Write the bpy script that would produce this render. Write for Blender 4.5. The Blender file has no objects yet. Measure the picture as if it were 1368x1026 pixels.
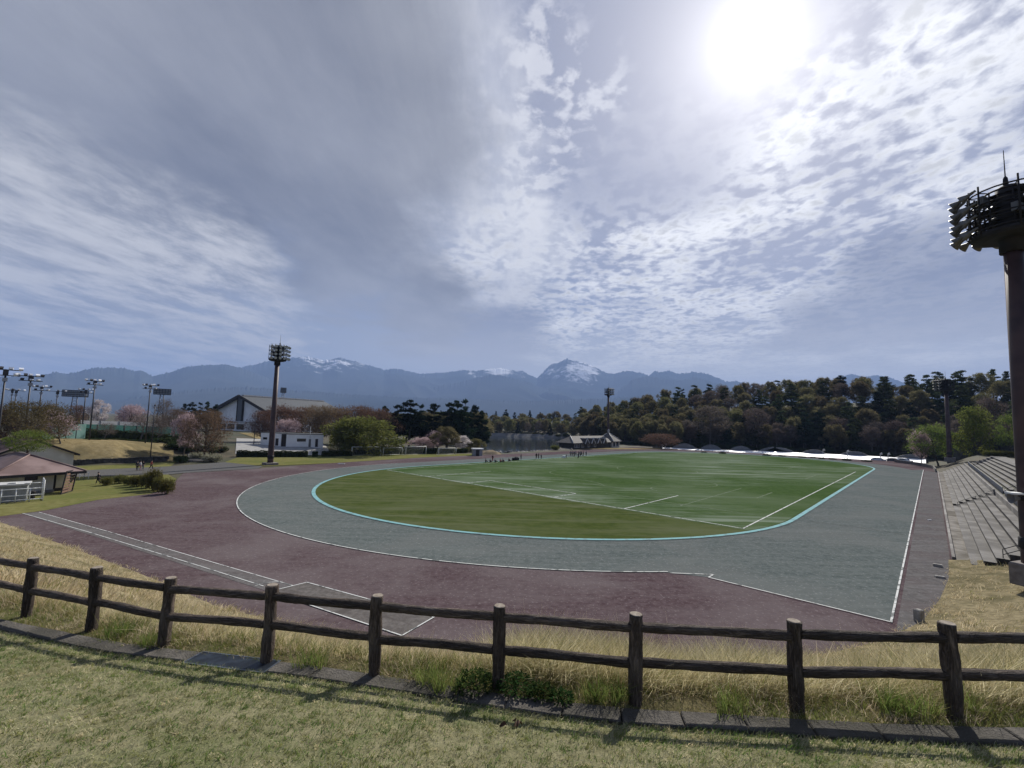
import bpy, math, random
import numpy as np
from math import sin, cos, tan, radians, degrees, hypot, atan2, pi, sqrt, exp
from mathutils import Vector, Matrix

sc = bpy.context.scene
col = sc.collection
random.seed(7)
rng = np.random.default_rng(7)

# ------------------------------------------------------------------ camera
FPX, PIT, ROL, EYE = 602.3, radians(4.93), radians(1.49), 10.34
_fw = Vector((0, cos(PIT), sin(PIT)))
_up0 = Vector((0, -sin(PIT), cos(PIT)))
_rt0 = Vector((1, 0, 0))
_R = cos(ROL) * _rt0 + sin(ROL) * _up0
_U = -sin(ROL) * _rt0 + cos(ROL) * _up0
cam_data = bpy.data.cameras.new("camera")
cam = bpy.data.objects.new("camera", cam_data)
col.objects.link(cam)
m = Matrix.Identity(4)
for i in range(3):
    m[i][0], m[i][1], m[i][2] = _R[i], _U[i], -_fw[i]
m[2][3] = EYE
cam.matrix_world = m
cam_data.sensor_width = 36.0
cam_data.lens = FPX / 1368 * 36
cam_data.clip_start = 0.05
cam_data.clip_end = 60000
sc.camera = cam


def ray(px, py):
    return _fw + _R * ((px - 684) / FPX) + _U * ((513 - py) / FPX)


def at(px, py, z=0.0):
    """ground point (height z) seen at a photo pixel: used to survey the place"""
    d = ray(px, py)
    t = (z - EYE) / d.z
    return Vector((d.x * t, d.y * t, z))


def atd(px, dist, py=560):
    """plan position in the direction of a pixel column, at a horizontal distance"""
    d = ray(px, py)
    k = dist / hypot(d.x, d.y)
    return d.x * k, d.y * k


def ztop(px, py, dist):
    d = ray(px, py)
    return EYE + dist / hypot(d.x, d.y) * d.z


# pitch frame (football field): e along the goal line, n along the pitch
YAW = radians(-42.88)
FC = Vector((-0.47, 70.85))
fe = Vector((cos(YAW), sin(YAW)))
fn = Vector((-sin(YAW), cos(YAW)))


def fld(u, v, z=0.0):
    p = FC + fe * u + fn * v
    return Vector((p.x, p.y, z))


def uv_of(x, y):
    d = Vector((x, y)) - FC
    return d.dot(fe), d.dot(fn)


# ------------------------------------------------------------------ object helpers
def tag(o, label=None, cat=None, group=None, kind=None):
    if label: o['label'] = label
    if cat: o['category'] = cat
    if group: o['group'] = group
    if kind: o['kind'] = kind
    return o


def empty(name, loc=(0, 0, 0), rz=0.0, label=None, cat=None, group=None):
    o = bpy.data.objects.new(name, None)
    col.objects.link(o)
    o.location = loc
    o.rotation_euler = (0, 0, rz)
    o.empty_display_size = 0.2
    return tag(o, label, cat, group)


def children(o):
    return CH.get(o.name, [])


CH = {}


def link(o, parent=None):
    col.objects.link(o)
    if parent is not None:
        o.parent = parent
        CH.setdefault(parent.name, []).append(o)
    return o


def copy_tree(o, parent=None):
    c = o.copy()
    link(c, parent)
    for ch in list(CH.get(o.name, [])):
        copy_tree(ch, c)
    return c


class MB:
    """collects simple solids into one mesh"""

    def __init__(s):
        s.v, s.f, s.m, s.sm = [], [], [], []

    def add(s, vs, fs, mi=0, smooth=False):
        b = len(s.v)
        s.v.extend([tuple(p) for p in vs])
        for f in fs:
            s.f.append(tuple(i + b for i in f))
            s.m.append(mi)
            s.sm.append(smooth)
        return s

    def box(s, c, size, rz=0.0, mi=0, tilt=None):
        x, y, z = size[0] / 2, size[1] / 2, size[2] / 2
        pts = [Vector((a, b, d)) for d in (-z, z) for b in (-y, y) for a in (-x, x)]
        M = Matrix.Rotation(rz, 3, 'Z')
        if tilt is not None:
            M = M @ tilt
        c = Vector(c)
        return s.add([M @ p + c for p in pts],
                     [(0, 2, 3, 1), (4, 5, 7, 6), (0, 1, 5, 4), (2, 6, 7, 3), (0, 4, 6, 2), (1, 3, 7, 5)], mi)

    def bar(s, a, b, w, h=None, mi=0):
        """box beam from a to b"""
        a, b = Vector(a), Vector(b)
        h = h or w
        d = (b - a).normalized()
        r = d.cross(Vector((0, 0, 1)))
        if r.length < 1e-4: r = Vector((1, 0, 0))
        r.normalize()
        u = r.cross(d)
        pts = []
        for p in (a, b):
            for sx, sy in ((-1, -1), (1, -1), (1, 1), (-1, 1)):
                pts.append(p + r * (sx * w / 2) + u * (sy * h / 2))
        return s.add(pts, [(3, 2, 1, 0), (4, 5, 6, 7), (0, 1, 5, 4), (1, 2, 6, 5), (2, 3, 7, 6), (3, 0, 4, 7)], mi)

    def tube(s, pts, rads, n=8, mi=0, caps=True, smooth=True, jit=0.0):
        pts = [Vector(p) for p in pts]
        if not hasattr(rads, '__len__'): rads = [rads] * len(pts)
        vs, k = [], len(pts)
        ref = None
        for i in range(k):
            d = (pts[min(i + 1, k - 1)] - pts[max(i - 1, 0)])
            if d.length < 1e-9: d = Vector((0, 0, 1))
            d.normalize()
            if ref is None:
                ref = Vector((0, 1, 0)) if abs(d.y) < .9 else Vector((1, 0, 0))
            r = ref - d * ref.dot(d)
            if r.length < 1e-5: r = d.orthogonal()
            r.normalize()
            ref = r
            u = d.cross(r)
            for j in range(n):
                a = 2 * pi * j / n
                q = rads[i] * (1 + (random.uniform(-jit, jit) if jit else 0))
                vs.append(pts[i] + r * (cos(a) * q) + u * (sin(a) * q))
        fs = []
        for i in range(k - 1):
            for j in range(n):
                j2 = (j + 1) % n
                fs.append((i * n + j, i * n + j2, (i + 1) * n + j2, (i + 1) * n + j))
        s.add(vs, fs, mi, smooth)
        if caps:
            b = len(s.v) - len(vs)
            s.f.append(tuple(b + j for j in reversed(range(n)))); s.m.append(mi); s.sm.append(False)
            s.f.append(tuple(b + (k - 1) * n + j for j in range(n))); s.m.append(mi); s.sm.append(False)
        return s

    def quad(s, a, b, c, d, mi=0):
        return s.add([a, b, c, d], [(0, 1, 2, 3)], mi)

    def prism(s, poly, z0, z1, mi=0):
        """vertical extrusion of a plan polygon (counter-clockwise)"""
        n = len(poly)
        vs = [(p[0], p[1], z0) for p in poly] + [(p[0], p[1], z1) for p in poly]
        fs = [tuple(reversed(range(n))), tuple(range(n, 2 * n))]
        fs += [(i, (i + 1) % n, n + (i + 1) % n, n + i) for i in range(n)]
        return s.add(vs, fs, mi)

    def build(s, name, mats, parent=None, loc=None, rz=0.0):
        me = bpy.data.meshes.new(name)
        me.from_pydata(s.v, [], s.f)
        if not isinstance(mats, (list, tuple)): mats = [mats]
        for mm in mats: me.materials.append(mm)
        me.polygons.foreach_set('material_index', s.m)
        me.polygons.foreach_set('use_smooth', s.sm)
        me.update()
        o = bpy.data.objects.new(name, me)
        link(o, parent)
        if loc is not None: o.location = loc
        if rz: o.rotation_euler = (0, 0, rz)
        return o


def np_mesh(name, verts, faces, mat, parent=None, smooth=False, mi=None):
    """verts (n,3), faces (m,k) numpy -> object"""
    me = bpy.data.meshes.new(name)
    verts = np.asarray(verts, dtype=np.float32)
    faces = np.asarray(faces, dtype=np.int32)
    nf, k = faces.shape
    me.vertices.add(len(verts))
    me.vertices.foreach_set('co', verts.ravel())
    me.loops.add(nf * k)
    me.loops.foreach_set('vertex_index', faces.ravel())
    me.polygons.add(nf)
    me.polygons.foreach_set('loop_start', np.arange(0, nf * k, k, dtype=np.int32))
    mats = mat if isinstance(mat, (list, tuple)) else [mat]
    for mm in mats: me.materials.append(mm)
    if mi is not None:
        me.polygons.foreach_set('material_index', np.asarray(mi, dtype=np.int32))
    if smooth:
        me.polygons.foreach_set('use_smooth', np.ones(nf, dtype=bool))
    me.update(calc_edges=True)
    me.validate()
    o = bpy.data.objects.new(name, me)
    link(o, parent)
    return o


# ------------------------------------------------------------------ materials
class NT:
    """tiny node-tree writer"""

    def __init__(s, tree):
        s.t = tree
        s.t.nodes.clear()

    def n(s, typ, **kw):
        nd = s.t.nodes.new(typ)
        for k, v in kw.items():
            if k.startswith('i_'):
                nd.inputs[k[2:].replace('_', ' ')].default_value = v
            else:
                setattr(nd, k, v)
        return nd

    def l(s, a, b):
        s.t.links.new(a, b)

    def val(s, sock, x):
        if isinstance(x, bpy.types.NodeSocket): s.l(x, sock)
        else: sock.default_value = x

    def math(s, op, a, b=0.0, c=None, clamp=False):
        nd = s.t.nodes.new('ShaderNodeMath')
        nd.operation = op
        nd.use_clamp = clamp
        s.val(nd.inputs[0], a)
        s.val(nd.inputs[1], b)
        if c is not None: s.val(nd.inputs[2], c)
        return nd.outputs[0]

    def vmath(s, op, a, b=None, scale=None):
        nd = s.t.nodes.new('ShaderNodeVectorMath')
        nd.operation = op
        s.val(nd.inputs[0], a)
        if b is not None: s.val(nd.inputs[1], b)
        if scale is not None: s.val(nd.inputs['Scale'], scale)
        return nd.outputs['Value'] if op in ('DOT_PRODUCT', 'LENGTH', 'DISTANCE') else nd.outputs[0]

    def mix(s, fac, a, b, blend='MIX'):
        nd = s.t.nodes.new('ShaderNodeMix')
        nd.data_type = 'RGBA'
        nd.blend_type = blend
        s.val(nd.inputs[0], fac)
        for sock, x in ((nd.inputs[6], a), (nd.inputs[7], b)):
            if isinstance(x, bpy.types.NodeSocket): s.l(x, sock)
            else: sock.default_value = (x[0], x[1], x[2], 1)
        return nd.outputs[2]

    def noise(s, vec, scale, detail=4.0, rough=0.55, dist=0.0):
        nd = s.t.nodes.new('ShaderNodeTexNoise')
        if vec is not None: s.l(vec, nd.inputs['Vector'])
        nd.inputs['Scale'].default_value = scale
        nd.inputs['Detail'].default_value = detail
        nd.inputs['Roughness'].default_value = rough
        nd.inputs['Distortion'].default_value = dist
        return nd.outputs[0]

    def ramp(s, fac, lo, hi):
        nd = s.t.nodes.new('ShaderNodeMapRange')
        nd.interpolation_type = 'SMOOTHSTEP'
        s.val(nd.inputs[0], fac)
        s.val(nd.inputs[1], lo)
        s.val(nd.inputs[2], hi)
        return nd.outputs[0]

    def coord(s, which='Object', scale=None, rot=None):
        tc = s.t.nodes.new('ShaderNodeTexCoord')
        out = tc.outputs[which]
        if scale is not None or rot is not None:
            mp = s.t.nodes.new('ShaderNodeMapping')
            s.l(out, mp.inputs[0])
            if scale is not None: mp.inputs['Scale'].default_value = scale
            if rot is not None: mp.inputs['Rotation'].default_value = rot
            out = mp.outputs[0]
        return out


MATS = {}


def material(name, base, rough=0.85, var=None, scale=1.0, detail=5.0, amt=1.0, metallic=0.0, bump=0.0, bscale=None,
             stretch=None, spec=0.3, var2=None, scale2=0.1, rnd=0.0, lo=.35, hi=.65):
    """principled surface whose colour wanders between base and var (two scales) with optional bump"""
    mt = bpy.data.materials.new(name)
    mt.use_nodes = True
    T = NT(mt.node_tree)
    out = T.n('ShaderNodeOutputMaterial')
    b = T.n('ShaderNodeBsdfPrincipled')
    b.inputs['Roughness'].default_value = rough
    b.inputs['Metallic'].default_value = metallic
    b.inputs['Specular IOR Level'].default_value = spec
    T.l(b.outputs[0], out.inputs[0])
    co = T.coord('Object', scale=stretch)
    c = (*base, 1)
    cur = None
    if var is not None:
        f = T.math('MULTIPLY', T.ramp(T.noise(co, scale, detail), lo, hi), amt)
        cur = T.mix(f, base, var)
    if var2 is not None:
        f2 = T.ramp(T.noise(co, scale2, 3), .4, .62)
        cur = T.mix(f2, cur if cur is not None else base, var2)
    if rnd:
        oi = T.n('ShaderNodeObjectInfo')
        hs = T.n('ShaderNodeHueSaturation')
        T.l(T.math('ADD', T.math('MULTIPLY', oi.outputs['Random'], rnd), 1 - rnd / 2), hs.inputs['Value'])
        if cur is not None: T.l(cur, hs.inputs['Color'])
        else: hs.inputs['Color'].default_value = c
        cur = hs.outputs[0]
    if cur is not None: T.l(cur, b.inputs['Base Color'])
    else: b.inputs['Base Color'].default_value = c
    if bump:
        bp = T.n('ShaderNodeBump')
        bp.inputs['Strength'].default_value = bump
        bp.inputs['Distance'].default_value = 0.05
        T.l(T.noise(co, bscale or scale * 2, 6, .65), bp.inputs['Height'])
        T.l(bp.outputs[0], b.inputs['Normal'])
    MATS[name] = mt
    return mt


def leaf_material(name, a, b, trans=0.35, rnd=0.25, scale=0.6):
    """leaves / needles: two colours wandering through the crown, some light let through"""
    mt = bpy.data.materials.new(name)
    mt.use_nodes = True
    T = NT(mt.node_tree)
    out = T.n('ShaderNodeOutputMaterial')
    co = T.coord('Object')
    f = T.ramp(T.noise(co, scale, 3, .6), .35, .65)
    c = T.mix(f, a, b)
    oi = T.n('ShaderNodeObjectInfo')
    hs = T.n('ShaderNodeHueSaturation')
    T.l(c, hs.inputs['Color'])
    T.l(T.math('ADD', T.math('MULTIPLY', oi.outputs['Random'], rnd * 2), 1 - rnd), hs.inputs['Value'])
    T.l(T.math('ADD', T.math('MULTIPLY', oi.outputs['Random'], 0.05), 0.475), hs.inputs['Hue'])
    c = hs.outputs[0]
    d = T.n('ShaderNodeBsdfDiffuse')
    T.l(c, d.inputs[0])
    tr = T.n('ShaderNodeBsdfTranslucent')
    T.l(c, tr.inputs[0])
    mx = T.n('ShaderNodeMixShader')
    mx.inputs[0].default_value = trans
    T.l(d.outputs[0], mx.inputs[1])
    T.l(tr.outputs[0], mx.inputs[2])
    T.l(mx.outputs[0], out.inputs[0])
    return mt


# ------------------------------------------------------------------ render settings
sc.render.engine = 'CYCLES'
sc.cycles.use_denoising = True
sc.cycles.max_bounces = 6
sc.cycles.diffuse_bounces = 3
sc.cycles.glossy_bounces = 2
sc.cycles.transmission_bounces = 4
sc.cycles.volume_bounces = 0
sc.cycles.transparent_max_bounces = 4
sc.view_settings.view_transform = 'Standard'
sc.view_settings.look = 'None'
sc.view_settings.exposure = 0.40
sc.view_settings.gamma = 1.0

SUN_EL, SUN_AZ = radians(39.1), radians(29.1)   # azimuth measured from +Y towards +X
SDIR = Vector((sin(SUN_AZ) * cos(SUN_EL), cos(SUN_AZ) * cos(SUN_EL), sin(SUN_EL)))
sl = bpy.data.lights.new("sun", 'SUN')
sl.energy = 5.0
sl.angle = radians(0.9)
sl.color = (1.0, 0.95, 0.87)
so = bpy.data.objects.new("sun", sl)
col.objects.link(so)
so.rotation_euler = SDIR.to_track_quat('Z', 'Y').to_euler()
so.location = (60, 100, 120)
# ------------------------------------------------------------------ sky
world = bpy.data.worlds.new("World")
sc.world = world
world.use_nodes = True
world.cycles.sampling_method = 'MANUAL'
world.cycles.sample_map_resolution = 512
W = NT(world.node_tree)
w_out = W.n('ShaderNodeOutputWorld')
bg = W.n('ShaderNodeBackground')
W.l(bg.outputs[0], w_out.inputs[0])
sky = W.n('ShaderNodeTexSky')
sky.sky_type = 'NISHITA'
sky.sun_disc = False
sky.sun_elevation = SUN_EL
sky.sun_rotation = SUN_AZ
sky.altitude = 800
sky.air_density = 1.0
sky.dust_density = 1.5
sky.ozone_density = 1.6
SKY_STR = 0.1
bg.inputs['Strength'].default_value = SKY_STR

D = W.coord('Generated')                       # view direction
sep = W.n('ShaderNodeSeparateXYZ')
W.l(D, sep.inputs[0])
dz = W.math('MAXIMUM', sep.outputs[2], 0.0)
dzz = W.math('ADD', dz, 0.06)
com = W.n('ShaderNodeCombineXYZ')
W.l(W.math('DIVIDE', sep.outputs[0], dzz), com.inputs[0])
W.l(W.math('DIVIDE', sep.outputs[1], dzz), com.inputs[1])
Q = com.outputs[0]                              # position on the cloud layer


def wnoise_vec(vec, scale, amp, detail=4, rough=.55):
    nd = W.n('ShaderNodeTexNoise')
    W.l(vec, nd.inputs['Vector'])
    nd.inputs['Scale'].default_value = scale
    nd.inputs['Detail'].default_value = detail
    nd.inputs['Roughness'].default_value = rough
    c = W.vmath('SUBTRACT', nd.outputs[1], (.5, .5, .5))
    return W.vmath('SCALE', c, scale=amp)


DW = W.vmath('ADD', D, wnoise_vec(Q, 1.6, 0.30, 6, .62))     # ragged direction for the cloud masses
DW = W.vmath('NORMALIZE', DW)
DS = W.vmath('NORMALIZE', W.vmath('ADD', D, wnoise_vec(Q, 0.8, 0.22, 2)))


def blob(px, py, r0, r1, vec=None):
    """1 inside r0 degrees of the direction, 0 outside r1"""
    c = ray(px, py).normalized()
    d = W.vmath('DOT_PRODUCT', vec or DW, tuple(c))
    return W.ramp(d, cos(radians(r1)), cos(radians(r0)))


def union(*bl):
    o = bl[0]
    for b_ in bl[1:]: o = W.math('MAXIMUM', o, b_)
    return o


mu = W.math('MAXIMUM', W.vmath('DOT_PRODUCT', D, tuple(SDIR)), 0.0)
core = W.math('ADD', W.math('MULTIPLY', W.math('POWER', mu, 1200.0), .55), W.math('MULTIPLY', W.math('POWER', mu, 260.0), .30))
glow1 = W.math('POWER', mu, 75.0)
glow2 = W.math('POWER', mu, 16.0)
glow3 = W.math('POWER', mu, 4.0)

# wide dark stratus sheet
strat = union(blob(60, 60, 12, 26), blob(260, 120, 12, 22), blob(330, 250, 6, 13), blob(470, 150, 8, 17),
              blob(470, 320, 4, 11), blob(10, 200, 5, 11), blob(150,220,5,11), blob(560, 400, 2, 9), blob(420, 20, 8, 18))
strat_edge = union(blob(610, 230, 4, 12), blob(600, 90, 4, 11), blob(620, 320, 4, 12), blob(690, 330, 3, 9), blob(560,20,4,10))
low_left = W.math('MULTIPLY', union(blob(120, 390, 6, 15), blob(250, 410, 5, 12), blob(330, 450, 2, 8), blob(40, 350, 5, 13)), .95)
alto_m = union(blob(760, 360, 6, 15), blob(880, 300, 8, 16), blob(1010, 330, 9, 18), blob(1150, 250, 9, 17), blob(1270, 330, 7, 18),
               blob(800, 440, 6, 11), blob(900, 450, 6, 12), blob(1020, 455, 5, 12), blob(1230, 170, 6, 15), blob(1200, 470, 3, 9), blob(650, 340, 2, 8))
gap_m = union(blob(890, 150, 5, 13, DS), blob(800, 190, 3, 10, DS), blob(850, 60, 3, 10, DS))
alto_m = W.math('MULTIPLY', alto_m, W.math('SUBTRACT', 1.0, W.math('MULTIPLY', gap_m, .85)))
speck_m = union(blob(735, 130, 1, 9), blob(700, 220, 1, 7), blob(740, 60, 1, 6))
band_dark = union(blob(1180, 400, 2, 8, DS), blob(1270, 390, 2, 8, DS), blob(1100, 430, 1, 6, DS), blob(1340, 380, 2, 8, DS),
                  blob(660, 450, 3, 10, DS), blob(600, 430, 2, 9, DS))

# textures on the layer
rotQ = W.n('ShaderNodeMapping')
W.l(Q, rotQ.inputs[0])
rotQ.inputs['Scale'].default_value = (1.0, .86, 1.0)
RQ = rotQ.outputs[0]
rotQ2 = W.n('ShaderNodeMapping')
W.l(Q, rotQ2.inputs[0])
rotQ2.inputs['Rotation'].default_value = (0, 0, radians(6))
rotQ2.inputs['Scale'].default_value = (1.25, .30, 1.0)
RQ2 = rotQ2.outputs[0]
puff = W.math('ADD', W.math('MULTIPLY', W.noise(RQ, 8.5, 10, .62, .25), .6), W.math('MULTIPLY', W.noise(RQ, 17.0, 8, .6, .2), .4))
puff_big = W.noise(RQ, 1.9, 4, .55, .2)
wisp = W.noise(RQ2, 2.3, 12, .68, .2)
smooth_n = W.noise(RQ, 1.0, 3, .5, .3)

puffs = W.ramp(W.math('ADD', puff, W.math('MULTIPLY', W.math('SUBTRACT', puff_big, .5), .60)), .385, .62)
speck = W.ramp(puff, .47, .58)
wisps = W.ramp(wisp, .36, .66)
rotQ3 = W.n('ShaderNodeMapping')
W.l(Q, rotQ3.inputs[0])
rotQ3.inputs['Rotation'].default_value = (0, 0, radians(-38))
rotQ3.inputs['Scale'].default_value = (1.15, .62, 1.0)
low_n = W.noise(rotQ3.outputs[0], 2.6, 12, .68, .15)
lows = W.ramp(low_n, .36, .62)

veil = W.math('MULTIPLY', W.ramp(mu, cos(radians(36)), cos(radians(10))), .55)
cov_alto = W.math('MULTIPLY', alto_m, puffs)
cov_speck = W.math('MULTIPLY', speck_m, W.math('MULTIPLY', speck, .75))
cov_low = W.math('MULTIPLY', low_left, W.math('ADD', W.math('MULTIPLY', lows, .82), .16))
cov_edge = W.math('MULTIPLY', strat_edge, W.math('ADD', W.math('MULTIPLY', wisps, .55), .38))
haze_low = W.math('MULTIPLY', W.ramp(dz, .34, .0), .40)


def rgb(r, g, b, k=1.0):
    return (r * k, g * k, b * k)


INV = 1 / SKY_STR
nish = W.mix(1.0, sky.outputs[0], (0.70, 0.68, 0.70), 'MULTIPLY')
pale = rgb(.19, .21, .305, INV)               # thin high haze in front of the blue
c = W.mix(.55, nish, pale)
lit = W.math('MULTIPLY', W.math('ADD', W.math('MULTIPLY', glow2, .24), W.math('MULTIPLY', glow3, .16)), 1.0)


def cloudcol(base, k):
    """cloud of base radiance, brighter towards the sun by k"""
    add = W.math('MULTIPLY', lit, k)
    nd = W.n('ShaderNodeVectorMath')
    nd.operation = 'SCALE'
    nd.inputs[0].default_value = (INV * 1.0, INV * .985, INV * .97)
    W.l(add, nd.inputs['Scale'])
    return W.vmath('ADD', base, nd.outputs[0]) if isinstance(base, tuple) else W.vmath('ADD', base, nd.outputs[0])


c = W.mix(veil, c, cloudcol(rgb(.27, .285, .36, INV), .32))
c = W.mix(cov_speck, c, cloudcol(rgb(.52, .53, .58, INV), .5))
shade = W.math('SUBTRACT', 1.0, W.math('MULTIPLY', W.ramp(puff, .50, .66), .34))   # thick middles are greyer
altoc = W.vmath('SCALE', cloudcol(rgb(.68, .69, .72, INV), .7), scale=shade)
c = W.mix(cov_alto, c, altoc)
c = W.mix(W.math('MULTIPLY', band_dark, W.math('ADD', .50, W.math('MULTIPLY', smooth_n, .50))), c, rgb(.19, .21, .29, INV))
edgec = cloudcol(rgb(.53, .54, .58, INV), .8)
c = W.mix(cov_edge, c, edgec)
sn = W.ramp(smooth_n, .3, .7)
sn = W.math('ADD', W.math('ADD', W.math('MULTIPLY', sn, .6), W.math('MULTIPLY', W.ramp(wisp, .3, .7), .18)), W.math('MULTIPLY', W.ramp(low_n, .3, .7), .22))
stratc = W.mix(sn, rgb(.105, .115, .15, INV), rgb(.31, .32, .36, INV))
c = W.mix(W.math('MULTIPLY', strat, .93), c, cloudcol(stratc, .42))
c = W.mix(cov_low, c, cloudcol(rgb(.54, .54, .555, INV), .6))
c = W.mix(W.math('MULTIPLY', haze_low, W.math('SUBTRACT', 1.0, W.math('MULTIPLY', cov_alto, .8))), c, rgb(.37, .375, .41, INV))
c = W.mix(W.math('MULTIPLY', W.ramp(dz, .27, .0), W.math('MULTIPLY', W.ramp(mu, .40, .80), .85)), c, rgb(.72, .71, .70, INV))
# the sun behind thin cloud
gl = W.math('ADD', W.math('MULTIPLY', glow1, .27), W.math('MULTIPLY', core, 1.0))
gl = W.math('ADD', gl, W.math('MULTIPLY', glow2, .06))
gv = W.n('ShaderNodeVectorMath')
gv.operation = 'SCALE'
gv.inputs[0].default_value = (INV, INV * .985, INV * .95)
W.l(gl, gv.inputs['Scale'])
c = W.vmath('ADD', c, gv.outputs[0])
W.l(c, bg.inputs['Color'])
# ------------------------------------------------------------------ terrain
def smooth(x):
    x = np.clip(x, 0, 1)
    return x * x * (3 - 2 * x)


AZT = [-75, -60, -45, -41, -37, -33, -28, -24, -20, -10, -7, 0]
L_R0 = np.array([118, 118, 121, 121, 125, 127, 137, 138, 140, 150, 160, 170.])
L_H = np.array([4.5, 4.5, 4.5, 3.9, 2.6, 2.6, 2.0, 1.8, 1.2, .5, .0, .0])
L_W = np.array([9, 9, 9, 10, 20, 26, 11, 9, 12, 30, 30, 30.])
# wooded hill on the right and the woods over the lake
HT_AZ = [-12, -8, -5, 3, 7.5, 9, 12, 15, 18, 24, 31, 38, 44, 48, 56, 75]
HT_R = np.array([300, 370, 378, 378, 372, 330, 276, 264, 256, 256, 255, 255, 256, 252, 240, 236.])
HT_H = np.array([0, 8, 11, 12, 12, 13, 15, 17, 20, 24, 26, 27, 27, 27, 26, 26.])
HT_W = np.array([90, 90, 90, 90, 90, 100, 100, 90, 80, 72, 70, 70, 70, 70, 70, 70.])
LK_AZ = [-5.5, -4, 0, 5.5, 7.2, 8]
LK_R = np.array([160, 160, 166, 190, 226, 236.])


def hgt(x, y):
    """height of the ground, vectorised"""
    x = np.asarray(x, float); y = np.asarray(y, float)
    r = np.hypot(x, y)
    az = np.degrees(np.arctan2(x, y))
    h = np.interp(az, AZT, L_H, right=0) * smooth((r - np.interp(az, AZT, L_R0)) / np.interp(az, AZT, L_W))
    h = h + np.where(az < -2, 0, 0)
    hh = np.interp(az, HT_AZ, HT_H, left=0) * smooth((r - np.interp(az, HT_AZ, HT_R)) / np.interp(az, HT_AZ, HT_W))
    h = h + hh
    # lake basin
    k = smooth((r - np.interp(az, LK_AZ, LK_R) + 3) / 5) * smooth((368 - r) / 5) * smooth((az + 5.8) / .8) * smooth((8.2 - az) / .8)
    h = h - 3.0 * k
    # the low ground behind the far bend where the shelter stands
    h = h - 1.7 * smooth((r - np.interp(az, [15, 20, 28, 35, 40, 44], [236, 230, 226, 220, 222, 222])) / 3) * smooth((247 - r) / 8) * smooth((az - 16.5) / 1.5) * smooth((43.5 - az) / 1.5)
    # stand ridge on the right
    u = (x - FC.x) * fe.x + (y - FC.y) * fe.y
    v = (x - FC.x) * fn.x + (y - FC.y) * fn.y
    ridge = np.clip(.545 * (u - 50.3), 0, 4.35)
    far = smooth((168 - v) / 18)
    ridge = ridge * far * smooth((v + 2.0) / 2.0)
    ridge = np.where(v < 121, np.maximum(ridge - .45, 0), ridge * smooth((u - 49) / 3))
    h = np.where((u > 49) & (u < 140), np.maximum(h, ridge), h)
    return h


def hz(x, y):
    return float(hgt(np.array([x]), np.array([y]))[0])


m_ground = material('ground_earth', (.055, .048, .030), .95, (.085, .07, .042), .35, 6, bump=.4, bscale=3, var2=(.04, .046, .022), scale2=.05)
NA, NR = 300, 190
az_ = np.radians(np.linspace(-100, 100, NA))
r_ = np.concatenate([[4.0], np.geomspace(8, 14000, NR - 1)])
AA, RR = np.meshgrid(az_, r_)
GX, GY = RR * np.sin(AA), RR * np.cos(AA)
GZ = hgt(GX, GY) - .06
gv_ = np.stack([GX, GY, GZ], -1).reshape(-1, 3)
ii = np.arange(NR * NA).reshape(NR, NA)
gf_ = np.stack([ii[:-1, :-1], ii[:-1, 1:], ii[1:, 1:], ii[1:, :-1]], -1).reshape(-1, 4)
o = np_mesh('ground', gv_, gf_, m_ground, smooth=True)
tag(o, kind='structure')
# the land behind the photographer and out to the sides
back = MB()
back.prism([(-14000, -14000), (14000, -14000), (14000, 4.0), (-14000, 4.0)], -8, -.12)
tag(back.build('land', m_ground), kind='structure')


def sheet(name, poly, z, mat, kind='structure'):
    me = bpy.data.meshes.new(name)
    vs = [(p[0], p[1], z) for p in poly]
    me.from_pydata(vs, [], [tuple(range(len(vs)))])
    me.materials.append(mat)
    # a facing-up triangulation of a possibly concave outline
    import bmesh
    bm = bmesh.new(); bm.from_mesh(me)
    bm.normal_update()
    for f in bm.faces:
        if f.normal.z < 0: f.normal_flip()
    bmesh.ops.triangulate(bm, faces=bm.faces[:])
    bm.to_mesh(me); bm.free()
    o = bpy.data.objects.new(name, me)
    link(o)
    if kind: tag(o, kind=kind)
    return o


def drape(name, c00, c10, c11, c01, mat, eps=.05, n=16, mth=8):
    """four-cornered patch laid on the terrain"""
    vs, fs = [], []
    for j in range(mth + 1):
        for i in range(n + 1):
            a, b = i / n, j / mth
            x = (c00[0] * (1 - a) + c10[0] * a) * (1 - b) + (c01[0] * (1 - a) + c11[0] * a) * b
            y = (c00[1] * (1 - a) + c10[1] * a) * (1 - b) + (c01[1] * (1 - a) + c11[1] * a) * b
            vs.append((x, y))
    vs = np.array(vs)
    z = hgt(vs[:, 0], vs[:, 1]) + eps
    f = []
    for j in range(mth):
        for i in range(n):
            k = j * (n + 1) + i
            f.append((k, k + 1, k + n + 2, k + n + 1))
    o = np_mesh(name, np.column_stack([vs, z]), np.array(f), mat, smooth=True)
    return tag(o, kind='structure')


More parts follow.
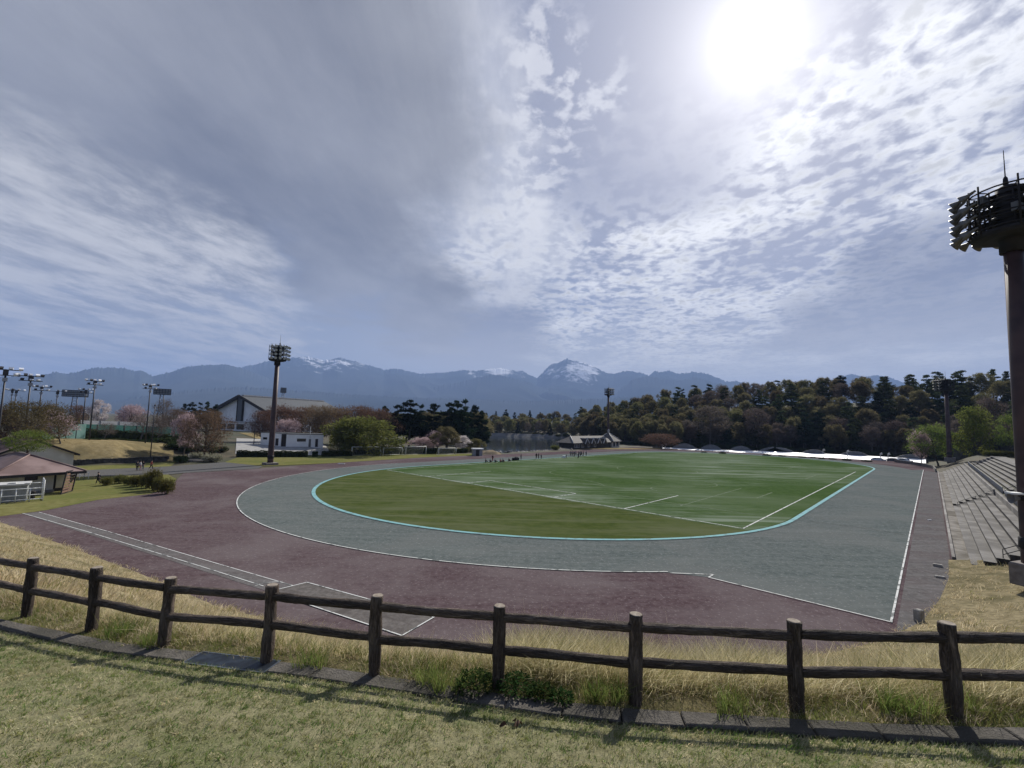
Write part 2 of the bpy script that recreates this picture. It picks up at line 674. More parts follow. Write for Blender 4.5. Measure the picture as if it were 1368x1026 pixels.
# --- surface materials of the ground
def ground_mat(name, a, b, c2, s1, s2, streak=None, bump=.25, bs=6.0, rough=.92, speck=None, mask=None):
    """worn outdoor surface: fine grain, broad patches, faint raking streaks (on the pitch they also paint in its sheen)"""
    mt = bpy.data.materials.new(name)
    mt.use_nodes = True
    T = NT(mt.node_tree)
    out = T.n('ShaderNodeOutputMaterial')
    bsdf = T.n('ShaderNodeBsdfDiffuse')
    bsdf.inputs['Roughness'].default_value = .15
    T.l(bsdf.outputs[0], out.inputs[0])
    co = T.coord('Object')
    c = T.mix(T.ramp(T.noise(co, s1, 8, .68), .38, .62), a, b)
    c = T.mix(T.math('MULTIPLY', T.ramp(T.noise(co, s2, 5, .6, .4), .42, .64), .75), c, c2)
    if streak:
        ang, sx, sy, colr, am = streak
        sv = T.coord('Object', scale=(sx, sy, 1), rot=(0, 0, ang))
        sf = T.math('MULTIPLY', T.ramp(T.noise(sv, 1.0, 7, .7, .8), .42, .66), am)
        if mask: sf = T.math('MULTIPLY', sf, T.ramp(T.noise(co, mask, 4, .55), .38, .62))
        c = T.mix(sf, c, colr)
    if speck:
        c = T.mix(T.math('MULTIPLY', T.ramp(T.noise(co, speck[0], 2, .5), .60, .68), speck[2]), c, speck[1])
    T.l(c, bsdf.inputs['Color'])
    bp = T.n('ShaderNodeBump')
    bp.inputs['Strength'].default_value = bump
    bp.inputs['Distance'].default_value = .05
    T.l(T.noise(co, bs, 8, .7), bp.inputs['Height'])
    T.l(bp.outputs[0], bsdf.inputs['Normal'])
    return mt


m_purple = ground_mat('purple_dirt', (.072, .049, .053), (.112, .082, .086), (.155, .13, .13), 2.2, .09, (radians(12), .12, 1.3, (.130, .104, .106), .55), speck=(5.5, (.24, .21, .21), .5))
m_track = ground_mat('grey_green_track', (.086, .102, .098), (.126, .144, .138), (.138, .147, .140), 1.8, .10, (radians(28), .10, 1.0, (.155, .17, .162), .5), speck=(5., (.26, .27, .26), .5))
m_greylane = ground_mat('grey_dirt', (.098, .092, .090), (.142, .134, .130), (.125, .108, .106), 2.2, .2, (radians(47), .12, .8, (.19, .185, .18), .45), speck=(5., (.24, .235, .23), .5))
m_asphalt = ground_mat('old_asphalt', (.095, .095, .095), (.135, .133, .128), (.115, .11, .105), 3., .15)
m_pit = ground_mat('pit_sand', (.115, .105, .098), (.165, .152, .142), (.09, .08, .075), 2.5, .6, bump=.7, bs=2.5)
m_lawn_far = ground_mat('park_lawn', (.14, .135, .05), (.19, .18, .072), (.115, .13, .042), 1.2, .12, bump=.5, bs=5)
m_field = ground_mat('pitch_turf', (.046, .081, .025), (.064, .102, .037), (.092, .128, .064), .8, .045, (YAW + radians(18), .05, .42, (.20, .24, .18), .95), mask=.022, bump=.5, bs=8, rough=.75)  # pale streaks are turf tone plus sheen painted into the colour
m_field_dry = ground_mat('bend_turf', (.050, .070, .019), (.072, .090, .028), (.088, .106, .045), .7, .07, (radians(10), .06, .5, (.13, .138, .08), .55), bump=.5, bs=8)
m_white = material('white_line_paint', (.55, .56, .54), .9, (.17, .18, .175), 1.6, 7, lo=.52, hi=.62, spec=.05)
m_turq = material('turquoise_paint', (.19, .37, .385), .9, (.16, .26, .27), 1.2, 7, lo=.5, hi=.62, spec=.05)
m_wornwhite = material('worn_white_paint', (.19, .225, .165), .9, (.10, .14, .075), 1.2, 6, spec=.05)

# --- dirt surround, out to its real edges
purple_px = [(-260, 700), (-30, 692), (0, 690), (60, 682), (130, 668), (200, 660), (228, 653), (237, 640), (245, 632), (300, 629), (345, 626),
             (440, 619), (560, 611.5), (640, 608), (700, 605.5), (760, 602.5), (800, 599.7), (850, 597.2), (900, 600), (1000, 605), (1100, 611), (1197, 616.5), (1246, 625)]
poly = [at(px, py) for px, py in purple_px]
poly += [fld(49.6, 118), fld(49.6, 0), Vector((34, 30, 0)), Vector((22, 18, 0)), Vector((6, 14, 0)), Vector((-20, 14, 0)), Vector((-60, 20, 0))]
sheet('dirt_surround', poly, .0, m_purple)

# --- running track: eight lanes round a 400 m oval; the near chute of the home straight
V0, V1 = 10.0, 110.0


def oval(r, n=48, near=True, far=True):
    pts = []
    for i in range(n + 1):
        a = -pi * i / n
        pts.append((r * cos(a), V0 + r * sin(a)))
    for i in range(n + 1):
        a = pi - pi * i / n
        pts.append((r * cos(a), V1 + r * sin(a)))
    return pts


def ring(name, ro, ri, z, mat, n=64):
    a, b = oval(ro, n), oval(ri, n)
    k = len(a)
    vs = [fld(u, v, z) for u, v in a] + [fld(u, v, z) for u, v in b]
    fs = [(i, (i + 1) % k, k + (i + 1) % k, k + i) for i in range(k)]
    me = bpy.data.meshes.new(name)
    me.from_pydata(vs, [], fs)
    me.materials.append(mat)
    o = bpy.data.objects.new(name, me)
    link(o)
    import bmesh
    bm = bmesh.new(); bm.from_mesh(me); bm.normal_update()
    for f in bm.faces:
        if f.normal.z < 0: f.normal_flip()
    bm.to_mesh(me); bm.free()
    return o


RO = 45.25
arc = [(RO * cos(a), V0 + RO * sin(a)) for a in np.linspace(-pi, -radians(41.0), 60)]
tr = [fld(u, v) for u, v in arc]
tr += [fld(36.8, -18.4), fld(46.55, -18.4), fld(46.55, 124)]
tr += [fld(RO * cos(a), V1 + RO * sin(a)) for a in np.linspace(radians(12), pi, 50)]
sheet('running_track', tr, .018, m_track)
tag(ring('grey_lane', 36.9, 36.0, .032, m_track), kind='structure')
fo = [fld(u, v) for u, v in oval(36.3, 64)]
sheet('bend_turf', fo, .045, m_field_dry)
inner = []
for u, v in oval(36.1, 64):
    inner.append((u, max(v, -.6)))
sheet('football_pitch', [fld(u, v) for u, v in inner], .058, m_field)
# turquoise kerb line
tag(ring('turquoise_border', 36.75, 36.25, .075, m_turq), kind='structure')


def lines(name, segs, w, z, mat, kind='structure'):
    """painted lines: each a list of plan points"""
    mb = MB()
    for pts in segs:
        pts = [Vector((p[0], p[1])) for p in pts]
        L, Rr = [], []
        for i, p in enumerate(pts):
            d = (pts[min(i + 1, len(pts) - 1)] - pts[max(i - 1, 0)]).normalized()
            nn = Vector((-d.y, d.x))
            L.append(p + nn * w / 2); Rr.append(p - nn * w / 2)
        n = len(pts)
        mb.add([(p.x, p.y, z) for p in Rr] + [(p.x, p.y, z) for p in L], [(i, i + 1, n + i + 1, n + i) for i in range(n - 1)])
    return tag(mb.build(name, mat), kind=kind)


# outer lane line, bend and chute
segs = [[fld(RO * cos(a), V0 + RO * sin(a)) for a in np.linspace(-pi * 1.0, -radians(40.6), 90)],
        [fld(34.6, -19.6), fld(36.9, -17.6)], [fld(36.9, -17.6), fld(36.85, -18.5)], [fld(36.85, -18.5), fld(46.6, -18.5)],
        [fld(46.55, -18.5), fld(46.55, 124)]]
lines('track_outer_line', segs, .11, .055, m_white)
HW, PL = 33.87, 104.4
pit = [[fld(HW, -.1), fld(HW, PL - 9)], [fld(-HW, -.1), fld(-HW, PL)]]
lines('touch_line', pit, .16, .075, m_white)
lines('goal_line', [[fld(-HW, 0), fld(HW, 0)], [fld(-20.16, 0), fld(-20.16, 16.5)], [fld(20.16, 0), fld(20.16, 16.5)], [fld(9.16, 0), fld(9.16, 5.5)], [fld(-9.16, 0), fld(-9.16, 5.5)],
                    [fld(-9.16, 5.5), fld(9.16, 5.5)]], .15, .075, m_white)


def circ(u, v, r, a0, a1, n=40):
    return [fld(u + r * cos(radians(a)), v + r * sin(radians(a))) for a in np.linspace(a0, a1, n)]


lines('worn_line', [[fld(-20.16, 16.5), fld(20.16, 16.5)], [fld(-HW, PL / 2), fld(HW, PL / 2)], circ(0, PL / 2, 9.15, 0, 360, 80), circ(0, 11, 9.15, 37, 143),
                    [fld(-20.16, PL), fld(-20.16, PL - 16.5)], [fld(20.16, PL), fld(20.16, PL - 16.5)], [fld(-20.16, PL - 16.5), fld(20.16, PL - 16.5)],
                    circ(0, PL - 11, 9.15, 217, 323), [fld(24, 8), fld(24, 34)], [fld(29, 24), fld(29, 33)], circ(17, 22, 3.5, 90, 250), [fld(12, 9.2), fld(33, 9.2)],
                    [fld(28.5, 62), fld(28.5, 75)], circ(14, 33, 6, -40, 70), circ(-6, 30, 7, 180, 330)], .13, .072, m_wornwhite)

# --- long jump runway and pit in front of the fence
lines('runway_line', [[at(30, 686), at(118, 711), at(262, 755), at(352, 783.5)], [at(52, 684.5), at(150, 712), at(262, 745), at(392, 783)],
                      [at(341, 783), at(352, 779.2), at(378, 777)]], .07, .03, m_white)
P4 = [at(360, 791), at(410, 778.5), at(580, 825), at(537, 850)]
P4[2] = P4[1] + (P4[2] - P4[1])
sheet('sand_pit', P4, .022, m_pit)
lines('pit_border', [[P4[0], P4[1]], [P4[1], P4[2]], [P4[2], P4[3]], [P4[3], P4[0]]], .08, .04, m_white)
rw = [at(30, 686), at(52, 684.5), at(392, 783), at(360, 791)]
sheet('runway', rw, .012, m_greylane)
# grey strips beyond the outer line (drain side of the home straight, far left bend)
sheet('side_lane', [fld(46.8, -19.5), fld(49.3, -19), fld(49.3, 118), fld(46.8, 122)], .010, m_greylane)
lines('crack', [[at(1072, 695.5), at(1090, 698), at(1135, 703), at(1165, 707.5), at(1185, 711), at(1206, 714.5)]], .10, .034, material('crack_dark', (.05, .055, .05), .95))

# --- park lawns, path and hard standing on the left
lawn_px = [(-200, 705), (0, 690), (60, 682), (130, 668), (200, 660), (228, 652), (236, 640), (225, 634), (110, 637), (60, 640), (-200, 655)]
sheet('park_lawn', [at(*p) for p in lawn_px], .015, m_lawn_far)
sheet('asphalt_path', [at(-100, 640), at(110, 637), at(225, 634), at(245, 632), at(345, 626), at(352, 622.5), at(300, 617.5), at(228, 623), at(100, 629), at(-100, 636)], .022, m_asphalt)
sheet('verge_lawn', [at(-100, 636), at(100, 629), at(228, 623), at(236, 617), at(100, 622), at(-100, 628)], .026, m_lawn_far)
sheet('grass_verge', [at(352, 623), at(440, 619), at(560, 611.5), at(640, 608), at(648, 606.2), at(480, 607.5), at(420, 609), at(318, 611), at(300, 617.5)], .03, m_lawn_far)
drape('footpath', at(252, 617), at(286, 616), atd(268, 158), atd(252, 156), m_asphalt, .08, 6, 14)
drape('car_park', atd(318, 137), atd(445, 138), atd(425, 190), atd(318, 188), material('pale_gravel', (.26, .255, .245), .9, (.34, .335, .32), 1.2, 6), .07, 20, 12)
m_drygrass_far = ground_mat('dry_grass', (.21, .165, .085), (.28, .225, .12), (.115, .10, .055), 1.1, .12, bump=.8, bs=3)
drape('grassy_mound', atd(-40, 119), atd(236, 124.5), atd(236, 147), atd(-40, 134), m_drygrass_far, .09, 40, 10)
drape('dry_slope', atd(345, 190), atd(420, 190), atd(420, 250), atd(320, 250), m_drygrass_far, .08, 14, 14)
drape('far_verge', atd(768, 193), atd(905, 226), atd(905, 235), atd(765, 205), m_drygrass_far, .06, 20, 6)
drape('lake_shore', atd(600, 150), atd(770, 190), atd(770, 225), atd(600, 163), material('shore_earth', (.08, .075, .065), .95, (.14, .13, .115), .8, 6, bump=.6), .03, 20, 8)
# --- the lake
lk = [atd(628, 163)]
pl = [atd(px, d) for px, d in ((620, 150), (690, 155), (745, 180), (768, 215), (772, 372), (620, 372))]
m_water = material('lake_water', (.012, .018, .022), .08, bump=.0, spec=.5)
_T = m_water.node_tree
_b = [n for n in _T.nodes if n.type == 'BSDF_PRINCIPLED'][0]
_n = _T.nodes.new('ShaderNodeTexNoise'); _n.inputs['Scale'].default_value = .9; _n.inputs['Detail'].default_value = 4
_tc = _T.nodes.new('ShaderNodeTexCoord'); _T.links.new(_tc.outputs['Object'], _n.inputs['Vector'])
_bp = _T.nodes.new('ShaderNodeBump'); _bp.inputs['Strength'].default_value = .25; _bp.inputs['Distance'].default_value = .08
_T.links.new(_n.outputs[0], _bp.inputs['Height']); _T.links.new(_bp.outputs[0], _b.inputs['Normal'])
sheet('lake', pl, -1.0, m_water)
# --- near bank between the fence crest and the track, and the lawn the photographer stands on
POSTS = [(-7.60, 7.46, 7.08), (-6.11, 6.95, 7.13), (-4.66, 6.45, 7.18), (-3.03, 6.02, 7.28), (-1.57, 5.68, 7.31), (-.07, 5.42, 7.33),
         (1.41, 5.10, 7.40), (3.05, 4.95, 7.43), (4.50, 4.77, 7.52)]
POSTS_ALL = [(-13.5, 9.75, 6.93), (-12.1, 9.2, 6.96), (-10.6, 8.6, 7.0), (-9.1, 8.0, 7.04)] + POSTS + [(6.0, 4.7, 7.56), (7.5, 4.7, 7.6), (9.0, 4.75, 7.64), (10.5, 4.85, 7.67), (12.0, 4.95, 7.7), (13.5, 5.1, 7.73)]
crest = [(-60, 32, 6.2), (-30, 17.5, 6.6), (-16, 11.1, 6.86)] + [(p[0], p[1] + .25, p[2] - .02) for p in POSTS_ALL] + [ (25, 6, 7.9), (42, 10, 8.0), (60, 19, 8.0)]
foot = [(-75, 52), (-47.1, 42.8), (-33.8, 35.7), (-23.9, 30.3), (-21.6, 29.0), (-15.9, 25.6), (-9, 22.8), (-3, 21.0), (3, 20.2), (9, 20.6), (14.4, 21.8), (18.6, 23.4), (22.9, 25.9),
        (27.2, 29.4), (31.6, 33.4), (36.4, 38.4)]


def resample(pts, n):
    P = np.array(pts, float)
    s = np.concatenate([[0], np.cumsum(np.linalg.norm(np.diff(P, axis=0), axis=1))])
    t = np.linspace(0, s[-1], n)
    return np.stack([np.interp(t, s, P[:, k]) for k in range(P.shape[1])], -1)


NB, MBk = 150, 44
# crest is resampled so that rungs run straight down the slope
cr = resample(crest, 900)
ft = resample(foot, NB)
# pair each foot point with crest by fraction, weighted
cf = np.interp(np.linspace(0, 1, NB), [0, .12, .30, .48, .62, .72, .80, .90, 1.0], [0, .16, .345, .425, .475, .53, .60, .78, 1.0])
cp = cr[(cf * 899).astype(int)]
S_ = np.linspace(0, 1, MBk)
prof = np.interp(S_, [0, .08, .3, .6, .85, .95, 1.0], [0, .055, .25, .565, .85, .965, 1.0])
bank_v = np.zeros((MBk, NB, 3))
for j in range(MBk):
    s = S_[j]
    bank_v[j, :, 0] = ft[:, 0] * (1 - s) + cp[:, 0] * s
    bank_v[j, :, 1] = ft[:, 1] * (1 - s) + cp[:, 1] * s
    wob = .12 * np.sin(bank_v[j, :, 0] * .9 + s * 7) * np.sin(s * pi) + .08 * np.sin(bank_v[j, :, 0] * 2.3 + 1 + s * 19) * np.sin(s * pi)
    bank_v[j, :, 2] = prof[j] * cp[:, 2] + wob - .01 * (1 - s)
ii = np.arange(MBk * NB).reshape(MBk, NB)
bf = np.stack([ii[:-1, :-1], ii[:-1, 1:], ii[1:, 1:], ii[1:, :-1]], -1).reshape(-1, 4)[:, ::-1]
m_bank = ground_mat('bank_thatch', (.18, .152, .09), (.29, .245, .15), (.11, .10, .055), 2.6, .5, bump=.9, bs=5)
tag(np_mesh('grassy_bank', bank_v.reshape(-1, 3), bf, m_bank, smooth=True), kind='structure')

# kerb line (drain edging) and lawn in front of it
KERB = [(-30, 17.0, 6.62), (-16, 10.35, 6.85), (-10.8, 8.2, 6.98)] + [tuple(at(*q)) for q in ((0, 836.5, 7.09), (153, 867, 7.15), (404, 898, 7.25), (496, 911, 7.28), (620, 931, 7.30), (751, 950.5, 7.35), (853, 960, 7.38), (968, 966.5, 7.41), (1119, 978, 7.46), (1368, 987, 7.53))] + [(9, 4.45, 7.62), (25, 5.2, 7.85), (60, 17.6, 7.95)]
m_lawn_near = ground_mat('lawn_thatch', (.19, .18, .10), (.27, .25, .15), (.14, .155, .07), 6., 1.2, bump=.8, bs=14)
kb = resample(KERB, 160)
lv = []
def lawn_rise(d): return np.interp(d, [0, .25, .5, 1, 2, 3, 4.5, 7], [.0, .085, .155, .265, .44, .61, .85, 1.2])


ROWS = [0, .12, .25, .5, 1, 2, 3, 4.5, 7, 12, 30]
for dback in ROWS:
    for p in kb:
        # away from the fence, towards the photographer, rising gently
        yy = p[1] - .14 - dback
        lv.append((p[0], yy, p[2] + .005 + lawn_rise(dback)))
lv = np.array(lv)
ii = np.arange(len(ROWS) * 160).reshape(len(ROWS), 160)
lf = np.stack([ii[:-1, :-1], ii[:-1, 1:], ii[1:, 1:], ii[1:, :-1]], -1).reshape(-1, 4)[:, ::-1]
tag(np_mesh('lawn', lv, lf, m_lawn_near, smooth=True), kind='structure')
# strip of soil between kerb and fence crest
sv = []
cr2 = resample([c for c in crest], 160)
for k, p in enumerate(kb):
    yc = np.interp(p[0], [c[0] for c in crest], [c[1] for c in crest])
    zc = np.interp(p[0], [c[0] for c in crest], [c[2] for c in crest])
    sv.append((p[0], p[1] + .10, p[2] - .005)); 
    sv.append((p[0], (p[1] + yc) / 2, (p[2] + zc) / 2 + .01)); sv.append((p[0], yc + .02, zc + .003))
sv = np.array(sv).reshape(160, 3, 3).transpose(1, 0, 2).reshape(-1, 3)
ii = np.arange(480).reshape(3, 160)
sf = np.stack([ii[:-1, :-1], ii[:-1, 1:], ii[1:, 1:], ii[1:, :-1]], -1).reshape(-1, 4)
tag(np_mesh('verge', sv, sf, ground_mat('verge_soil', (.12, .105, .055), (.2, .17, .09), (.10, .11, .04), 5, .9, bump=.8, bs=12), smooth=True), kind='structure')
# ------------------------------------------------------------------ log fence
m_bark = material('bark_brown', (.040, .030, .023), .9, (.022, .017, .014), 14, 6, bump=1.0, bscale=30, stretch=(1, 1, 1))
def bark_mat(name, axis):
    mt = bpy.data.materials.new(name); mt.use_nodes = True
    T = NT(mt.node_tree)
    out = T.n('ShaderNodeOutputMaterial'); b = T.n('ShaderNodeBsdfPrincipled')
    b.inputs['Roughness'].default_value = .82; b.inputs['Specular IOR Level'].default_value = .3
    T.l(b.outputs[0], out.inputs[0])
    sc_ = [34, 34, 34]; sc_[axis] = 5
    co = T.coord('Object', scale=tuple(sc_))
    f = T.ramp(T.noise(co, 1.0, 6, .65, 1.2), .36, .66)
    c = T.mix(f, (.038, .027, .021), (.150, .115, .090))
    c = T.mix(T.math('MULTIPLY', T.ramp(T.noise(T.coord('Object'), 2.5, 4, .6), .5, .7), .5), c, (.15, .125, .105))
    oi = T.n('ShaderNodeObjectInfo'); hs = T.n('ShaderNodeHueSaturation'); T.l(c, hs.inputs['Color'])
    T.l(T.math('ADD', T.math('MULTIPLY', oi.outputs['Random'], .6), .75), hs.inputs['Value']); c = hs.outputs[0]
    T.l(c, b.inputs['Base Color'])
    bp = T.n('ShaderNodeBump'); bp.inputs['Strength'].default_value = 1.0; bp.inputs['Distance'].default_value = .02
    T.l(f, bp.inputs['Height']); T.l(bp.outputs[0], b.inputs['Normal'])
    return mt
m_bark_v = bark_mat('bark_upright', 2)
m_bark_h = bark_mat('bark_lying', 0)
m_cut = material('cut_wood', (.30, .26, .21), .9, (.20, .165, .13), 18, 5, bump=.3)
fence = empty('log_fence', (POSTS[4][0], POSTS[4][1], POSTS[4][2]), 0, 'dark brown log fence with two rails along the kerb above the bank', 'fence')
F0 = Vector(POSTS[4])


def log(name, a, b, r, mat, n=16, k=26, parent=None, wob=.006):
    """knobbly log from a to b, local axes: z (post) or x (rail) along the log"""
    a, b = Vector(a), Vector(b)
    L = (b - a).length
    vs, fs = [], []
    ph = [random.uniform(0, 6.28) for _ in range(6)]
    for i in range(k + 1):
        t = i / k
        rr = r * (1 + .05 * sin(t * 9 + ph[0]) + .03 * sin(t * 23 + ph[1]))
        cx, cy = wob * sin(t * 5 + ph[2]), wob * sin(t * 6 + ph[3])
        for j in range(n):
            th = 2 * pi * j / n
            q = rr * (1 + .05 * sin(3 * th + ph[4] + t * 4) + .035 * sin(7 * th + ph[5] - t * 6) + random.uniform(-.035, .035))
            vs.append((t * L, cx + q * cos(th), cy + q * sin(th)))
    for i in range(k):
        for j in range(n):
            j2 = (j + 1) % n
            fs.append((i * n + j, i * n + j2, (i + 1) * n + j2, (i + 1) * n + j))
    fs.append(tuple(range(n - 1, -1, -1))); fs.append(tuple(k * n + j for j in range(n)))
    me = bpy.data.meshes.new(name)
    me.from_pydata(vs, [], fs)
    me.polygons.foreach_set('use_smooth', [True] * (len(fs) - 2) + [False, False])
    me.materials.append(mat)
    o = bpy.data.objects.new(name, me)
    link(o, parent)
    q = (b - a).to_track_quat('X', 'Z')
    o.rotation_mode = 'QUATERNION'; o.rotation_quaternion = q
    o.location = a
    return o


FH = .90
fp = [Vector(p) for p in POSTS_ALL]
for i, p in enumerate(fp):
    b = p - F0
    lean = Vector((random.uniform(-.012, .012), random.uniform(-.012, .012), 0))
    r = .072 + random.uniform(-.003, .003)
    po = log('post', b + Vector((0, 0, -.25)), b + lean + Vector((0, 0, FH)), r, m_bark_h, 18, 30, fence)
    cap = MB()
    n = 18
    cap.add([(cos(2 * pi * j / n) * r * .9, sin(2 * pi * j / n) * r * .9, 0) for j in range(n)] + [(cos(2 * pi * j / n) * r * .82, sin(2 * pi * j / n) * r * .82, .006) for j in range(n)],
            [(j, (j + 1) % n, n + (j + 1) % n, n + j) for j in range(n)] + [tuple(range(n, 2 * n))])
    co_ = cap.build('cut_top', m_cut, po)
    co_.location = (FH + .25 + .002, 0, 0)
    co_.rotation_euler = (0, radians(90), 0)
for a, b in zip(fp, fp[1:]):
    for h in (.765, .405):
        p, q = a - F0 + Vector((0, 0, h + random.uniform(-.01, .01))), b - F0 + Vector((0, 0, h + random.uniform(-.01, .01)))
        d = (q - p).normalized()
        log('rail', p + d * .05, q - d * .05, .051, m_bark_h, 14, 34, fence, .004)

# ------------------------------------------------------------------ kerb blocks and drain grate
m_conc_dark = material('old_concrete', (.10, .091, .079), .95, (.15, .137, .118), 5, 7, bump=.8, bscale=40, var2=(.07, .065, .052), scale2=1.3)
kl = resample([k for k in KERB], 2000)
seg = np.concatenate([[0], np.cumsum(np.linalg.norm(np.diff(kl[:, :2], axis=0), axis=1))])
kerb = MB()
gr0, gr1 = at(240, 889, 7.22), at(345, 903, 7.27)
s_now = 0.0
GR_S = []
while s_now + .6 < seg[-1]:
    a = [np.interp(s_now, seg, kl[:, k]) for k in range(3)]
    b = [np.interp(s_now + .6, seg, kl[:, k]) for k in range(3)]
    ln = .6
    mx = (a[0] + b[0]) / 2
    if gr0.x + .05 < mx < gr1.x + .05:
        GR_S.append((a, b)); s_now += .6; continue
    if -16 < mx < 18:
        d = Vector((b[0] - a[0], b[1] - a[1], 0)); rz = atan2(d.y, d.x)
        L = d.length - random.uniform(.005, .014)
        c = (mx + random.uniform(-.003, .003), (a[1] + b[1]) / 2 + random.uniform(-.003, .003), (a[2] + b[2]) / 2 - .06 + random.uniform(-.006, .004))
        til = Matrix.Rotation(-atan2(b[2] - a[2], d.length) + random.uniform(-.006, .006), 3, 'Y') @ Matrix.Rotation(random.uniform(-.008, .008), 3, 'X')
        x, y, z = L / 2, .118, .09
        bv = .012
        pts = []
        for zz, ins in ((-z, 0), (z - bv, 0), (z, bv)):
            for sx, sy in ((-1, -1), (1, -1), (1, 1), (-1, 1)):
                pts.append(Matrix.Rotation(rz, 3, 'Z') @ til @ Vector((sx * (x - ins), sy * (y - ins), zz)) + Vector(c))
        fs = [(0, 1, 5, 4), (1, 2, 6, 5), (2, 3, 7, 6), (3, 0, 4, 7), (4, 5, 9, 8), (5, 6, 10, 9), (6, 7, 11, 10), (7, 4, 8, 11), (8, 9, 10, 11)]
        kerb.add(pts, fs)
    s_now += .6
tag(kerb.build('kerb', m_conc_dark), kind='structure')
bed = [(k[0], k[1] + .15, k[2] - .075) for k in resample(KERB, 200)] + [(k[0], k[1] - .16, k[2] - .075) for k in resample(KERB, 200)[::-1]]
bm_ = MB()
for k in range(199):
    bm_.add([bed[k], bed[k + 1], bed[398 - k], bed[399 - k]], [(0, 3, 2, 1)])
tag(bm_.build('kerb_bed', material('kerb_soil', (.07, .06, .045), .95, (.11, .095, .065), 8)), kind='structure')
m_steel = material('galvanised_steel', (.20, .24, .29), .42, (.13, .15, .18), 6, metallic=.85, spec=.5)
ga, gb = Vector(GR_S[0][0]), Vector(GR_S[-1][1])
gd = (gb - ga); gl_ = gd.length; gd.normalize()
gn = Vector((-gd.y, gd.x, 0)).normalized()
gc = (ga + gb) / 2
grate = empty('drain_grate', gc, 0, 'grey steel bar grating set between the concrete kerb blocks', 'drain grate')
fr, brs = MB(), MB()
for s in (-1, 1):
    fr.bar(-gd * gl_ / 2 + gn * .14 * s, gd * gl_ / 2 + gn * .14 * s, .02, .05)
    fr.bar(gd * (gl_ / 2 - .01) * s - gn * .13, gd * (gl_ / 2 - .01) * s + gn * .13, .02, .05)
for k in range(15):
    off = -.122 + .244 * k / 14
    brs.bar(-gd * (gl_ / 2 - .02) + gn * off, gd * (gl_ / 2 - .02) + gn * off, .006, .04)
nb = int(gl_ / .1)
for k in range(1, nb):
    t = -gl_ / 2 + gl_ * k / nb
    brs.bar(gd * t - gn * .13 + Vector((0, 0, .004)), gd * t + gn * .13 + Vector((0, 0, .004)), .006, .012)
fr.build('frame', m_steel, grate); brs.build('bars', m_steel, grate)

# ------------------------------------------------------------------ grass
def grass_mat(name, a, b, tr=.35):
    return leaf_material(name, a, b, tr, 0.0, 1.3)


g_straw = grass_mat('straw_blade', (.58, .49, .30), (.70, .615, .42), .45)
g_tan = grass_mat('tan_blade', (.40, .325, .18), (.53, .44, .265), .42)
g_green = grass_mat('green_blade', (.12, .185, .045), (.19, .245, .07), .45)
g_olive = grass_mat('olive_blade', (.21, .215, .07), (.29, .285, .105), .42)
g_pale = grass_mat('pale_blade', (.37, .345, .21), (.51, .47, .31), .40)


def blades(name, base, h, w, lean, az, mi, mats, bend=.5):
    """curved blades: base (n,3), height, width, lean amount, lean azimuth, material index"""
    n = len(base)
    dx, dy = np.cos(az), np.sin(az)
    fa = rng.uniform(0, pi, n)                      # blade faces any way
    wx, wy = np.cos(fa) * w / 2, np.sin(fa) * w / 2
    up = np.sqrt(np.maximum(1 - (lean * .9) ** 2, .08))
    v = np.zeros((n, 5, 3))
    m1, m2 = .5, 1.0
    for k, (f, ww) in enumerate(((0, 1), (.5, .75))):
        off = lean * h * f * f * (1 + bend)
        c = base + np.stack([dx * off, dy * off, h * f * up * 1.05], -1)
        v[:, 2 * k] = c - np.stack([wx * ww, wy * ww, 0 * wx], -1)
        v[:, 2 * k + 1] = c + np.stack([wx * ww, wy * ww, 0 * wx], -1)
    v[:, 4] = base + np.stack([dx * lean * h, dy * lean * h, h * up * .98], -1)
    v[:, 4, :2] += np.stack([dx, dy], -1) * (lean * h * bend * .6)[:, None]
    idx = np.arange(n)[:, None] * 5
    f = np.stack([idx + [0, 1, 3], idx + [0, 3, 2], idx + [2, 3, 4]], 1).reshape(-1, 3)
    return tag(np_mesh(name, v.reshape(-1, 3), f, mats, mi=np.repeat(mi, 3)), kind='stuff')


# mown lawn: tufts of like-coloured blades over a fine nap
nt = 9500
tx = rng.uniform(-12, 9, nt); tb = rng.beta(1.0, 1.3, nt) * 4.2
tz0 = np.interp(tx, [k[0] for k in KERB], [k[2] for k in KERB]); ty0 = np.interp(tx, [k[0] for k in KERB], [k[1] for k in KERB])
tc = np.stack([tx, ty0 - .12 - tb, tz0 + lawn_rise(tb)], -1)
per = 16
ci = np.repeat(np.arange(nt), per)
base = tc[ci] + np.stack([rng.normal(0, .022, nt * per), rng.normal(0, .022, nt * per), np.zeros(nt * per)], -1)
tpat = rng.uniform(0, 1, nt) + .22 * np.sin(tx * 2.3 + 1) * np.sin(tb * 2.9 + tx) + .14 * np.sin(tx * 6.1) * np.sin(tb * 7)
tmi = np.where(tpat > .60, 0, np.where(tpat > .36, 1, np.where(tpat > .1, 2, 3)))
blades('lawn_grass', base, rng.uniform(.020, .048, nt * per), rng.uniform(.004, .009, nt * per), np.clip(rng.normal(.7, .2, nt * per), .1, 1.0), (rng.normal(-.5, 1.2, nt))[ci] + rng.normal(0, .5, nt * per), tmi[ci], [g_pale, g_olive, g_green, g_straw])
n = 120000
lx = rng.uniform(-13, 10, n)
db = rng.beta(1.0, 1.25, n) * 4.2
ky = np.interp(lx, [k[0] for k in KERB], [k[1] for k in KERB]); kz = np.interp(lx, [k[0] for k in KERB], [k[2] for k in KERB])
base = np.stack([lx, ky - .11 - db, kz + lawn_rise(db) + .003], -1)
patch = np.sin(lx * 1.7 + 1) * np.sin(db * 2.1 + lx * .6) + .6 * np.sin(lx * 4.1 + db * 3.3)
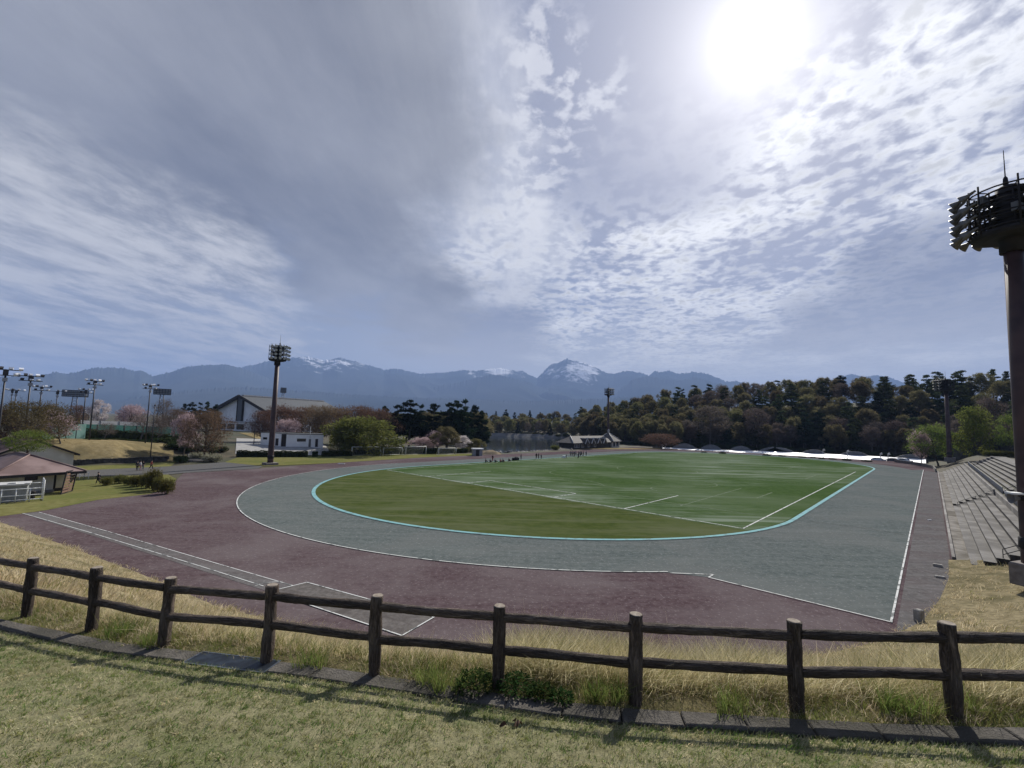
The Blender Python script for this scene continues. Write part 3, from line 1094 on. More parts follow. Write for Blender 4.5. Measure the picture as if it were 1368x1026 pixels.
pr = rng.uniform(0, 1, n) + patch * .16
mi = np.where(pr > .52, 0, np.where(pr > .27, 1, 2))
hh = rng.uniform(.018, .055, n) * (1 + .35 * np.sin(lx * 7 + db * 5) * np.sin(db * 8 - lx * 3)) * np.where(mi == 2, 1.15, 1.0)
blades('lawn_grass', base, hh, rng.uniform(.004, .009, n), rng.uniform(.35, .98, n), rng.normal(-.3, 1.3, n), mi, [g_pale, g_olive, g_green])


def tufts(name, centers, per, spread, hrange, wrange, mats, probs, lean=(.2, .8), az=(None, None), hs=None):
    n = len(centers)
    ci = np.repeat(np.arange(n), per)
    N = len(ci)
    a = rng.uniform(0, 2 * pi, N); rr = np.sqrt(rng.uniform(0, 1, N)) * spread
    base = centers[ci] + np.stack([np.cos(a) * rr, np.sin(a) * rr, np.zeros(N)], -1)
    hsc = (hs if hs is not None else np.ones(n))[ci]
    h = rng.uniform(hrange[0], hrange[1], N) * hsc * rng.uniform(.75, 1.15, n)[ci]
    w = rng.uniform(wrange[0], wrange[1], N)
    ln = rng.uniform(lean[0], lean[1], N)
    if az[0] is None: la = a + rng.normal(0, .5, N)
    else: la = np.where(rng.uniform(0, 1, N) < .6, rng.normal(az[0], az[1], N), a)
    tm = rng.choice(len(mats), n, p=probs)[ci]
    alt = rng.choice(len(mats), N, p=probs)
    mi = np.where(rng.uniform(0, 1, N) < .6, tm, alt)
    return blades(name, base, h, w, ln, la, mi, mats)


def bank_pts(n, smin, smax, tmin, tmax, near_bias=0.0):
    """random points on the bank mesh"""
    s = rng.uniform(smin, smax, n) * (MBk - 1); t = rng.uniform(tmin, tmax, n) * (NB - 1)
    j, i = np.minimum(s.astype(int), MBk - 2), np.minimum(t.astype(int), NB - 2)
    fs, ft_ = (s - j)[:, None], (t - i)[:, None]
    return (bank_v[j, i] * (1 - fs) * (1 - ft_) + bank_v[j, i + 1] * (1 - fs) * ft_ + bank_v[j + 1, i] * fs * (1 - ft_) + bank_v[j + 1, i + 1] * fs * ft_)


P = bank_pts(80000, 0.0, 1.0, 0.0, 1.0)
dist = np.linalg.norm(P - [0, 0, EYE], axis=1)
hole = np.sin(P[:, 0] * 1.9 + 1.3 * np.sin(P[:, 1] * .8)) * np.sin(P[:, 1] * 2.2 + 1.1 * np.sin(P[:, 0] * .7)) + .5 * np.sin(P[:, 0] * 4.3 + P[:, 1] * 3.1)
keep = (rng.uniform(0, 1, len(P)) < np.clip(14 / dist, .0, 1)) & (hole + rng.normal(0, .35, len(P)) > -.35)
P = P[keep]; dist = dist[keep]
P = P[:15000] if len(P) > 15000 else P
dist = np.linalg.norm(P - [0, 0, EYE], axis=1)
wsc = np.clip(dist / 9, 1, 4)
# far tufts are fewer but broader-bladed
far = dist > 16
lump = .78 + .5 * np.sin(P[:, 0] * 1.1 + P[:, 1] * .7) * np.sin(P[:, 0] * .37 - P[:, 1] * 1.3 + 2)
tufts('dry_grass', P[~far] - [0, 0, .02], 15, .17, (.16, .44), (.005, .010), [g_straw, g_tan, g_olive], [.55, .33, .12], (.3, .95), (-.6, .9), hs=lump[~far])
tufts('dry_grass', P[far] - [0, 0, .02], 10, .34, (.15, .40), (.015, .035), [g_straw, g_tan, g_olive], [.50, .34, .16], (.3, .95), (-.6, .9), hs=lump[far])
# thick straw along the crest behind the fence, on the right half above all
n = 5600
cx = np.concatenate([rng.uniform(-9, 8, int(n * .45)), rng.uniform(-.4, 7.5, int(n * .55))])
cyo = rng.uniform(.05, 2.2, n)
cyb = np.interp(cx, [c[0] for c in crest], [c[1] for c in crest]); czb = np.interp(cx, [c[0] for c in crest], [c[2] for c in crest])
bx, by = cx + cyo * .12, cyb + cyo
# height from the bank: nearest rung sample
Bv = bank_v[-14:].reshape(-1, 3)
bzv = np.empty(n)
for k in range(0, n, 400):
    d2 = (bx[k:k + 400, None] - Bv[None, :, 0]) ** 2 + (by[k:k + 400, None] - Bv[None, :, 1]) ** 2
    bi = np.argsort(d2, axis=1)[:, :4]
    wq = 1 / (np.take_along_axis(d2, bi, 1) + .01)
    bzv[k:k + 400] = (Bv[bi, 2] * wq).sum(1) / wq.sum(1)
hsv = np.where(bx > -.3, 1.55, .9) + .35 * np.sin(bx * 1.9) * np.sin(bx * .8 + 1) + .15 * np.sin(bx * 5)
tufts('dry_grass', np.stack([bx, by, bzv - .03], -1), 15, .12, (.16, .40), (.004, .009), [g_straw, g_tan, g_olive], [.58, .30, .12], (.25, .95), (-.2, 1.0), hs=hsv)
# green weeds on the verge between kerb and fence
n = 2600
cx = rng.uniform(-11, 8, n)
k0 = np.interp(cx, [k[0] for k in KERB], [k[1] for k in KERB]) + .10; k1 = np.interp(cx, [c[0] for c in crest], [c[1] for c in crest]) + .25
tt = rng.uniform(0, 1, n)
cy = k0 + (k1 - k0) * tt
cz = np.interp(cx, [k[0] for k in KERB], [k[2] for k in KERB]) * (1 - tt) + np.interp(cx, [c[0] for c in crest], [c[2] for c in crest]) * tt
gh = .55 + .5 * tt + .4 * np.sin(cx * 2.3 + .5) * np.sin(cx * .9)
tufts('verge_weeds', np.stack([cx, cy, cz - .01], -1), 14, .075, (.05, .17), (.004, .009), [g_green, g_olive, g_pale, g_straw], [.40, .27, .21, .12], (.2, .9), hs=np.clip(gh, .4, 1.5))
# bolder green clumps
gcl = np.array([(-4.9, 6.25, 7.16), (-2.4, 5.72, 7.28), (-.85, 5.30, 7.30), (-.65, 5.2, 7.31), (1.05, 4.98, 7.39), (1.2, 4.95, 7.40), (3.95, 4.75, 7.49), (4.3, 4.62, 7.5), (2.4, 4.75, 7.42), (-5.6, 6.6, 7.14), (4.75, 4.7, 7.5)])
gcl = np.repeat(gcl + [0, .17, 0], 9, axis=0) + rng.normal(0, .10, (99, 3)) * [1, .5, 0]
tufts('green_grass', gcl, 16, .06, (.14, .34), (.005, .010), [g_green, g_olive], [.8, .2], (.15, .75))
# thin dry stalks standing above the straw
n = 90
sx = rng.uniform(-.8, 6.8, n); yb_ = np.interp(sx, [c[0] for c in crest], [c[1] for c in crest])
so_ = rng.uniform(.15, 1.6, n)
blades('dry_stalks', np.stack([sx, yb_ + so_, 7.42 - so_ * .5], -1), rng.uniform(.45, .95, n), np.full(n, .005), rng.uniform(.05, .4, n), rng.normal(0, 1.2, n), np.zeros(n, int), [g_straw], bend=.3)

# leafy weeds by the posts, and three dead leaves on the lawn
m_weed = leaf_material('weed_leaf', (.022, .050, .016), (.045, .080, .024), .25, .1, 6)


def leafy_weed(x, y, z, r, n, label, g='leafy weeds by the fence posts'):
    mb = MB()
    for _ in range(n):
        a = random.uniform(0, 2 * pi); q = r * sqrt(random.random())
        hgt_ = random.uniform(.02, .16) * (1.2 - q / r * .6) * r / .2
        c = Vector((cos(a) * q, sin(a) * q, hgt_))
        L = random.uniform(.03, .06); wd = L * .55
        d = Vector((cos(a + random.uniform(-1, 1)), sin(a + random.uniform(-1, 1)), random.uniform(-.2, .7))).normalized()
        s = d.cross(Vector((0, 0, 1))).normalized()
        up = s.cross(d)
        mb.add([c, c + d * L * .5 + s * wd * .5 + up * .006, c + d * L, c + d * L * .5 - s * wd * .5 + up * .006], [(0, 1, 2, 3)])
    for _ in range(14):
        a = random.uniform(0, 2 * pi); q = r * .7 * random.random()
        mb.bar((0, 0, -.02), (cos(a) * q, sin(a) * q, random.uniform(.05, .14) * r / .2), .004)
    o = mb.build('leafy_weed', m_weed, loc=(x, y, z))
    return tag(o, label, 'weed', g)


leafy_weed(-.33, 5.40, 7.33, .20, 420, 'dark green leafy weed just left of the fifth fence post')
leafy_weed(.13, 5.34, 7.34, .20, 380, 'dark green leafy weed just right of the fifth fence post')
leafy_weed(.42, 5.22, 7.36, .14, 240, 'low dark leafy weed close to the kerb between two posts')
leafy_weed(.62, 5.12, 7.38, .11, 160, 'smallest dark leafy weed, at the edge of the kerb')
m_dead = material('dead_leaf_brown', (.045, .022, .014), .8, (.08, .04, .022), 20)
for k, (px, py, lb) in enumerate([(672, 970, 'small dark brown curled dead leaf on the lawn, left of two others'), (684, 967, 'middle dark dead leaf standing upright on the lawn'), (694, 972, 'dark dead leaf lying on the lawn, right of two others')]):
    p = at(px, py, 7.56)
    yy = np.interp(p.x, [q[0] for q in KERB], [q[1] for q in KERB]) - .14 - p.y
    zz = np.interp(p.x, [q[0] for q in KERB], [q[2] for q in KERB]) + lawn_rise(yy)
    p = at(px, py, zz + .02)
    mb = MB()
    for i in range(4):
        for j in range(3): pass
    vs = []
    for i in range(5):
        for j in range(4):
            u, v = i / 4 - .5, j / 3 - .5
            wd = (1 - (2 * u) ** 2 * .85)
            vs.append((u * .07, v * .045 * wd, .02 + .03 * abs(v) * 2 * wd + .018 * sin(u * 5 + k)))
    mb.add(vs, [(i * 4 + j, (i + 1) * 4 + j, (i + 1) * 4 + j + 1, i * 4 + j + 1) for i in range(4) for j in range(3)], 0, True)
    o = mb.build('dead_leaf', m_dead, loc=(p.x, p.y, zz + .012), rz=k * 1.9)
    o.rotation_euler[0] = (.5, 1.1, .2)[k]
    tag(o, lb, 'dead leaf', 'dead leaves on the lawn')
# ------------------------------------------------------------------ terraced stand on the right
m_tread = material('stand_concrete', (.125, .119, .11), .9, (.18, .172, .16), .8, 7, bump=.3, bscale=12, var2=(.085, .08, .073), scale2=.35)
m_riser = material('stand_riser', (.022, .021, .019), .95, (.05, .046, .042), 1.0, 6, bump=.4, bscale=8)  # stained concrete, darkened further to paint in the shade under the slab noses
m_wallc = material('wall_concrete', (.20, .19, .175), .92, (.28, .265, .245), .9, 7, bump=.4, bscale=9, var2=(.14, .13, .12), scale2=.25)
m_rail_dark = material('dark_pipe', (.030, .032, .034), .5, metallic=.4, spec=.5)
m_white_metal = material('white_painted_metal', (.72, .73, .72), .5, (.60, .61, .60), 3, 4)
stand = empty('terraced_stand', fld(53, 60, 0), 0, 'grey concrete terraced stand with two tiers of steps beside the home straight', 'stand')
SO = Vector(stand.location)


def S(u, v, z): return fld(u, v, z) - SO


VS0, VS1 = -.6, 120.5
AISLE = (38.0, 41.0)


def tiers(name, u0, z0, n, pu, pz, mats):
    mb = MB()
    for k in range(n):
        ua, ub = u0 + k * pu, u0 + (k + 1) * pu
        zt = z0 + (k + 1) * pz
        for va, vb in ((VS0, AISLE[0]), (AISLE[1], VS1)):
            nv = max(2, int((vb - va) / 6))
            for i in range(nv):                      # slabs with thin joints
                a, b = va + (vb - va) * i / nv + .012, va + (vb - va) * (i + 1) / nv - .012
                dz_ = random.uniform(-.006, .006)
                mb.add([S(ua - .05, a, zt + dz_), S(ub, a, zt + dz_), S(ub, b, zt + dz_), S(ua - .05, b, zt + dz_),
                        S(ua - .05, a, zt - .045), S(ub, a, zt - .045), S(ub, b, zt - .045), S(ua - .05, b, zt - .045)],
                       [(0, 1, 2, 3), (0, 3, 7, 4), (0, 4, 5, 1), (3, 2, 6, 7), (1, 5, 6, 2)], 0)
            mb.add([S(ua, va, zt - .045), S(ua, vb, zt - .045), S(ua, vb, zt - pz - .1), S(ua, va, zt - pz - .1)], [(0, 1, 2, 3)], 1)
        # the aisle stairs: two half steps
        for h in (0, 1):
            uu = ua + h * pu / 2; zz = z0 + k * pz + (h + 1) * pz / 2
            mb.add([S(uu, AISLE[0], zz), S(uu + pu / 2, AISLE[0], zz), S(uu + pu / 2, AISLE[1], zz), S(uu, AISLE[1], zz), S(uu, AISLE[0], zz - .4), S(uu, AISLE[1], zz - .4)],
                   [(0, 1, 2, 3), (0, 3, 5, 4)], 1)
        # end cheeks
        for v in (VS0, VS1):
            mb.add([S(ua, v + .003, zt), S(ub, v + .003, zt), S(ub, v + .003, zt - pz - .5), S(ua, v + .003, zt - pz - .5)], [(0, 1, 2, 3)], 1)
    return mb.build(name, mats, stand)


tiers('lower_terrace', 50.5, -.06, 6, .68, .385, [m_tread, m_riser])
uP = 50.5 + 6 * .68
zP = -.06 + 6 * .385
pw = MB()
for va, vb in ((VS0, AISLE[0]), (AISLE[1], VS1)):
    pw.add([S(uP + .02, va, zP - .1), S(uP + .2, va, zP - .1), S(uP + .2, vb, zP - .1), S(uP + .02, vb, zP - .1),
            S(uP + .02, va, zP + .62), S(uP + .2, va, zP + .62), S(uP + .2, vb, zP + .62), S(uP + .02, vb, zP + .62)],
           [(4, 5, 6, 7), (0, 3, 7, 4), (1, 5, 6, 2), (0, 4, 5, 1), (3, 2, 6, 7)])
pw.build('parapet', m_wallc, stand)
cw = MB()
cw.add([S(uP + .2, VS0, zP + .03), S(uP + 1.0, VS0, zP + .03), S(uP + 1.0, VS1, zP + .03), S(uP + .2, VS1, zP + .03)], [(0, 1, 2, 3)])
cw.build('walkway', m_tread, stand)
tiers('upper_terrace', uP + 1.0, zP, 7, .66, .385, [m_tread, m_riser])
uT, zT = uP + 1.0 + 7 * .66, zP + 7 * .385
tw = MB()
tw.add([S(uT, VS0, zT - .03), S(uT + 2.2, VS0, zT - .03), S(uT + 2.2, VS1, zT - .03), S(uT, VS1, zT - .03), S(uT + 2.2, VS0, zT - 2), S(uT + 2.2, VS1, zT - 2)], [(0, 1, 2, 3), (1, 4, 5, 2)])
tw.build('top_walkway', m_tread, stand)


def pipe_rail(name, pts, h, parent, mat, n=2, r=.024, step=2.0, org=SO):
    mb = MB()
    pts = [Vector(p) for p in pts]
    for k in range(1, n + 1):
        mb.tube([p + Vector((0, 0, h * k / n)) for p in pts], r, 6)
    for a, b in zip(pts, pts[1:]):
        m_ = max(1, int((b - a).length / step))
        for i in range(m_ + 1):
            p = a.lerp(b, i / m_)
            mb.tube([p, p + Vector((0, 0, h))], r, 6)
    return mb.build(name, mat, parent)


pipe_rail('railing', [S(50.9, AISLE[0] - .1, .2), S(uP - .1, AISLE[0] - .1, zP + .05)], .75, stand, m_rail_dark)
pipe_rail('railing', [S(uP + 1.1, AISLE[0] - .1, zP + .3), S(uT, AISLE[0] - .1, zT)], .85, stand, m_rail_dark)
pipe_rail('railing', [S(52.2, VS0 + .3, .95), S(uP - .3, VS0 + .3, zP - .1)], .8, stand, m_rail_dark, 2, .028)
bal = MB()
for va, vb in ((VS0 + .2, AISLE[0] - .2), (AISLE[1] + .2, VS1 - .2)):
    nn = int((vb - va) / .45)
    for i in range(nn + 1):
        v = va + (vb - va) * i / nn
        bal.bar(S(uP + .92, v, zP), S(uP + .92, v, zP + .95), .10, .04)
    bal.bar(S(uP + .92, va, zP + .97), S(uP + .92, vb, zP + .97), .06, .05)
bal.build('balustrade', material('pale_concrete', (.42, .41, .385), .9, (.34, .33, .31), 2, 5), stand)
# low wall between track and stand, with its steel channel
lw = empty('track_edge_wall', fld(49.5, 60, 0), 0, 'long low concrete kerb wall between the grey track and the stand', 'wall')
mb = MB()
for k in range(18):
    va, vb = 1.5 + k * 6.6, 1.5 + (k + 1) * 6.6 - .05
    o_ = Vector(lw.location)
    z1 = .27 + random.uniform(-.02, .02)
    pts = [fld(u, v, z) - o_ for z in (-.1, z1) for v in (va, vb) for u in (49.42, 49.62)]
    mb.add(pts, [(0, 1, 3, 2), (4, 6, 7, 5), (0, 4, 5, 1), (2, 3, 7, 6), (0, 2, 6, 4), (1, 5, 7, 3)])
mb.build('wall_block', m_wallc, lw)
mb = MB()
mb.add([fld(49.66, 1.5, .012) - o_, fld(50.5, 1.5, .012) - o_, fld(50.5, 120, .012) - o_, fld(49.66, 120, .012) - o_], [(0, 1, 2, 3)])
mb.build('drain_strip', ground_mat('pale_drain', (.24, .225, .20), (.32, .30, .27), (.13, .12, .10), .9, .3), lw)
# retaining wall at the far right bend
rwall = MB()
wp = [at(1196, 617.5), at(1215, 620), at(1232, 622.5), at(1248, 626.5), at(1251.5, 631)]
for a, b in zip(wp, wp[1:]):
    d = (b - a); nrm = Vector((d.y, -d.x, 0)).normalized() * -.3
    rwall.add([a, b, b - nrm, a - nrm] + [p + Vector((0, 0, .95)) for p in (a, b, b - nrm, a - nrm)], [(4, 5, 6, 7), (0, 1, 5, 4), (2, 3, 7, 6), (1, 2, 6, 5), (0, 4, 7, 3)])
tag(rwall.build('retaining_wall', material('dark_block_wall', (.085, .08, .075), .95, (.14, .13, .12), 1.5, 6, bump=.5)), 'low dark retaining wall curving round the far right bend of the track', 'wall')
# fence of dark boards behind the berm
bw = MB()
fpts = [atd(px, d) for px, d in ((1262, 225), (1300, 214), (1340, 205), (1400, 196))]
fpx = (1262, 1300, 1340, 1400)
for i, (a, b) in enumerate(zip(fpts, fpts[1:])):
    A = Vector((a[0], a[1], hz(*a) - 1)); B = Vector((b[0], b[1], hz(*b) - 1))
    nseg = 8
    for k in range(nseg):
        p, q = A.lerp(B, (k + .02) / nseg), A.lerp(B, (k + .98) / nseg)
        ha = 6.2 + i * 1.2 + random.uniform(-.05, .05)
        d = (q - p).normalized(); nn = Vector((-d.y, d.x, 0)) * .06
        bw.add([p - nn, q - nn, q + nn, p + nn] + [v + Vector((0, 0, ha)) for v in (p - nn, q - nn, q + nn, p + nn)], [(4, 5, 6, 7), (0, 1, 5, 4), (2, 3, 7, 6), (1, 2, 6, 5), (0, 4, 7, 3)])
tag(bw.build('screen_wall', material('dark_screen', (.030, .032, .034), .9, (.05, .05, .05), .6, 5)), 'tall dark grey screen wall behind the top of the stand under the trees', 'wall')

# ------------------------------------------------------------------ floodlight towers
m_mast = material('mast_brown', (.050, .026, .025), .55, (.034, .019, .019), 1.5, 5, spec=.4, var2=(.07, .04, .035), scale2=.4)
m_dark = material('head_dark', (.012, .011, .012), .7, (.02, .018, .018), 2)
m_lamp = material('lamp_housing', (.17, .165, .15), .45, (.13, .125, .115), 4, metallic=.5, spec=.5)
m_lens = material('lamp_glass', (.45, .47, .48), .15, spec=.6)
m_plinth = material('plinth_concrete', (.14, .125, .115), .92, (.20, .18, .165), 2.5, 6, bump=.4)

# one lamp along +X, opening outwards
def lamp_meshes():
    mb = MB()
    mb.tube([(0, 0, 0), (.10, 0, 0), (.20, 0, 0), (.58, 0, 0), (.62, 0, 0)], [.07, .11, .13, .33, .335], 12, caps=False)
    mb.tube([(-.28, 0, .0), (.02, 0, 0)], .085, 8)
    mb.bar((-.1, -.16, 0), (.25, -.16, 0), .03, .06); mb.bar((-.1, .16, 0), (.25, .16, 0), .03, .06); mb.bar((-.1, -.16, 0), (-.1, .16, 0), .03, .06)
    a = mb.build('floodlight', m_lamp)
    l2 = MB()
    n = 12
    l2.add([(.585, .325 * cos(2 * pi * j / n), .325 * sin(2 * pi * j / n)) for j in range(n)], [tuple(range(n))])
    b = l2.build('lens', m_lens, a)
    return a, b


LAMP, LENS = lamp_meshes()
for o in (LAMP, LENS): col.objects.unlink(o)


def add_lamp(parent, loc, az, tilt, scale=1.0):
    a = LAMP.copy(); link(a, parent)
    a.location = loc
    a.rotation_euler = (0, tilt, az)
    a.scale = (scale,) * 3
    b = LENS.copy(); link(b, a)
    return a


def tower_head(parent, zp, first):
    """platform basket, frames and lamps; local +Y looks at the pitch"""
    A, B = 1.75, 1.95

    def ell(t, ka=1.0, kb=1.0):
        return Vector((A * ka * sin(t), B * kb * cos(t), 0))
    mb = MB()
    n = 28
    prof_ = [(.30, .25, .55), (.72, .70, .58), (.95, .94, .72), (1.0, 1.0, .88), (1.0, 1.0, 1.05), (.94, .94, 1.05), (.93, .93, .8)]
    vs = []
    for ka, kb, z in prof_:
        for j in range(n):
            p = ell(2 * pi * j / n, ka, kb); vs.append((p.x, p.y, zp + z))
    fs = [(i * n + j, i * n + (j + 1) % n, (i + 1) * n + (j + 1) % n, (i + 1) * n + j) for i in range(len(prof_) - 1) for j in range(n)]
    fs.append(tuple(reversed(range(n)))); fs.append(tuple((len(prof_) - 1) * n + j for j in range(n)))
    mb.add(vs, fs, 0, False)
    mb.build('platform', m_dark, parent)
    fr = MB()
    ths = [radians(a) for a in (-66, -40, -13, 13, 40, 66)]
    rows = [1.30, 2.14, 2.98, 3.82]
    allt = [2 * pi * j / 20 for j in range(21)]
    for z in rows:
        fr.tube([ell(t) + Vector((0, 0, zp + z - .1)) for t in allt], .05, 6)
        fr.tube([ell(t, .72, .6) + Vector((0, 0, zp + z - .18)) for t in allt], .06, 6)
        fr.bar((0, -B, zp + z - .22), (0, B, zp + z - .22), 1.3, .05)
    fr.tube([ell(t) + Vector((0, 0, zp + 4.12)) for t in allt if cos(t) > -.2 and t < pi] , .018, 6)
    for t in ths + [radians(a) for a in (122, 150, 180, 210, 238)]:
        p = ell(t)
        fr.tube([p + Vector((0, 0, zp + .9)), p + Vector((0, 0, zp + 4.15))], .055, 6)
        q = ell(t, .72, .6)
        fr.tube([q + Vector((0, 0, zp + .9)), q + Vector((0, 0, zp + 3.7))], .045, 6)
        for z in rows: fr.bar(p + Vector((0, 0, zp + z - .12)), q + Vector((0, 0, zp + z - .2)), .05)
    fr.build('lamp_frame', m_dark, parent)
    cb = MB()
    cb.tube([(0, 0, zp - .3), (0, 0, zp + 4.0), (0, 0, zp + 4.12)], [.62, .62, .45], 14)
    cb.build('core_column', m_dark, parent)
    gm = material('gear_grey', (.13, .135, .135), .6) if first else bpy.data.materials['gear_grey']
    for (x, y, z) in ((-.9, -.7, 2.25), (.9, -.7, 2.3), (-.8, .9, 3.35), (.8, .85, 3.3), (.1, -1.2, 2.0)):
        bx = MB(); bx.box((x, y, zp + z), (.75, .3, .55), 0); bx.bar((x - .3, y - .17, zp + z + .1), (x + .3, y - .17, zp + z + .1), .03)
        bx.build('gear_box', gm, parent)
    rod = MB()
    rod.tube([(-.3, 0, zp + 4.0), (-.3, 0, zp + 4.6), (-.3, 0, zp + 4.75), (-.3, 0, zp + 6.5)], [.16, .12, .035, .02], 8)
    rod.build('lightning_rod', m_dark, parent)
    for r_, z in enumerate(rows):
        for t in ths:
            g_ = t * .22
            p = ell(t) + Vector((sin(g_) * .34, cos(g_) * .34, zp + z))
            az = atan2(cos(g_), sin(g_))
            add_lamp(parent, p, az, radians(30), .95)


def tower(loc, zp, look, label, base_w=2.5, first=False):
    az = atan2(look[1] - loc[1], look[0] - loc[0]) - pi / 2
    t = empty('floodlight_tower', loc, az, label, 'floodlight tower', 'floodlight towers round the running track')
    mb = MB()
    mb.tube([(0, 0, .3), (0, 0, 1.2), (0, 0, zp * .5), (0, 0, zp - .2)], [.60, .59, .52, .44], 20, mi=0)
    mb.build('mast', m_mast, t)
    b = MB()
    w = base_w / 2
    b.add([(sx * k, sy * k, z) for z, k in ((-.8, w), (.42, w), (.5, w - .06)) for sx, sy in ((-1, -1), (1, -1), (1, 1), (-1, 1))],
          [(0, 1, 5, 4), (1, 2, 6, 5), (2, 3, 7, 6), (3, 0, 4, 7), (4, 5, 9, 8), (5, 6, 10, 9), (6, 7, 11, 10), (7, 4, 8, 11), (8, 9, 10, 11)])
    b.build('plinth', m_plinth, t)
    ld = MB()
    for s in (-1, 1): ld.bar((s * .17, -.72, .9), (s * .17, -.56, zp - .2), .04)
    for k in range(int((zp - 1.5) / .4)): 
        f_ = k * .4 / zp
        ld.bar((-.17, -.72 + .16 * f_, 1.2 + k * .4), (.17, -.72 + .16 * f_, 1.2 + k * .4), .025)
    ld.build('ladder', m_dark, t)
    bd = MB()
    bd.tube([(0, 0, 1.35), (0, 0, 1.42), (0, 0, 2.0), (0, 0, 2.07)], [.6, .66, .65, .58], 16, caps=False)
    bd.build('collar', m_dark, t)
    tower_head(t, zp, first)
    return t


PC = fld(0, 55)
nb_ = (31.9, 28.0, 2.15)
def across(p, s): return (p[0] + fe.x * s * 50, p[1] + fe.y * s * 50)


near_tower = tower(nb_, 20.2, (nb_[0] - fe.x * 50 + fn.x * 26, nb_[1] - fe.y * 50 + fn.y * 26), 'nearest brown floodlight tower, rising from the dry bank beside the stand', 1.7, first=True)
tower((-51.6, 98.3, 0), 21.9, across((-51.6, 98.3), 1), 'brown floodlight tower on the grass verge left of the running track')
tower((47.3, 220, .15), 24.2, across((47.3, 220), 1), 'distant floodlight tower standing beside the long low lakeside building')
tower((132.3, 136.8, 2.9), 20.0, across((132.3, 136.8), -1), 'floodlight tower on the grassy berm beyond the stand, in front of the woods')
# plate on the near mast
pl_ = MB()
pl_.box((0, 0, 1.72), (.02, .42, .30), 0)
o = pl_.build('number_plate', material('plate_white', (.6, .6, .58), .6), near_tower)
laz = atan2(-nb_[1], -nb_[0]) - near_tower.rotation_euler[2]
o.location = (cos(laz) * .69, sin(laz) * .69, .05); o.rotation_euler = (0, 0, laz)
# horn loudspeaker on a bracket of the near mast
dirl = Vector((-1, .15, 0)).normalized()
zs = 6.55
spk = empty('horn_loudspeaker', (nb_[0] - .55, nb_[1] - .1, zs), pi - .3, 'white and grey horn loudspeaker on a bracket of the nearest mast', 'loudspeaker')
h = MB(); 
h.tube([(.15, 0, 0), (.3, 0, 0), (.42, 0, 0), (.62, 0, 0)], [.07, .10, .20, .34], 14, caps=False)
h.build('horn', material('speaker_grey', (.16, .16, .16), .6), spk)
h = MB(); h.box((.42, 0, .30), (.62, .62, .10)); h.build('rain_cover', m_white_metal, spk)
h = MB(); h.bar((-.1, 0, 0), (.2, 0, 0), .08); h.tube([(-.02, 0, 0), (.18, 0, 0)], .12, 10); h.build('driver', m_dark, spk)

# concrete post and markers at the track's near right edge
m_postc = material('post_concrete', (.21, .20, .185), .92, (.29, .28, .26), 3, 6, bump=.4)
p = at(1228, 830)
mb = MB()
w, d_, h_ = .2, .16, .62
mb.add([(sx * w * k, sy * d_ * k, z) for z, k in ((-.2, 1), (h_ - .03, 1), (h_, .9)) for sx, sy in ((-1, -1), (1, -1), (1, 1), (-1, 1))],
       [(0, 1, 5, 4), (1, 2, 6, 5), (2, 3, 7, 6), (3, 0, 4, 7), (4, 5, 9, 8), (5, 6, 10, 9), (6, 7, 11, 10), (7, 4, 8, 11), (8, 9, 10, 11)])
mb.box((0, -d_ - .012, .40), (.22, .02, .16)); mb.box((.0, 0, h_ + .012), (.26, .2, .02))
tag(mb.build('concrete_post', m_postc, loc=(p.x, p.y, 0), rz=radians(20)), 'short square concrete box post at the foot of the dry bank near the chute corner', 'post')
for k, (px, py, lb) in enumerate([(1253, 757, 'small concrete marker block on the grey track edge near the stand corner'), (1256, 772, 'flatter marker block on the track edge, nearer the dry grass')]):
    p = at(px, py)
    mb = MB()
    for a in range(1):
        mb.add([(sx * .28 * q, sy * .16 * q, z) for z, q in ((-.02, 1), (.16 - .06 * k, 1), (.2 - .06 * k, .85)) for sx, sy in ((-1, -1), (1, -1), (1, 1), (-1, 1))],
               [(0, 1, 5, 4), (1, 2, 6, 5), (2, 3, 7, 6), (3, 0, 4, 7), (4, 5, 9, 8), (5, 6, 10, 9), (6, 7, 11, 10), (7, 4, 8, 11), (8, 9, 10, 11)])
        mb.tube([(-.1, 0, .15), (-.1, .02, .24 - .06 * k), (.1, .02, .24 - .06 * k), (.1, 0, .15)], .015, 6)
    tag(mb.build('marker_block', m_postc, loc=(p.x, p.y, 0), rz=radians(-43 + k * 15)), lb, 'marker', 'marker blocks on the track edge')
p = at(1242, 695)
mb = MB(); mb.box((0, 0, .03), (.5, .12, .06), radians(10)); mb.box((0, 0, .075), (.44, .08, .03), radians(10))
tag(mb.build('white_board', m_white_metal, loc=(p.x, p.y, .01)), 'small white take-off marker lying on the grey side lane by the stand', 'marker')

# ------------------------------------------------------------------ tennis court lights beyond the left lawn
m_cpole = material('court_pole', (.050, .050, .055), .5, metallic=.5)
m_creflect = material('court_reflector', (.80, .82, .84), .3, spec=.7)  # white base colour paints in the sparkle of the metal reflectors
m_clamp = material('court_lamp_dark', (.05, .05, .055), .6)


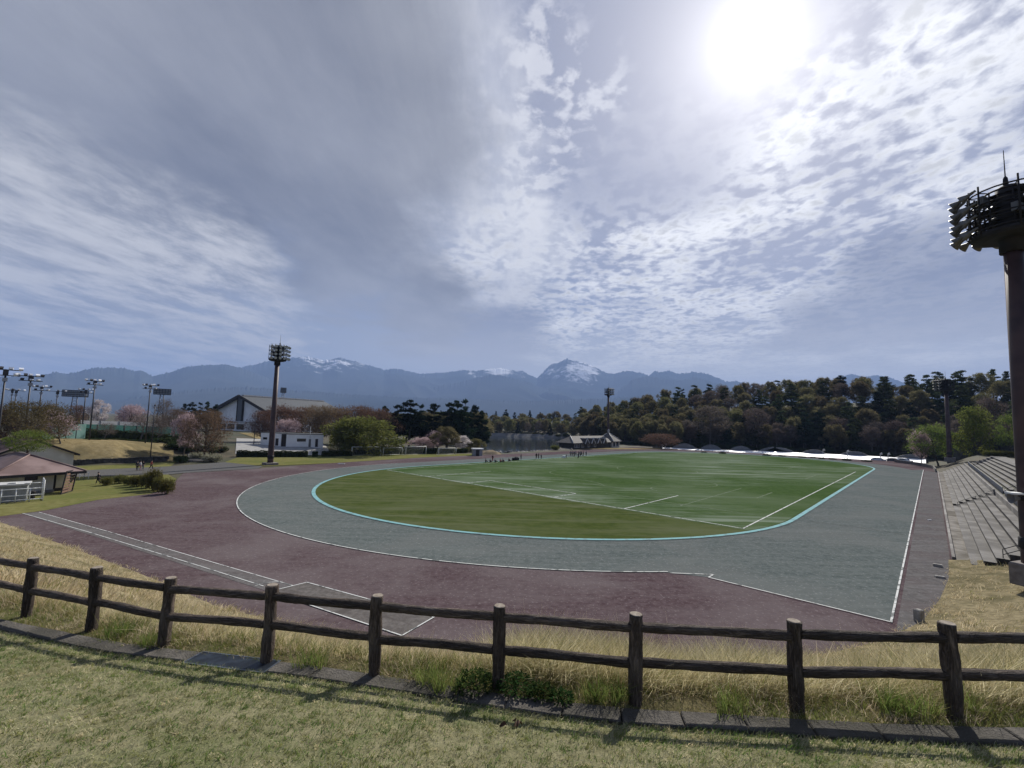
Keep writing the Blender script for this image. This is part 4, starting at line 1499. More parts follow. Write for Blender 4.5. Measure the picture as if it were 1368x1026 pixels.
def court_light(px, dist, ytop, n, label, double=True, wide=2.9):
    x, y = atd(px, dist)
    z0 = hz(x, y)
    zt = ztop(px, ytop, dist)
    H_ = zt - z0
    t = empty('court_light', (x, y, z0), atan2(y, x) - pi / 2 + random.uniform(-.3, .3), label, 'court light', 'light poles round the tennis courts')
    mb = MB(); mb.tube([(0, 0, -.3), (0, 0, H_ * .5), (0, 0, H_ - .1)], [.15, .13, .10], 10); mb.build('pole', m_cpole, t)
    arm = MB()
    zs_ = [H_ - .15, H_ - .95] if double else [H_ - .15]
    for z in zs_: arm.bar((-wide / 2, 0, z), (wide / 2, 0, z), .10, .12); arm.bar((0, -.5, z), (0, .5, z), .1, .1)
    arm.box((0, 0, H_ - .55), (.55, .5, .9)); 
    arm.build('crossarm', m_clamp, t)
    bx = MB(); bx.box((0, 0, H_ - 1.55), (.5, .45, .5)); bx.build('ballast_box', material('ballast_grey', (.3, .31, .32), .6) if 'ballast_grey' not in bpy.data.materials else bpy.data.materials['ballast_grey'], t)
    k = 0
    for r_, z in enumerate(zs_):
        m_ = n if r_ == 0 else max(2, n - 2)
        for i in range(m_):
            xx = -wide / 2 + wide * i / (m_ - 1) if r_ == 0 else -wide / 3 + wide * .667 * i / (m_ - 1)
            s = -1 if i % 2 else 1
            lm = MB()
            vs = [(-.28, 0, .26), (.28, 0, .26), (.28, s * .34, .02), (-.28, s * .34, .02), (-.2, s * -.1, .02), (.2, s * -.1, .02), (.2, s * .1, -.22), (-.2, s * .1, -.22)]
            lm.add(vs, [(0, 1, 2, 3), (0, 4, 5, 1), (4, 7, 6, 5), (0, 3, 7, 4), (1, 5, 6, 2), (3, 2, 6, 7)], 0)
            lo = lm.build('lamp', [m_creflect if (i + r_) % 3 != 1 else m_clamp], t)
            lo.location = (xx, s * .12, z + .18); lo.scale = (.85, .85, 1.0)
    return t


court_light(0, 96, 492, 4, 'court light at the left picture edge, only its dark lamp tips showing')
court_light(35, 112, 501, 5, 'big court light above the large brown tree, its lamps catching the sun')
court_light(51, 150, 516, 5, 'court light with clustered lamps standing right of the big bright one')
court_light(12, 200, 520, 3, 'tiny far court light just left of its close twin', False, 2.6)
court_light(17.5, 205, 521, 4, 'tiny far court light just right of its close twin', False, 3.4)
court_light(73, 185, 522, 3, 'slim far court light alone between the bright one and the lattice mast', False, 3.6)
court_light(111, 165, 520, 4, 'court light close behind the tall one, beside the white blossom tree')
court_light(122, 135, 508, 5, 'tall court light in front of the green court netting, left of the shrub')
court_light(197, 140, 514, 5, 'tall court light standing alone among bare trees at the right of the netting')


def lattice(px, dist, ytop, w, h, label, zb=None):
    x, y = atd(px, dist)
    z0 = hz(x, y); zt = ztop(px, ytop, dist); H_ = zt - z0
    t = empty('lattice_light', (x, y, z0), atan2(y, x) - pi / 2, label, 'lattice light', 'far lattice lighting masts')
    mb = MB()
    for s in (-1, 1):
        mb.tube([(s * 1.5, 0, 0), (s * .8, 0, H_ - h)], .22, 6)
    nn = 9
    for k in range(nn):
        a, b = k / nn, (k + 1) / nn
        wa, wb = 1.5 - .7 * a, 1.5 - .7 * b
        mb.bar((-wa, 0, (H_ - h) * a), (wb, 0, (H_ - h) * b), .14); mb.bar((wa, 0, (H_ - h) * a), (-wb, 0, (H_ - h) * b), .14)
    mb.build('legs', m_cpole, t)
    pb = MB()
    for r_ in range(4): pb.bar((-w / 2, 0, H_ - h + h * r_ / 3), (w / 2, 0, H_ - h + h * r_ / 3), .35, .35)
    for c_ in range(7): pb.bar((-w / 2 + w * c_ / 6, 0, H_ - h), (-w / 2 + w * c_ / 6, 0, H_), .25)
    pb.build('lamp_rack', m_cpole, t)
    lp = MB()
    for r_ in range(3):
        for c_ in range(6): lp.box((-w / 2 + w * (c_ + .5) / 6, -.3, H_ - h + h * (r_ + .5) / 3), (w / 7.5, .5, h / 4.2))
    lp.build('lamps', material('far_lamp', (.16, .17, .18), .5) if 'far_lamp' not in bpy.data.materials else bpy.data.materials['far_lamp'], t)


lattice(97, 330, 521.5, 10, 3.2, 'far lattice mast with a wide lamp rack, left of the tall court light')
lattice(213.5, 330, 519.5, 8, 3.2, 'far lattice mast with a lamp rack, right of the lone court light')
lattice(376, 420, 518, 4.2, 4.0, 'far square lamp rack rising behind the hall roof, right of the brown tower')
# ------------------------------------------------------------------ buildings
m_cream = material('cream_wall', (.62, .58, .50), .9, (.69, .65, .57), .8, 6, bump=.15, bscale=20, var2=(.54, .50, .43), scale2=.3)
m_redroof = material('red_brown_roof', (.23, .162, .15), .7, (.28, .205, .19), .6, 6, spec=.3, var2=(.15, .10, .092), scale2=.3)
m_fascia = material('dark_fascia', (.030, .025, .023), .6)
m_glass = material('window_dark', (.018, .022, .026), .12, spec=.6)
m_whitewall = material('white_wall', (.78, .775, .75), .9, (.82, .815, .79), .7, 6, var2=(.72, .71, .685), scale2=.25)
m_slate = material('slate_roof', (.060, .066, .070), .55, (.080, .086, .090), 1.2, 5, spec=.4)
m_grey = material('grey_panel', (.23, .24, .245), .7, (.28, .29, .295), 1.2, 4)
m_greywhite = material('pale_panel', (.50, .50, .49), .7, (.42, .42, .41), 1.5, 5)


class Loc:
    """plan frame: origin, direction right, direction back"""

    def __init__(s, o, d):
        s.o = Vector((o[0], o[1], 0)); s.d = Vector((d[0], d[1], 0)).normalized()
        s.b = Vector((-s.d.y, s.d.x, 0))

    def __call__(s, x, y, z): return s.d * x + s.b * y + Vector((0, 0, z))


def prism_roof(mb, F, poly_faces, th=.18, mi=0):
    """roof planes (each a list of points) given a downward thickness"""
    for pts in poly_faces:
        n = len(pts)
        lo = [p - Vector((0, 0, th)) for p in pts]
        mb.add(list(pts) + lo, [tuple(range(n)), tuple(range(2 * n - 1, n - 1, -1))] + [(i, n + i, n + (i + 1) % n, (i + 1) % n) for i in range(n)], mi)


def boxF(mb, F, x0, x1, y0, y1, z0, z1, mi=0):
    pts = [F(x, y, z) for z in (z0, z1) for y in (y0, y1) for x in (x0, x1)]
    return mb.add(pts, [(0, 2, 3, 1), (4, 5, 7, 6), (0, 1, 5, 4), (2, 6, 7, 3), (0, 4, 6, 2), (1, 3, 7, 5)], mi)


def window(parent, F, x0, x1, z0, z1, y=0.0, name='window', mat=None, fmat=None, fr=.07):
    mb = MB()
    boxF(mb, F, x0, x1, y - .02, y + .12, z0, z1)
    w = mb.build(name, mat or m_glass, parent)
    f = MB()
    for a, b, c, d in ((x0 - fr, x1 + fr, z0 - fr, z0), (x0 - fr, x1 + fr, z1, z1 + fr), (x0 - fr, x0, z0, z1), (x1, x1 + fr, z0, z1)):
        boxF(f, F, a, b, y - .06, y + .1, c, d)
    if x1 - x0 > 1.4: boxF(f, F, (x0 + x1) / 2 - .03, (x0 + x1) / 2 + .03, y - .05, y + .1, z0, z1)
    f.build('frame', fmat or m_fascia, w)
    return w


# --- front clubhouse with hipped red-brown roof
ED = (.48, .875)
RC = Vector((-55.8, 60.3, 0))
F = Loc((RC.x, RC.y), ED)          # x runs along the eave, negative to the left; y runs back
club = empty('clubhouse', (RC.x, RC.y, 0), 0, 'cream clubhouse with low hipped red brown roof beside the near lawn', 'clubhouse')
WL = 8.6
mb = MB(); boxF(mb, F, -WL + 1.2, -2.6, 1.5, 12, -.2, 2.45); boxF(mb, F, -2.6, -1.0, 3.4, 12, -.2, 2.45)
mb.build('wall', m_cream, club)
mb = MB()
hw_ = WL / 2
e0, ap, dp = 2.62, 4.65, 14
A_, B_, Cc, Dd = F(-WL, 0, e0), F(0, 0, e0), F(0, dp, e0), F(-WL, dp, e0)
R1, R2 = F(-hw_, hw_, ap), F(-hw_, dp - hw_, ap)
prism_roof(mb, F, [[A_, B_, R1], [B_, Cc, R2, R1], [Cc, Dd, R2], [Dd, A_, R1, R2]], .14)
roof = mb.build('roof', m_redroof, club)
mb = MB()
for a, b in ((A_, B_), (B_, Cc), (Cc, Dd), (Dd, A_)): mb.bar(a - Vector((0, 0, .18)), b - Vector((0, 0, .18)), .16, .3)
mb.build('fascia', m_fascia, roof)
mb = MB()
for a, b in ((A_, R1), (B_, R1), (R1, R2), (Cc, R2), (Dd, R2)): mb.tube([a + Vector((0, 0, .05)), b + Vector((0, 0, .05))], .09, 6)
mb.build('ridge_cap', m_redroof, roof)
mb = MB()
for k in range(1, 5): mb.bar(F(-WL + .1 + k * .9 * .0 + 1 * .0, .02 + k * 0, e0), F(-.1, .02, e0), .02)
window(club, F, -5.2, -4.2, 1.75, 2.15, 1.5)
window(club, F, -2.55, -1.9, .1, 2.05, 3.4, 'door', m_fascia)
mb = MB(); boxF(mb, F, -2.7, -1.0, 1.9, 2.3, .0, .42); mb.build('bench', m_fascia, club)
mb = MB(); boxF(mb, F, -WL + 1.1, -2.5, 1.35, 1.5, -.2, .35); mb.build('base_course', m_wallc, club)
mb = MB(); mb.tube([F(-1.15, 1.2, 0), F(-1.15, 1.2, 2.5)], .07, 8); mb.build('porch_post', m_cream, club)

# --- rear clubhouse with gabled roof
Pk = (-70.4, 67.6)
F = Loc(Pk, ED)
rear = empty('clubhouse', (Pk[0], Pk[1], 0), 0, 'higher gabled clubhouse with cream gable and red brown roof behind the hipped one', 'clubhouse')
HWg = 4.4
mb = MB()
for y in (0.0, 11.0): pass
pts = [F(-HWg, 0, -.2), F(HWg, 0, -.2), F(HWg, 0, 3.9), F(0, 0, 5.75), F(-HWg, 0, 3.9)]
bk = [p + F.b * 11 for p in pts]
mb.add(pts + bk, [(0, 1, 2, 3, 4), (9, 8, 7, 6, 5), (1, 6, 7, 2), (0, 4, 9, 5)])
mb.build('wall', m_cream, rear)
mb = MB()
ov = .5
L0, L1 = F(-HWg - ov, -ov, 3.72), F(-HWg - ov, 11.6, 3.72)
R0, R1 = F(HWg + ov, -ov, 3.72), F(HWg + ov, 11.6, 3.72)
T0, T1 = F(0, -ov, 5.98), F(0, 11.6, 5.98)
prism_roof(mb, F, [[L0, T0, T1, L1][::-1], [R0, R1, T1, T0][::-1][::-1]], .16)
roof = mb.build('roof', m_redroof, rear)
mb = MB()
for a, b in ((L0, T0), (T0, R0), (R0, R1), (L0, L1)): mb.bar(a - Vector((0, 0, .12)), b - Vector((0, 0, .12)), .14, .26)
mb.build('fascia', m_fascia, roof)
mb = MB()
for k in range(1, 16):
    y = -ov + k * .8
    mb.bar(F(-HWg - ov, y, 3.76), F(0, y, 6.02), .05, .05); mb.bar(F(HWg + ov, y, 3.76), F(0, y, 6.02), .05, .05)
mb.build('roof_seam', m_redroof, roof)

# --- grey store, white pipe fence, slatted rack, white rail
q0, q1 = at(-25, 674), at(34, 670)
F = Loc((q0.x, q0.y), (q1.x - q0.x, q1.y - q0.y))
Ls = (q1 - q0).length
shed = empty('storage_shed', (q0.x, q0.y, 0), 0, 'grey steel storage shed with pale flat roof behind the white pipe fence', 'shed')
mb = MB(); boxF(mb, F, 0, Ls, .1, 2.4, 0, 1.85)
for k in range(8): boxF(mb, F, Ls * k / 8 + .02, Ls * k / 8 + .06, .07, .1, .1, 1.8)
mb.build('wall', m_grey, shed)
mb = MB(); boxF(mb, F, -.15, Ls + .2, -.15, 2.6, 1.85, 2.02); boxF(mb, F, Ls * .55, Ls * .72, .3, 1.2, 2.02, 2.14); mb.build('roof', m_greywhite, shed)
q0, q1 = at(-20, 675), at(57, 669)
d = (q1 - q0).normalized(); bk_ = Vector((-d.y, d.x, 0))
pf = empty('pipe_fence', q1, 0, 'white pipe fence with a taller end panel in front of the storage shed', 'fence')
mb = MB()
Lf = (q1 - q0).length
for k in range(5):
    p = -d * (Lf * k / 4); mb.tube([p, p + Vector((0, 0, 1.55 if k else 2.35))], .05, 8)
mb.build('posts', m_white_metal, pf)
mb = MB()
for z in (.28, .78, 1.5): mb.tube([Vector((0, 0, z)), -d * Lf + Vector((0, 0, z))], .042, 8)
mb.tube([Vector((0, 0, 2.1)), -d * 1.6 + Vector((0, 0, 2.1))], .04, 8)
mb.build('rails', m_white_metal, pf)
mb = MB()
for z in (.1, 2.35): mb.tube([Vector((0, 0, z)), bk_ * 2.4 + Vector((0, 0, z * .98))], .045, 8)
mb.tube([bk_ * 2.4, bk_ * 2.4 + Vector((0, 0, 2.4))], .05, 8)
for k in range(1, 22): mb.bar(bk_ * (2.4 * k / 22) + Vector((0, 0, .1)), bk_ * (2.4 * k / 22) + Vector((0, 0, 2.3)), .025)
mb.build('end_panel', m_white_metal, pf)
for px, py, s, lb in ((42, 667, .9, 'dark bin standing on the lawn behind the white pipe fence'),):
    p = at(px, py)
    mb = MB(); mb.tube([(0, 0, 0), (0, 0, .1), (0, 0, .8), (0, 0, .88)], [.26, .28, .32, .34], 12); mb.tube([(0, 0, .88), (0, 0, .95)], [.30, .2], 12)
    tag(mb.build('rubbish_bin', m_fascia, loc=p), lb, 'bin')
p0, p1 = at(81, 661), at(96, 656.5)
d = (p1 - p0).normalized(); up_ = Vector((d.x * .5 + .0, d.y * .5, 0)) + Vector((0, 0, 0))
rk = empty('slatted_rack', p0, 0, 'tall brown slatted rack leaning beside the clubhouse porch', 'rack')
wv = p1 - p0
tilt = d * .95 + Vector((0, 0, 2.75))
m_rust = material('rusty_brown', (.10, .055, .038), .8, (.15, .09, .06), 3, 5)
mb = MB()
for o_ in (Vector(), wv): mb.bar(o_, o_ + tilt, .12, .12)
mb.bar(tilt, wv + tilt, .1, .1)
bkv = Vector((-d.y, d.x, 0)) * -0 + d * .0
back0 = wv + d * 1.1 + Vector((d.y, -d.x, 0)) * -.4
mb.bar(back0, wv + tilt, .08); mb.bar(wv, back0 + Vector((0, 0, .1)), .06); mb.bar(Vector((0, 0, .05)), wv + Vector((0, 0, .05)), .1)
mb.build('frame', m_fascia, rk)
mb = MB()
for k in range(7):
    t0 = .06 + k * .125
    a, b = tilt * t0, tilt * (t0 + .085)
    off = Vector((-d.y, d.x, 0)) * .05
    mb.add([a + wv * .06, a + wv * .94, b + wv * .94 + off, b + wv * .06 + off] + [x_ + Vector((-d.y, d.x, 0)) * .04 for x_ in (a + wv * .06, a + wv * .94, b + wv * .94 + off, b + wv * .06 + off)],
           [(0, 1, 2, 3), (7, 6, 5, 4), (0, 4, 5, 1), (2, 6, 7, 3), (1, 5, 6, 2), (0, 3, 7, 4)])
mb.build('slats', m_rust, rk)
q = [at(106, 641), at(112, 640.5), at(118, 640)]
wr = empty('white_rail', q[0], 0, 'short white rail at the corner of the clubhouse by the path', 'rail')
pipe_rail('rail_frame', [p - q[0] for p in q], 1.0, wr, m_white_metal, 2, .05, 2.0)

# --- long white low building by the car park
F = Loc((-65.2, 131.0), (9.0, 3.9))
zb = hz(-62, 133.5)
lowb = empty('changing_block', (-65.2, 131.0, zb), 0, 'long low white flat roofed block by the car park, behind the left floodlight tower', 'building')
Fw = Loc((-72.9, 132.6), (7.2, -1.5))
org = Vector((-65.2, 131.0, 0))
sh = Vector((-72.9, 132.6, 0)) - org


def Fw2(x, y, z): return Fw(x, y, z) + sh


Fw2.b = Fw.b
mb = MB(); boxF(mb, F, .5, 10.4, 0, 6, -.6, 3.55); mb.build('wall', m_whitewall, lowb)
mb = MB(); boxF(mb, Fw2, 0, 6.8, 0, 6, -.6, 3.75); mb.build('wing_wall', m_whitewall, lowb)
mb = MB(); boxF(mb, F, .4, 10.6, -.15, 6.2, 3.55, 3.75); mb.build('roof', m_slate, lowb)
mb = MB(); boxF(mb, Fw2, -.15, 6.9, -.15, 6.2, 3.75, 3.93); mb.build('wing_roof', m_slate, lowb)
mb = MB(); boxF(mb, F, -.75, .5, .6, 6, -.6, 3.6); mb.build('link', m_fascia, lowb)
window(lowb, F, 3.4, 5.6, 1.55, 2.25, 0); window(lowb, F, 6.55, 6.95, .0, 2.1, 0, 'door', m_fascia); window(lowb, F, 8.3, 8.9, .0, 2.2, 0, 'door', m_fascia)
window(lowb, Fw2, .9, 2.1, 1.9, 2.4, 0); window(lowb, Fw2, 3.2, 4.2, .9, 2.2, 0); window(lowb, Fw2, 5.1, 5.9, .3, 2.2, 0, 'door', m_fascia)
mb = MB(); mb.tube([F(6.75, -.3, -.3), F(6.75, -.3, 5.9)], .06, 8); mb.build('vent_pipe', m_greywhite, lowb)

# --- sports hall
Gc = (-150.0, 251.0)
F = Loc(Gc, (.914, -.407))
gz = hz(-145, 258)
gym = empty('sports_hall', (Gc[0], Gc[1], gz), 0, 'large white sports hall with a steep dark gabled roof', 'sports hall')
HWy, eh, ah, GL = 19.5, 11.8, 19.2, 56
mb = MB()
pts = [F(-HWy, 0, -2), F(HWy, 0, -2), F(HWy, 0, eh), F(0, 0, ah - .4), F(-HWy, 0, eh)]
bk = [p + F.b * GL for p in pts]
mb.add(pts + bk, [(0, 1, 2, 3, 4), (9, 8, 7, 6, 5), (1, 6, 7, 2), (0, 4, 9, 5)])
mb.build('wall', m_whitewall, gym)
mb = MB()
ov = 2.0
L0, L1 = F(-HWy - ov, -ov, eh - .55), F(-HWy - ov, GL + ov, eh - .55)
R0, R1 = F(HWy + ov, -ov, eh - .55), F(HWy + ov, GL + ov, eh - .55)
T0, T1 = F(0, -ov, ah + .25), F(0, GL + ov, ah + .25)
prism_roof(mb, F, [[L0, L1, T1, T0], [R0, T0, T1, R1]], .7)
roof = mb.build('roof', m_slate, gym)
mb = MB()
for k in range(5):
    a, b = .3 + k * 11.6, .3 + k * 11.6 + 10.6
    boxF(mb, F, -.9, .9, a, b, ah + .15, ah + .75)
mb.build('ridge_vent', m_greywhite, roof)
mb = MB()
for a, b in ((L0, T0), (T0, R0)): mb.bar(a - Vector((0, 0, .3)), b - Vector((0, 0, .3)), .3, 1.5)
mb.bar(R0 - Vector((0, 0, .3)), R1 - Vector((0, 0, .3)), .3, 1.0)
mb.build('fascia', m_fascia, roof)
mb = MB(); boxF(mb, F, -1.9, 1.9, -.9, .4, 5.4, ah - .9)
pillar = mb.build('stair_strip', material('strip_grey', (.11, .115, .12), .6), gym)
for s in (-2.1, 2.1):
    mb = MB(); boxF(mb, F, s - .25, s + .25, -1.1, .4, 5.0, ah - 1.2); mb.build('pier', m_fascia, gym)
mb = MB(); boxF(mb, F, -10.5, 12.5, -6, .3, -1.5, 4.6); annex = mb.build('entrance_block', m_whitewall, gym)
mb = MB(); boxF(mb, F, -11, 13, -6.6, .3, 4.6, 5.2); mb.build('canopy', m_greywhite, annex)
for x0, x1 in ((-9, -3), (-1.5, 4), (6, 11.5)):
    window(gym, F, x0, x1, 1.0, 3.6, -6, fr=.15)

# --- lakeside building with dormers and end cottage
La, Lb = Vector((26.5, 189.0)), Vector((52.5, 219.0))
F = Loc((La.x, La.y), Lb - La)
LL = (Lb - La).length
lake_b = empty('lakeside_lodge', (La.x, La.y, 0), 0, 'long low grey roofed lodge with small gabled dormers beside the lake', 'lodge')
m_dkwall = material('dark_timber', (.045, .038, .033), .85, (.07, .06, .052), 1.5, 5)
m_shingle = material('grey_shingle', (.085, .078, .072), .8, (.115, .105, .098), 1.2, 6, bump=.3)
mb = MB(); boxF(mb, F, .6, LL - 7, .8, 8, -.5, 2.7); mb.build('wall', m_dkwall, lake_b)
mb = MB()
a, b, c_, d_ = F(-.6, 0, 2.6), F(LL - 6.5, 0, 2.6), F(LL - 6.5, 9, 2.6), F(-.6, 9, 2.6)
r1, r2 = F(4.0, 4.5, 5.4), F(LL - 7, 4.5, 5.4)
prism_roof(mb, F, [[a, b, r2, r1], [d_, a, r1], [c_, d_, r1, r2]], .2)
roof = mb.build('roof', m_shingle, lake_b)
mb = MB(); mb.tube([a + Vector((0, 0, .1)), r1 + Vector((0, 0, .1))], .14, 6); mb.build('hip_cap', m_greywhite, roof)
for k in range(4):
    x = 9.5 + k * 5.2
    mb = MB()
    p = [F(x - 1.7, -.5, 2.2), F(x + 1.7, -.5, 2.2), F(x, -.5, 4.5)]
    q = [F(x - 1.7, 2.2, 2.5), F(x + 1.7, 2.2, 2.5), F(x, 3.4, 4.5)]
    mb.add(p + q, [(0, 1, 2), (0, 2, 5, 3), (1, 4, 5, 2)])
    dm = mb.build('dormer', m_dkwall, lake_b)
    mb = MB(); mb.bar(p[0] + F.b * -.1, p[2] + F.b * -.1, .25, .25); mb.bar(p[1] + F.b * -.1, p[2] + F.b * -.1, .25, .25); mb.bar(p[2], q[2], .3, .2); mb.build('verge_board', m_greywhite, dm)
for x0 in (1.5, 3.6, 7.0, 12.2, 17.5):
    window(lake_b, F, x0, x0 + 1.6, .7, 2.2, .8, fr=.14, fmat=m_greywhite)
mb = MB()
cx0, cx1 = LL - 7.2, LL + 1.2
boxF(mb, F, cx0 + .7, cx1 - .7, .2, 8.2, -.5, 3.0); mb.build('cottage_wall', m_cream, lake_b)
mb = MB()
cen = F((cx0 + cx1) / 2, 4.2, 6.9)
cs = [F(cx0, -.7, 2.9), F(cx1, -.7, 2.9), F(cx1, 9.0, 2.9), F(cx0, 9.0, 2.9)]
prism_roof(mb, F, [[cs[i], cs[(i + 1) % 4], cen] for i in range(4)], .2)
cr_ = mb.build('cottage_roof', m_shingle, lake_b)
mb = MB()
for c in cs: mb.tube([c + Vector((0, 0, .12)), cen + Vector((0, 0, .12))], .14, 6)
mb.build('hip_cap', m_greywhite, cr_)
mb = MB(); mb.tube([cen, cen + Vector((0, 0, .9))], [.45, .4], 8); mb.tube([cen + Vector((0, 0, .9)), cen + Vector((0, 0, 1.7))], [.6, .05], 8); mb.build('cupola', m_greywhite, cr_)
window(lake_b, F, cx0 + 1.6, cx0 + 3.2, .6, 2.4, .2, fr=.15); window(lake_b, F, cx0 + 4.6, cx0 + 6.6, .6, 2.4, .2, fr=.15)

# --- small hut by the goals
p = at(632, 609); q = at(646, 609)
F = Loc((p.x, p.y), (q.x - p.x, q.y - p.y))
hut = empty('lake_hut', p, 0, 'small grey hut with a white flat roof near the lake shore', 'hut')
mb = MB(); boxF(mb, F, .15, 3.0, .2, 2.2, 0, 1.95); mb.build('wall', m_grey, hut)
mb = MB(); boxF(mb, F, -.1, 3.3, -.2, 2.5, 1.95, 2.25); mb.build('roof', m_white_metal, hut)
window(hut, F, 1.0, 1.9, .0, 1.75, .2, 'door', m_fascia)

# --- low white roofed shelter with grey vaults behind the far bend
m_wroof = material('white_roof_sheet', (.80, .81, .82), .5, (.72, .73, .74), .5, 4, spec=.5)
m_vault = material('grey_vault', (.115, .12, .128), .6, (.15, .155, .162), .8, 4)
edge = [(884, 602.2, 598.0, 236), (900, 602.8, 598.3, 236), (940, 604.2, 600.2, 234), (985, 606.0, 601.6, 232), (1020, 607.6, 602.6, 230), (1060, 609.2, 604.4, 228), (1100, 612.0, 606.2, 226), (1150, 615.2, 608.5, 226),
        (1175, 616.8, 609.8, 226), (1200, 617.8, 611.4, 227), (1234, 618.6, 613.5, 228)]
p0 = atd(*edge[5][::3])
shel = empty('long_shelter', (p0[0], p0[1], -1.6), 0, 'long low shelter with a bright white roof and grey vaults behind the far bend', 'shelter')
so_ = Vector(shel.location)
lo_, hi_ = [], []
for px, yb, yt, r in edge:
    x, y = atd(px, r); zb_ = max(ztop(px, yb, r), -1.3)
    x2, y2 = atd(px, r + 8)
    lo_.append(Vector((x, y, zb_)) - so_); hi_.append(Vector((x2, y2, ztop(px, yt, r + 8))) - so_)
mb = MB()
n = len(lo_)
th = Vector((0, 0, -.16))
mb.add(lo_ + hi_ + [p + th for p in lo_] + [p + th for p in hi_],
       [(i, i + 1, n + i + 1, n + i) for i in range(n - 1)] + [(2 * n + i, 3 * n + i, 3 * n + i + 1, 2 * n + i + 1) for i in range(n - 1)] +
       [(i, 2 * n + i, 2 * n + i + 1, i + 1) for i in range(n - 1)] + [(n + i, n + i + 1, 3 * n + i + 1, 3 * n + i) for i in range(n - 1)] + [(0, n, 3 * n, 2 * n), (n - 1, 3 * n - 1, 4 * n - 1, 2 * n - 1)])
mb.build('white_roof', m_wroof, shel)
mb = MB()
for i in range(n - 1):
    a, b = hi_[i] * .97 + hi_[i + 1] * .03, hi_[i] * .03 + hi_[i + 1] * .97
    a = Vector((a.x, a.y, a.z - .3)); b = Vector((b.x, b.y, b.z - .3))
    mb.add([Vector((a.x, a.y, -.2)), Vector((b.x, b.y, -.2)), b, a], [(0, 1, 2, 3)])
mb.build('back_wall', m_fascia, shel)
for x0, x1, yt in ((897, 931, 592.3), (934, 964, 593.8), (974, 1004, 595.6), (1012, 1033, 596.9), (1036, 1061, 597.3), (1069, 1103, 600.3), (1119, 1159, 602.8), (1193, 1236, 606.6)):
    mb = MB()
    k = 14
    fr_, bk = [], []
    for i in range(k + 1):
        t = i / k
        px = x0 + (x1 - x0) * t
        r = float(np.interp(px, [e[0] for e in edge], [e[3] for e in edge])) + 8.3
        ybase = float(np.interp(px, [e[0] for e in edge], [e[2] for e in edge])) + .4
        if x0 == 1012: prof_ = sin(t * pi / 2)
        elif x0 == 1036: prof_ = cos(t * pi / 2)
        else: prof_ = sin(t * pi)
        yy = ybase + (yt - ybase) * prof_ ** .8 if prof_ > 0 else ybase
        if x0 not in (1012, 1036): ybase = ybase
        x, y = atd(px, r); x2, y2 = atd(px, r + 12)
        z = ztop(px, yy, r)
        fr_.append(Vector((x, y, z)) - so_); bk.append(Vector((x2, y2, z - .4)) - so_)
    lo2 = [Vector((p.x, p.y, min(p.z, fr_[0].z * (1 - i / k) + fr_[-1].z * i / k) - .5)) for i, p in enumerate(fr_)]
    m_ = k + 1
    mb.add(fr_ + bk + lo2, [(i, i + 1, m_ + i + 1, m_ + i) for i in range(k)] + [(2 * m_ + i, 2 * m_ + i + 1, i + 1, i) for i in range(k)], 0, False)
    mb.build('roof_vault', m_vault, shel)
for px, yt in ((884, 595.5), (888.5, 594.5), (1098, 601.5), (1130, 603.0), (1174, 606.5), (1184, 606.8)):
    r = float(np.interp(px, [e[0] for e in edge], [e[3] for e in edge])) + 2
    x, y = atd(px, r)
    z1 = ztop(px, yt, r)
    mb = MB(); mb.tube([(0, 0, 0), (0, 0, z1 + 1.9)], .12, 8); mb.tube([(0, 0, z1 + 1.7), (.5, -.4, z1 + 2.0)], [.3, .42], 8)
    tag(mb.build('shelter_lamp', m_greywhite, loc=(x, y, -1.7)), 'small pale lamp post standing at the white roofed shelter', 'lamp post', 'lamp posts along the white shelter')

# --- parked cars at the right end of the shelter
m_tyre = material('tyre_black', (.014, .014, .015), .9)
m_carglass = material('car_glass', (.02, .024, .028), .08, spec=.7)
m_rim = material('rim_grey', (.35, .36, .37), .35, metallic=.7)
m_lampc = material('car_lamp', (.5, .5, .48), .2)


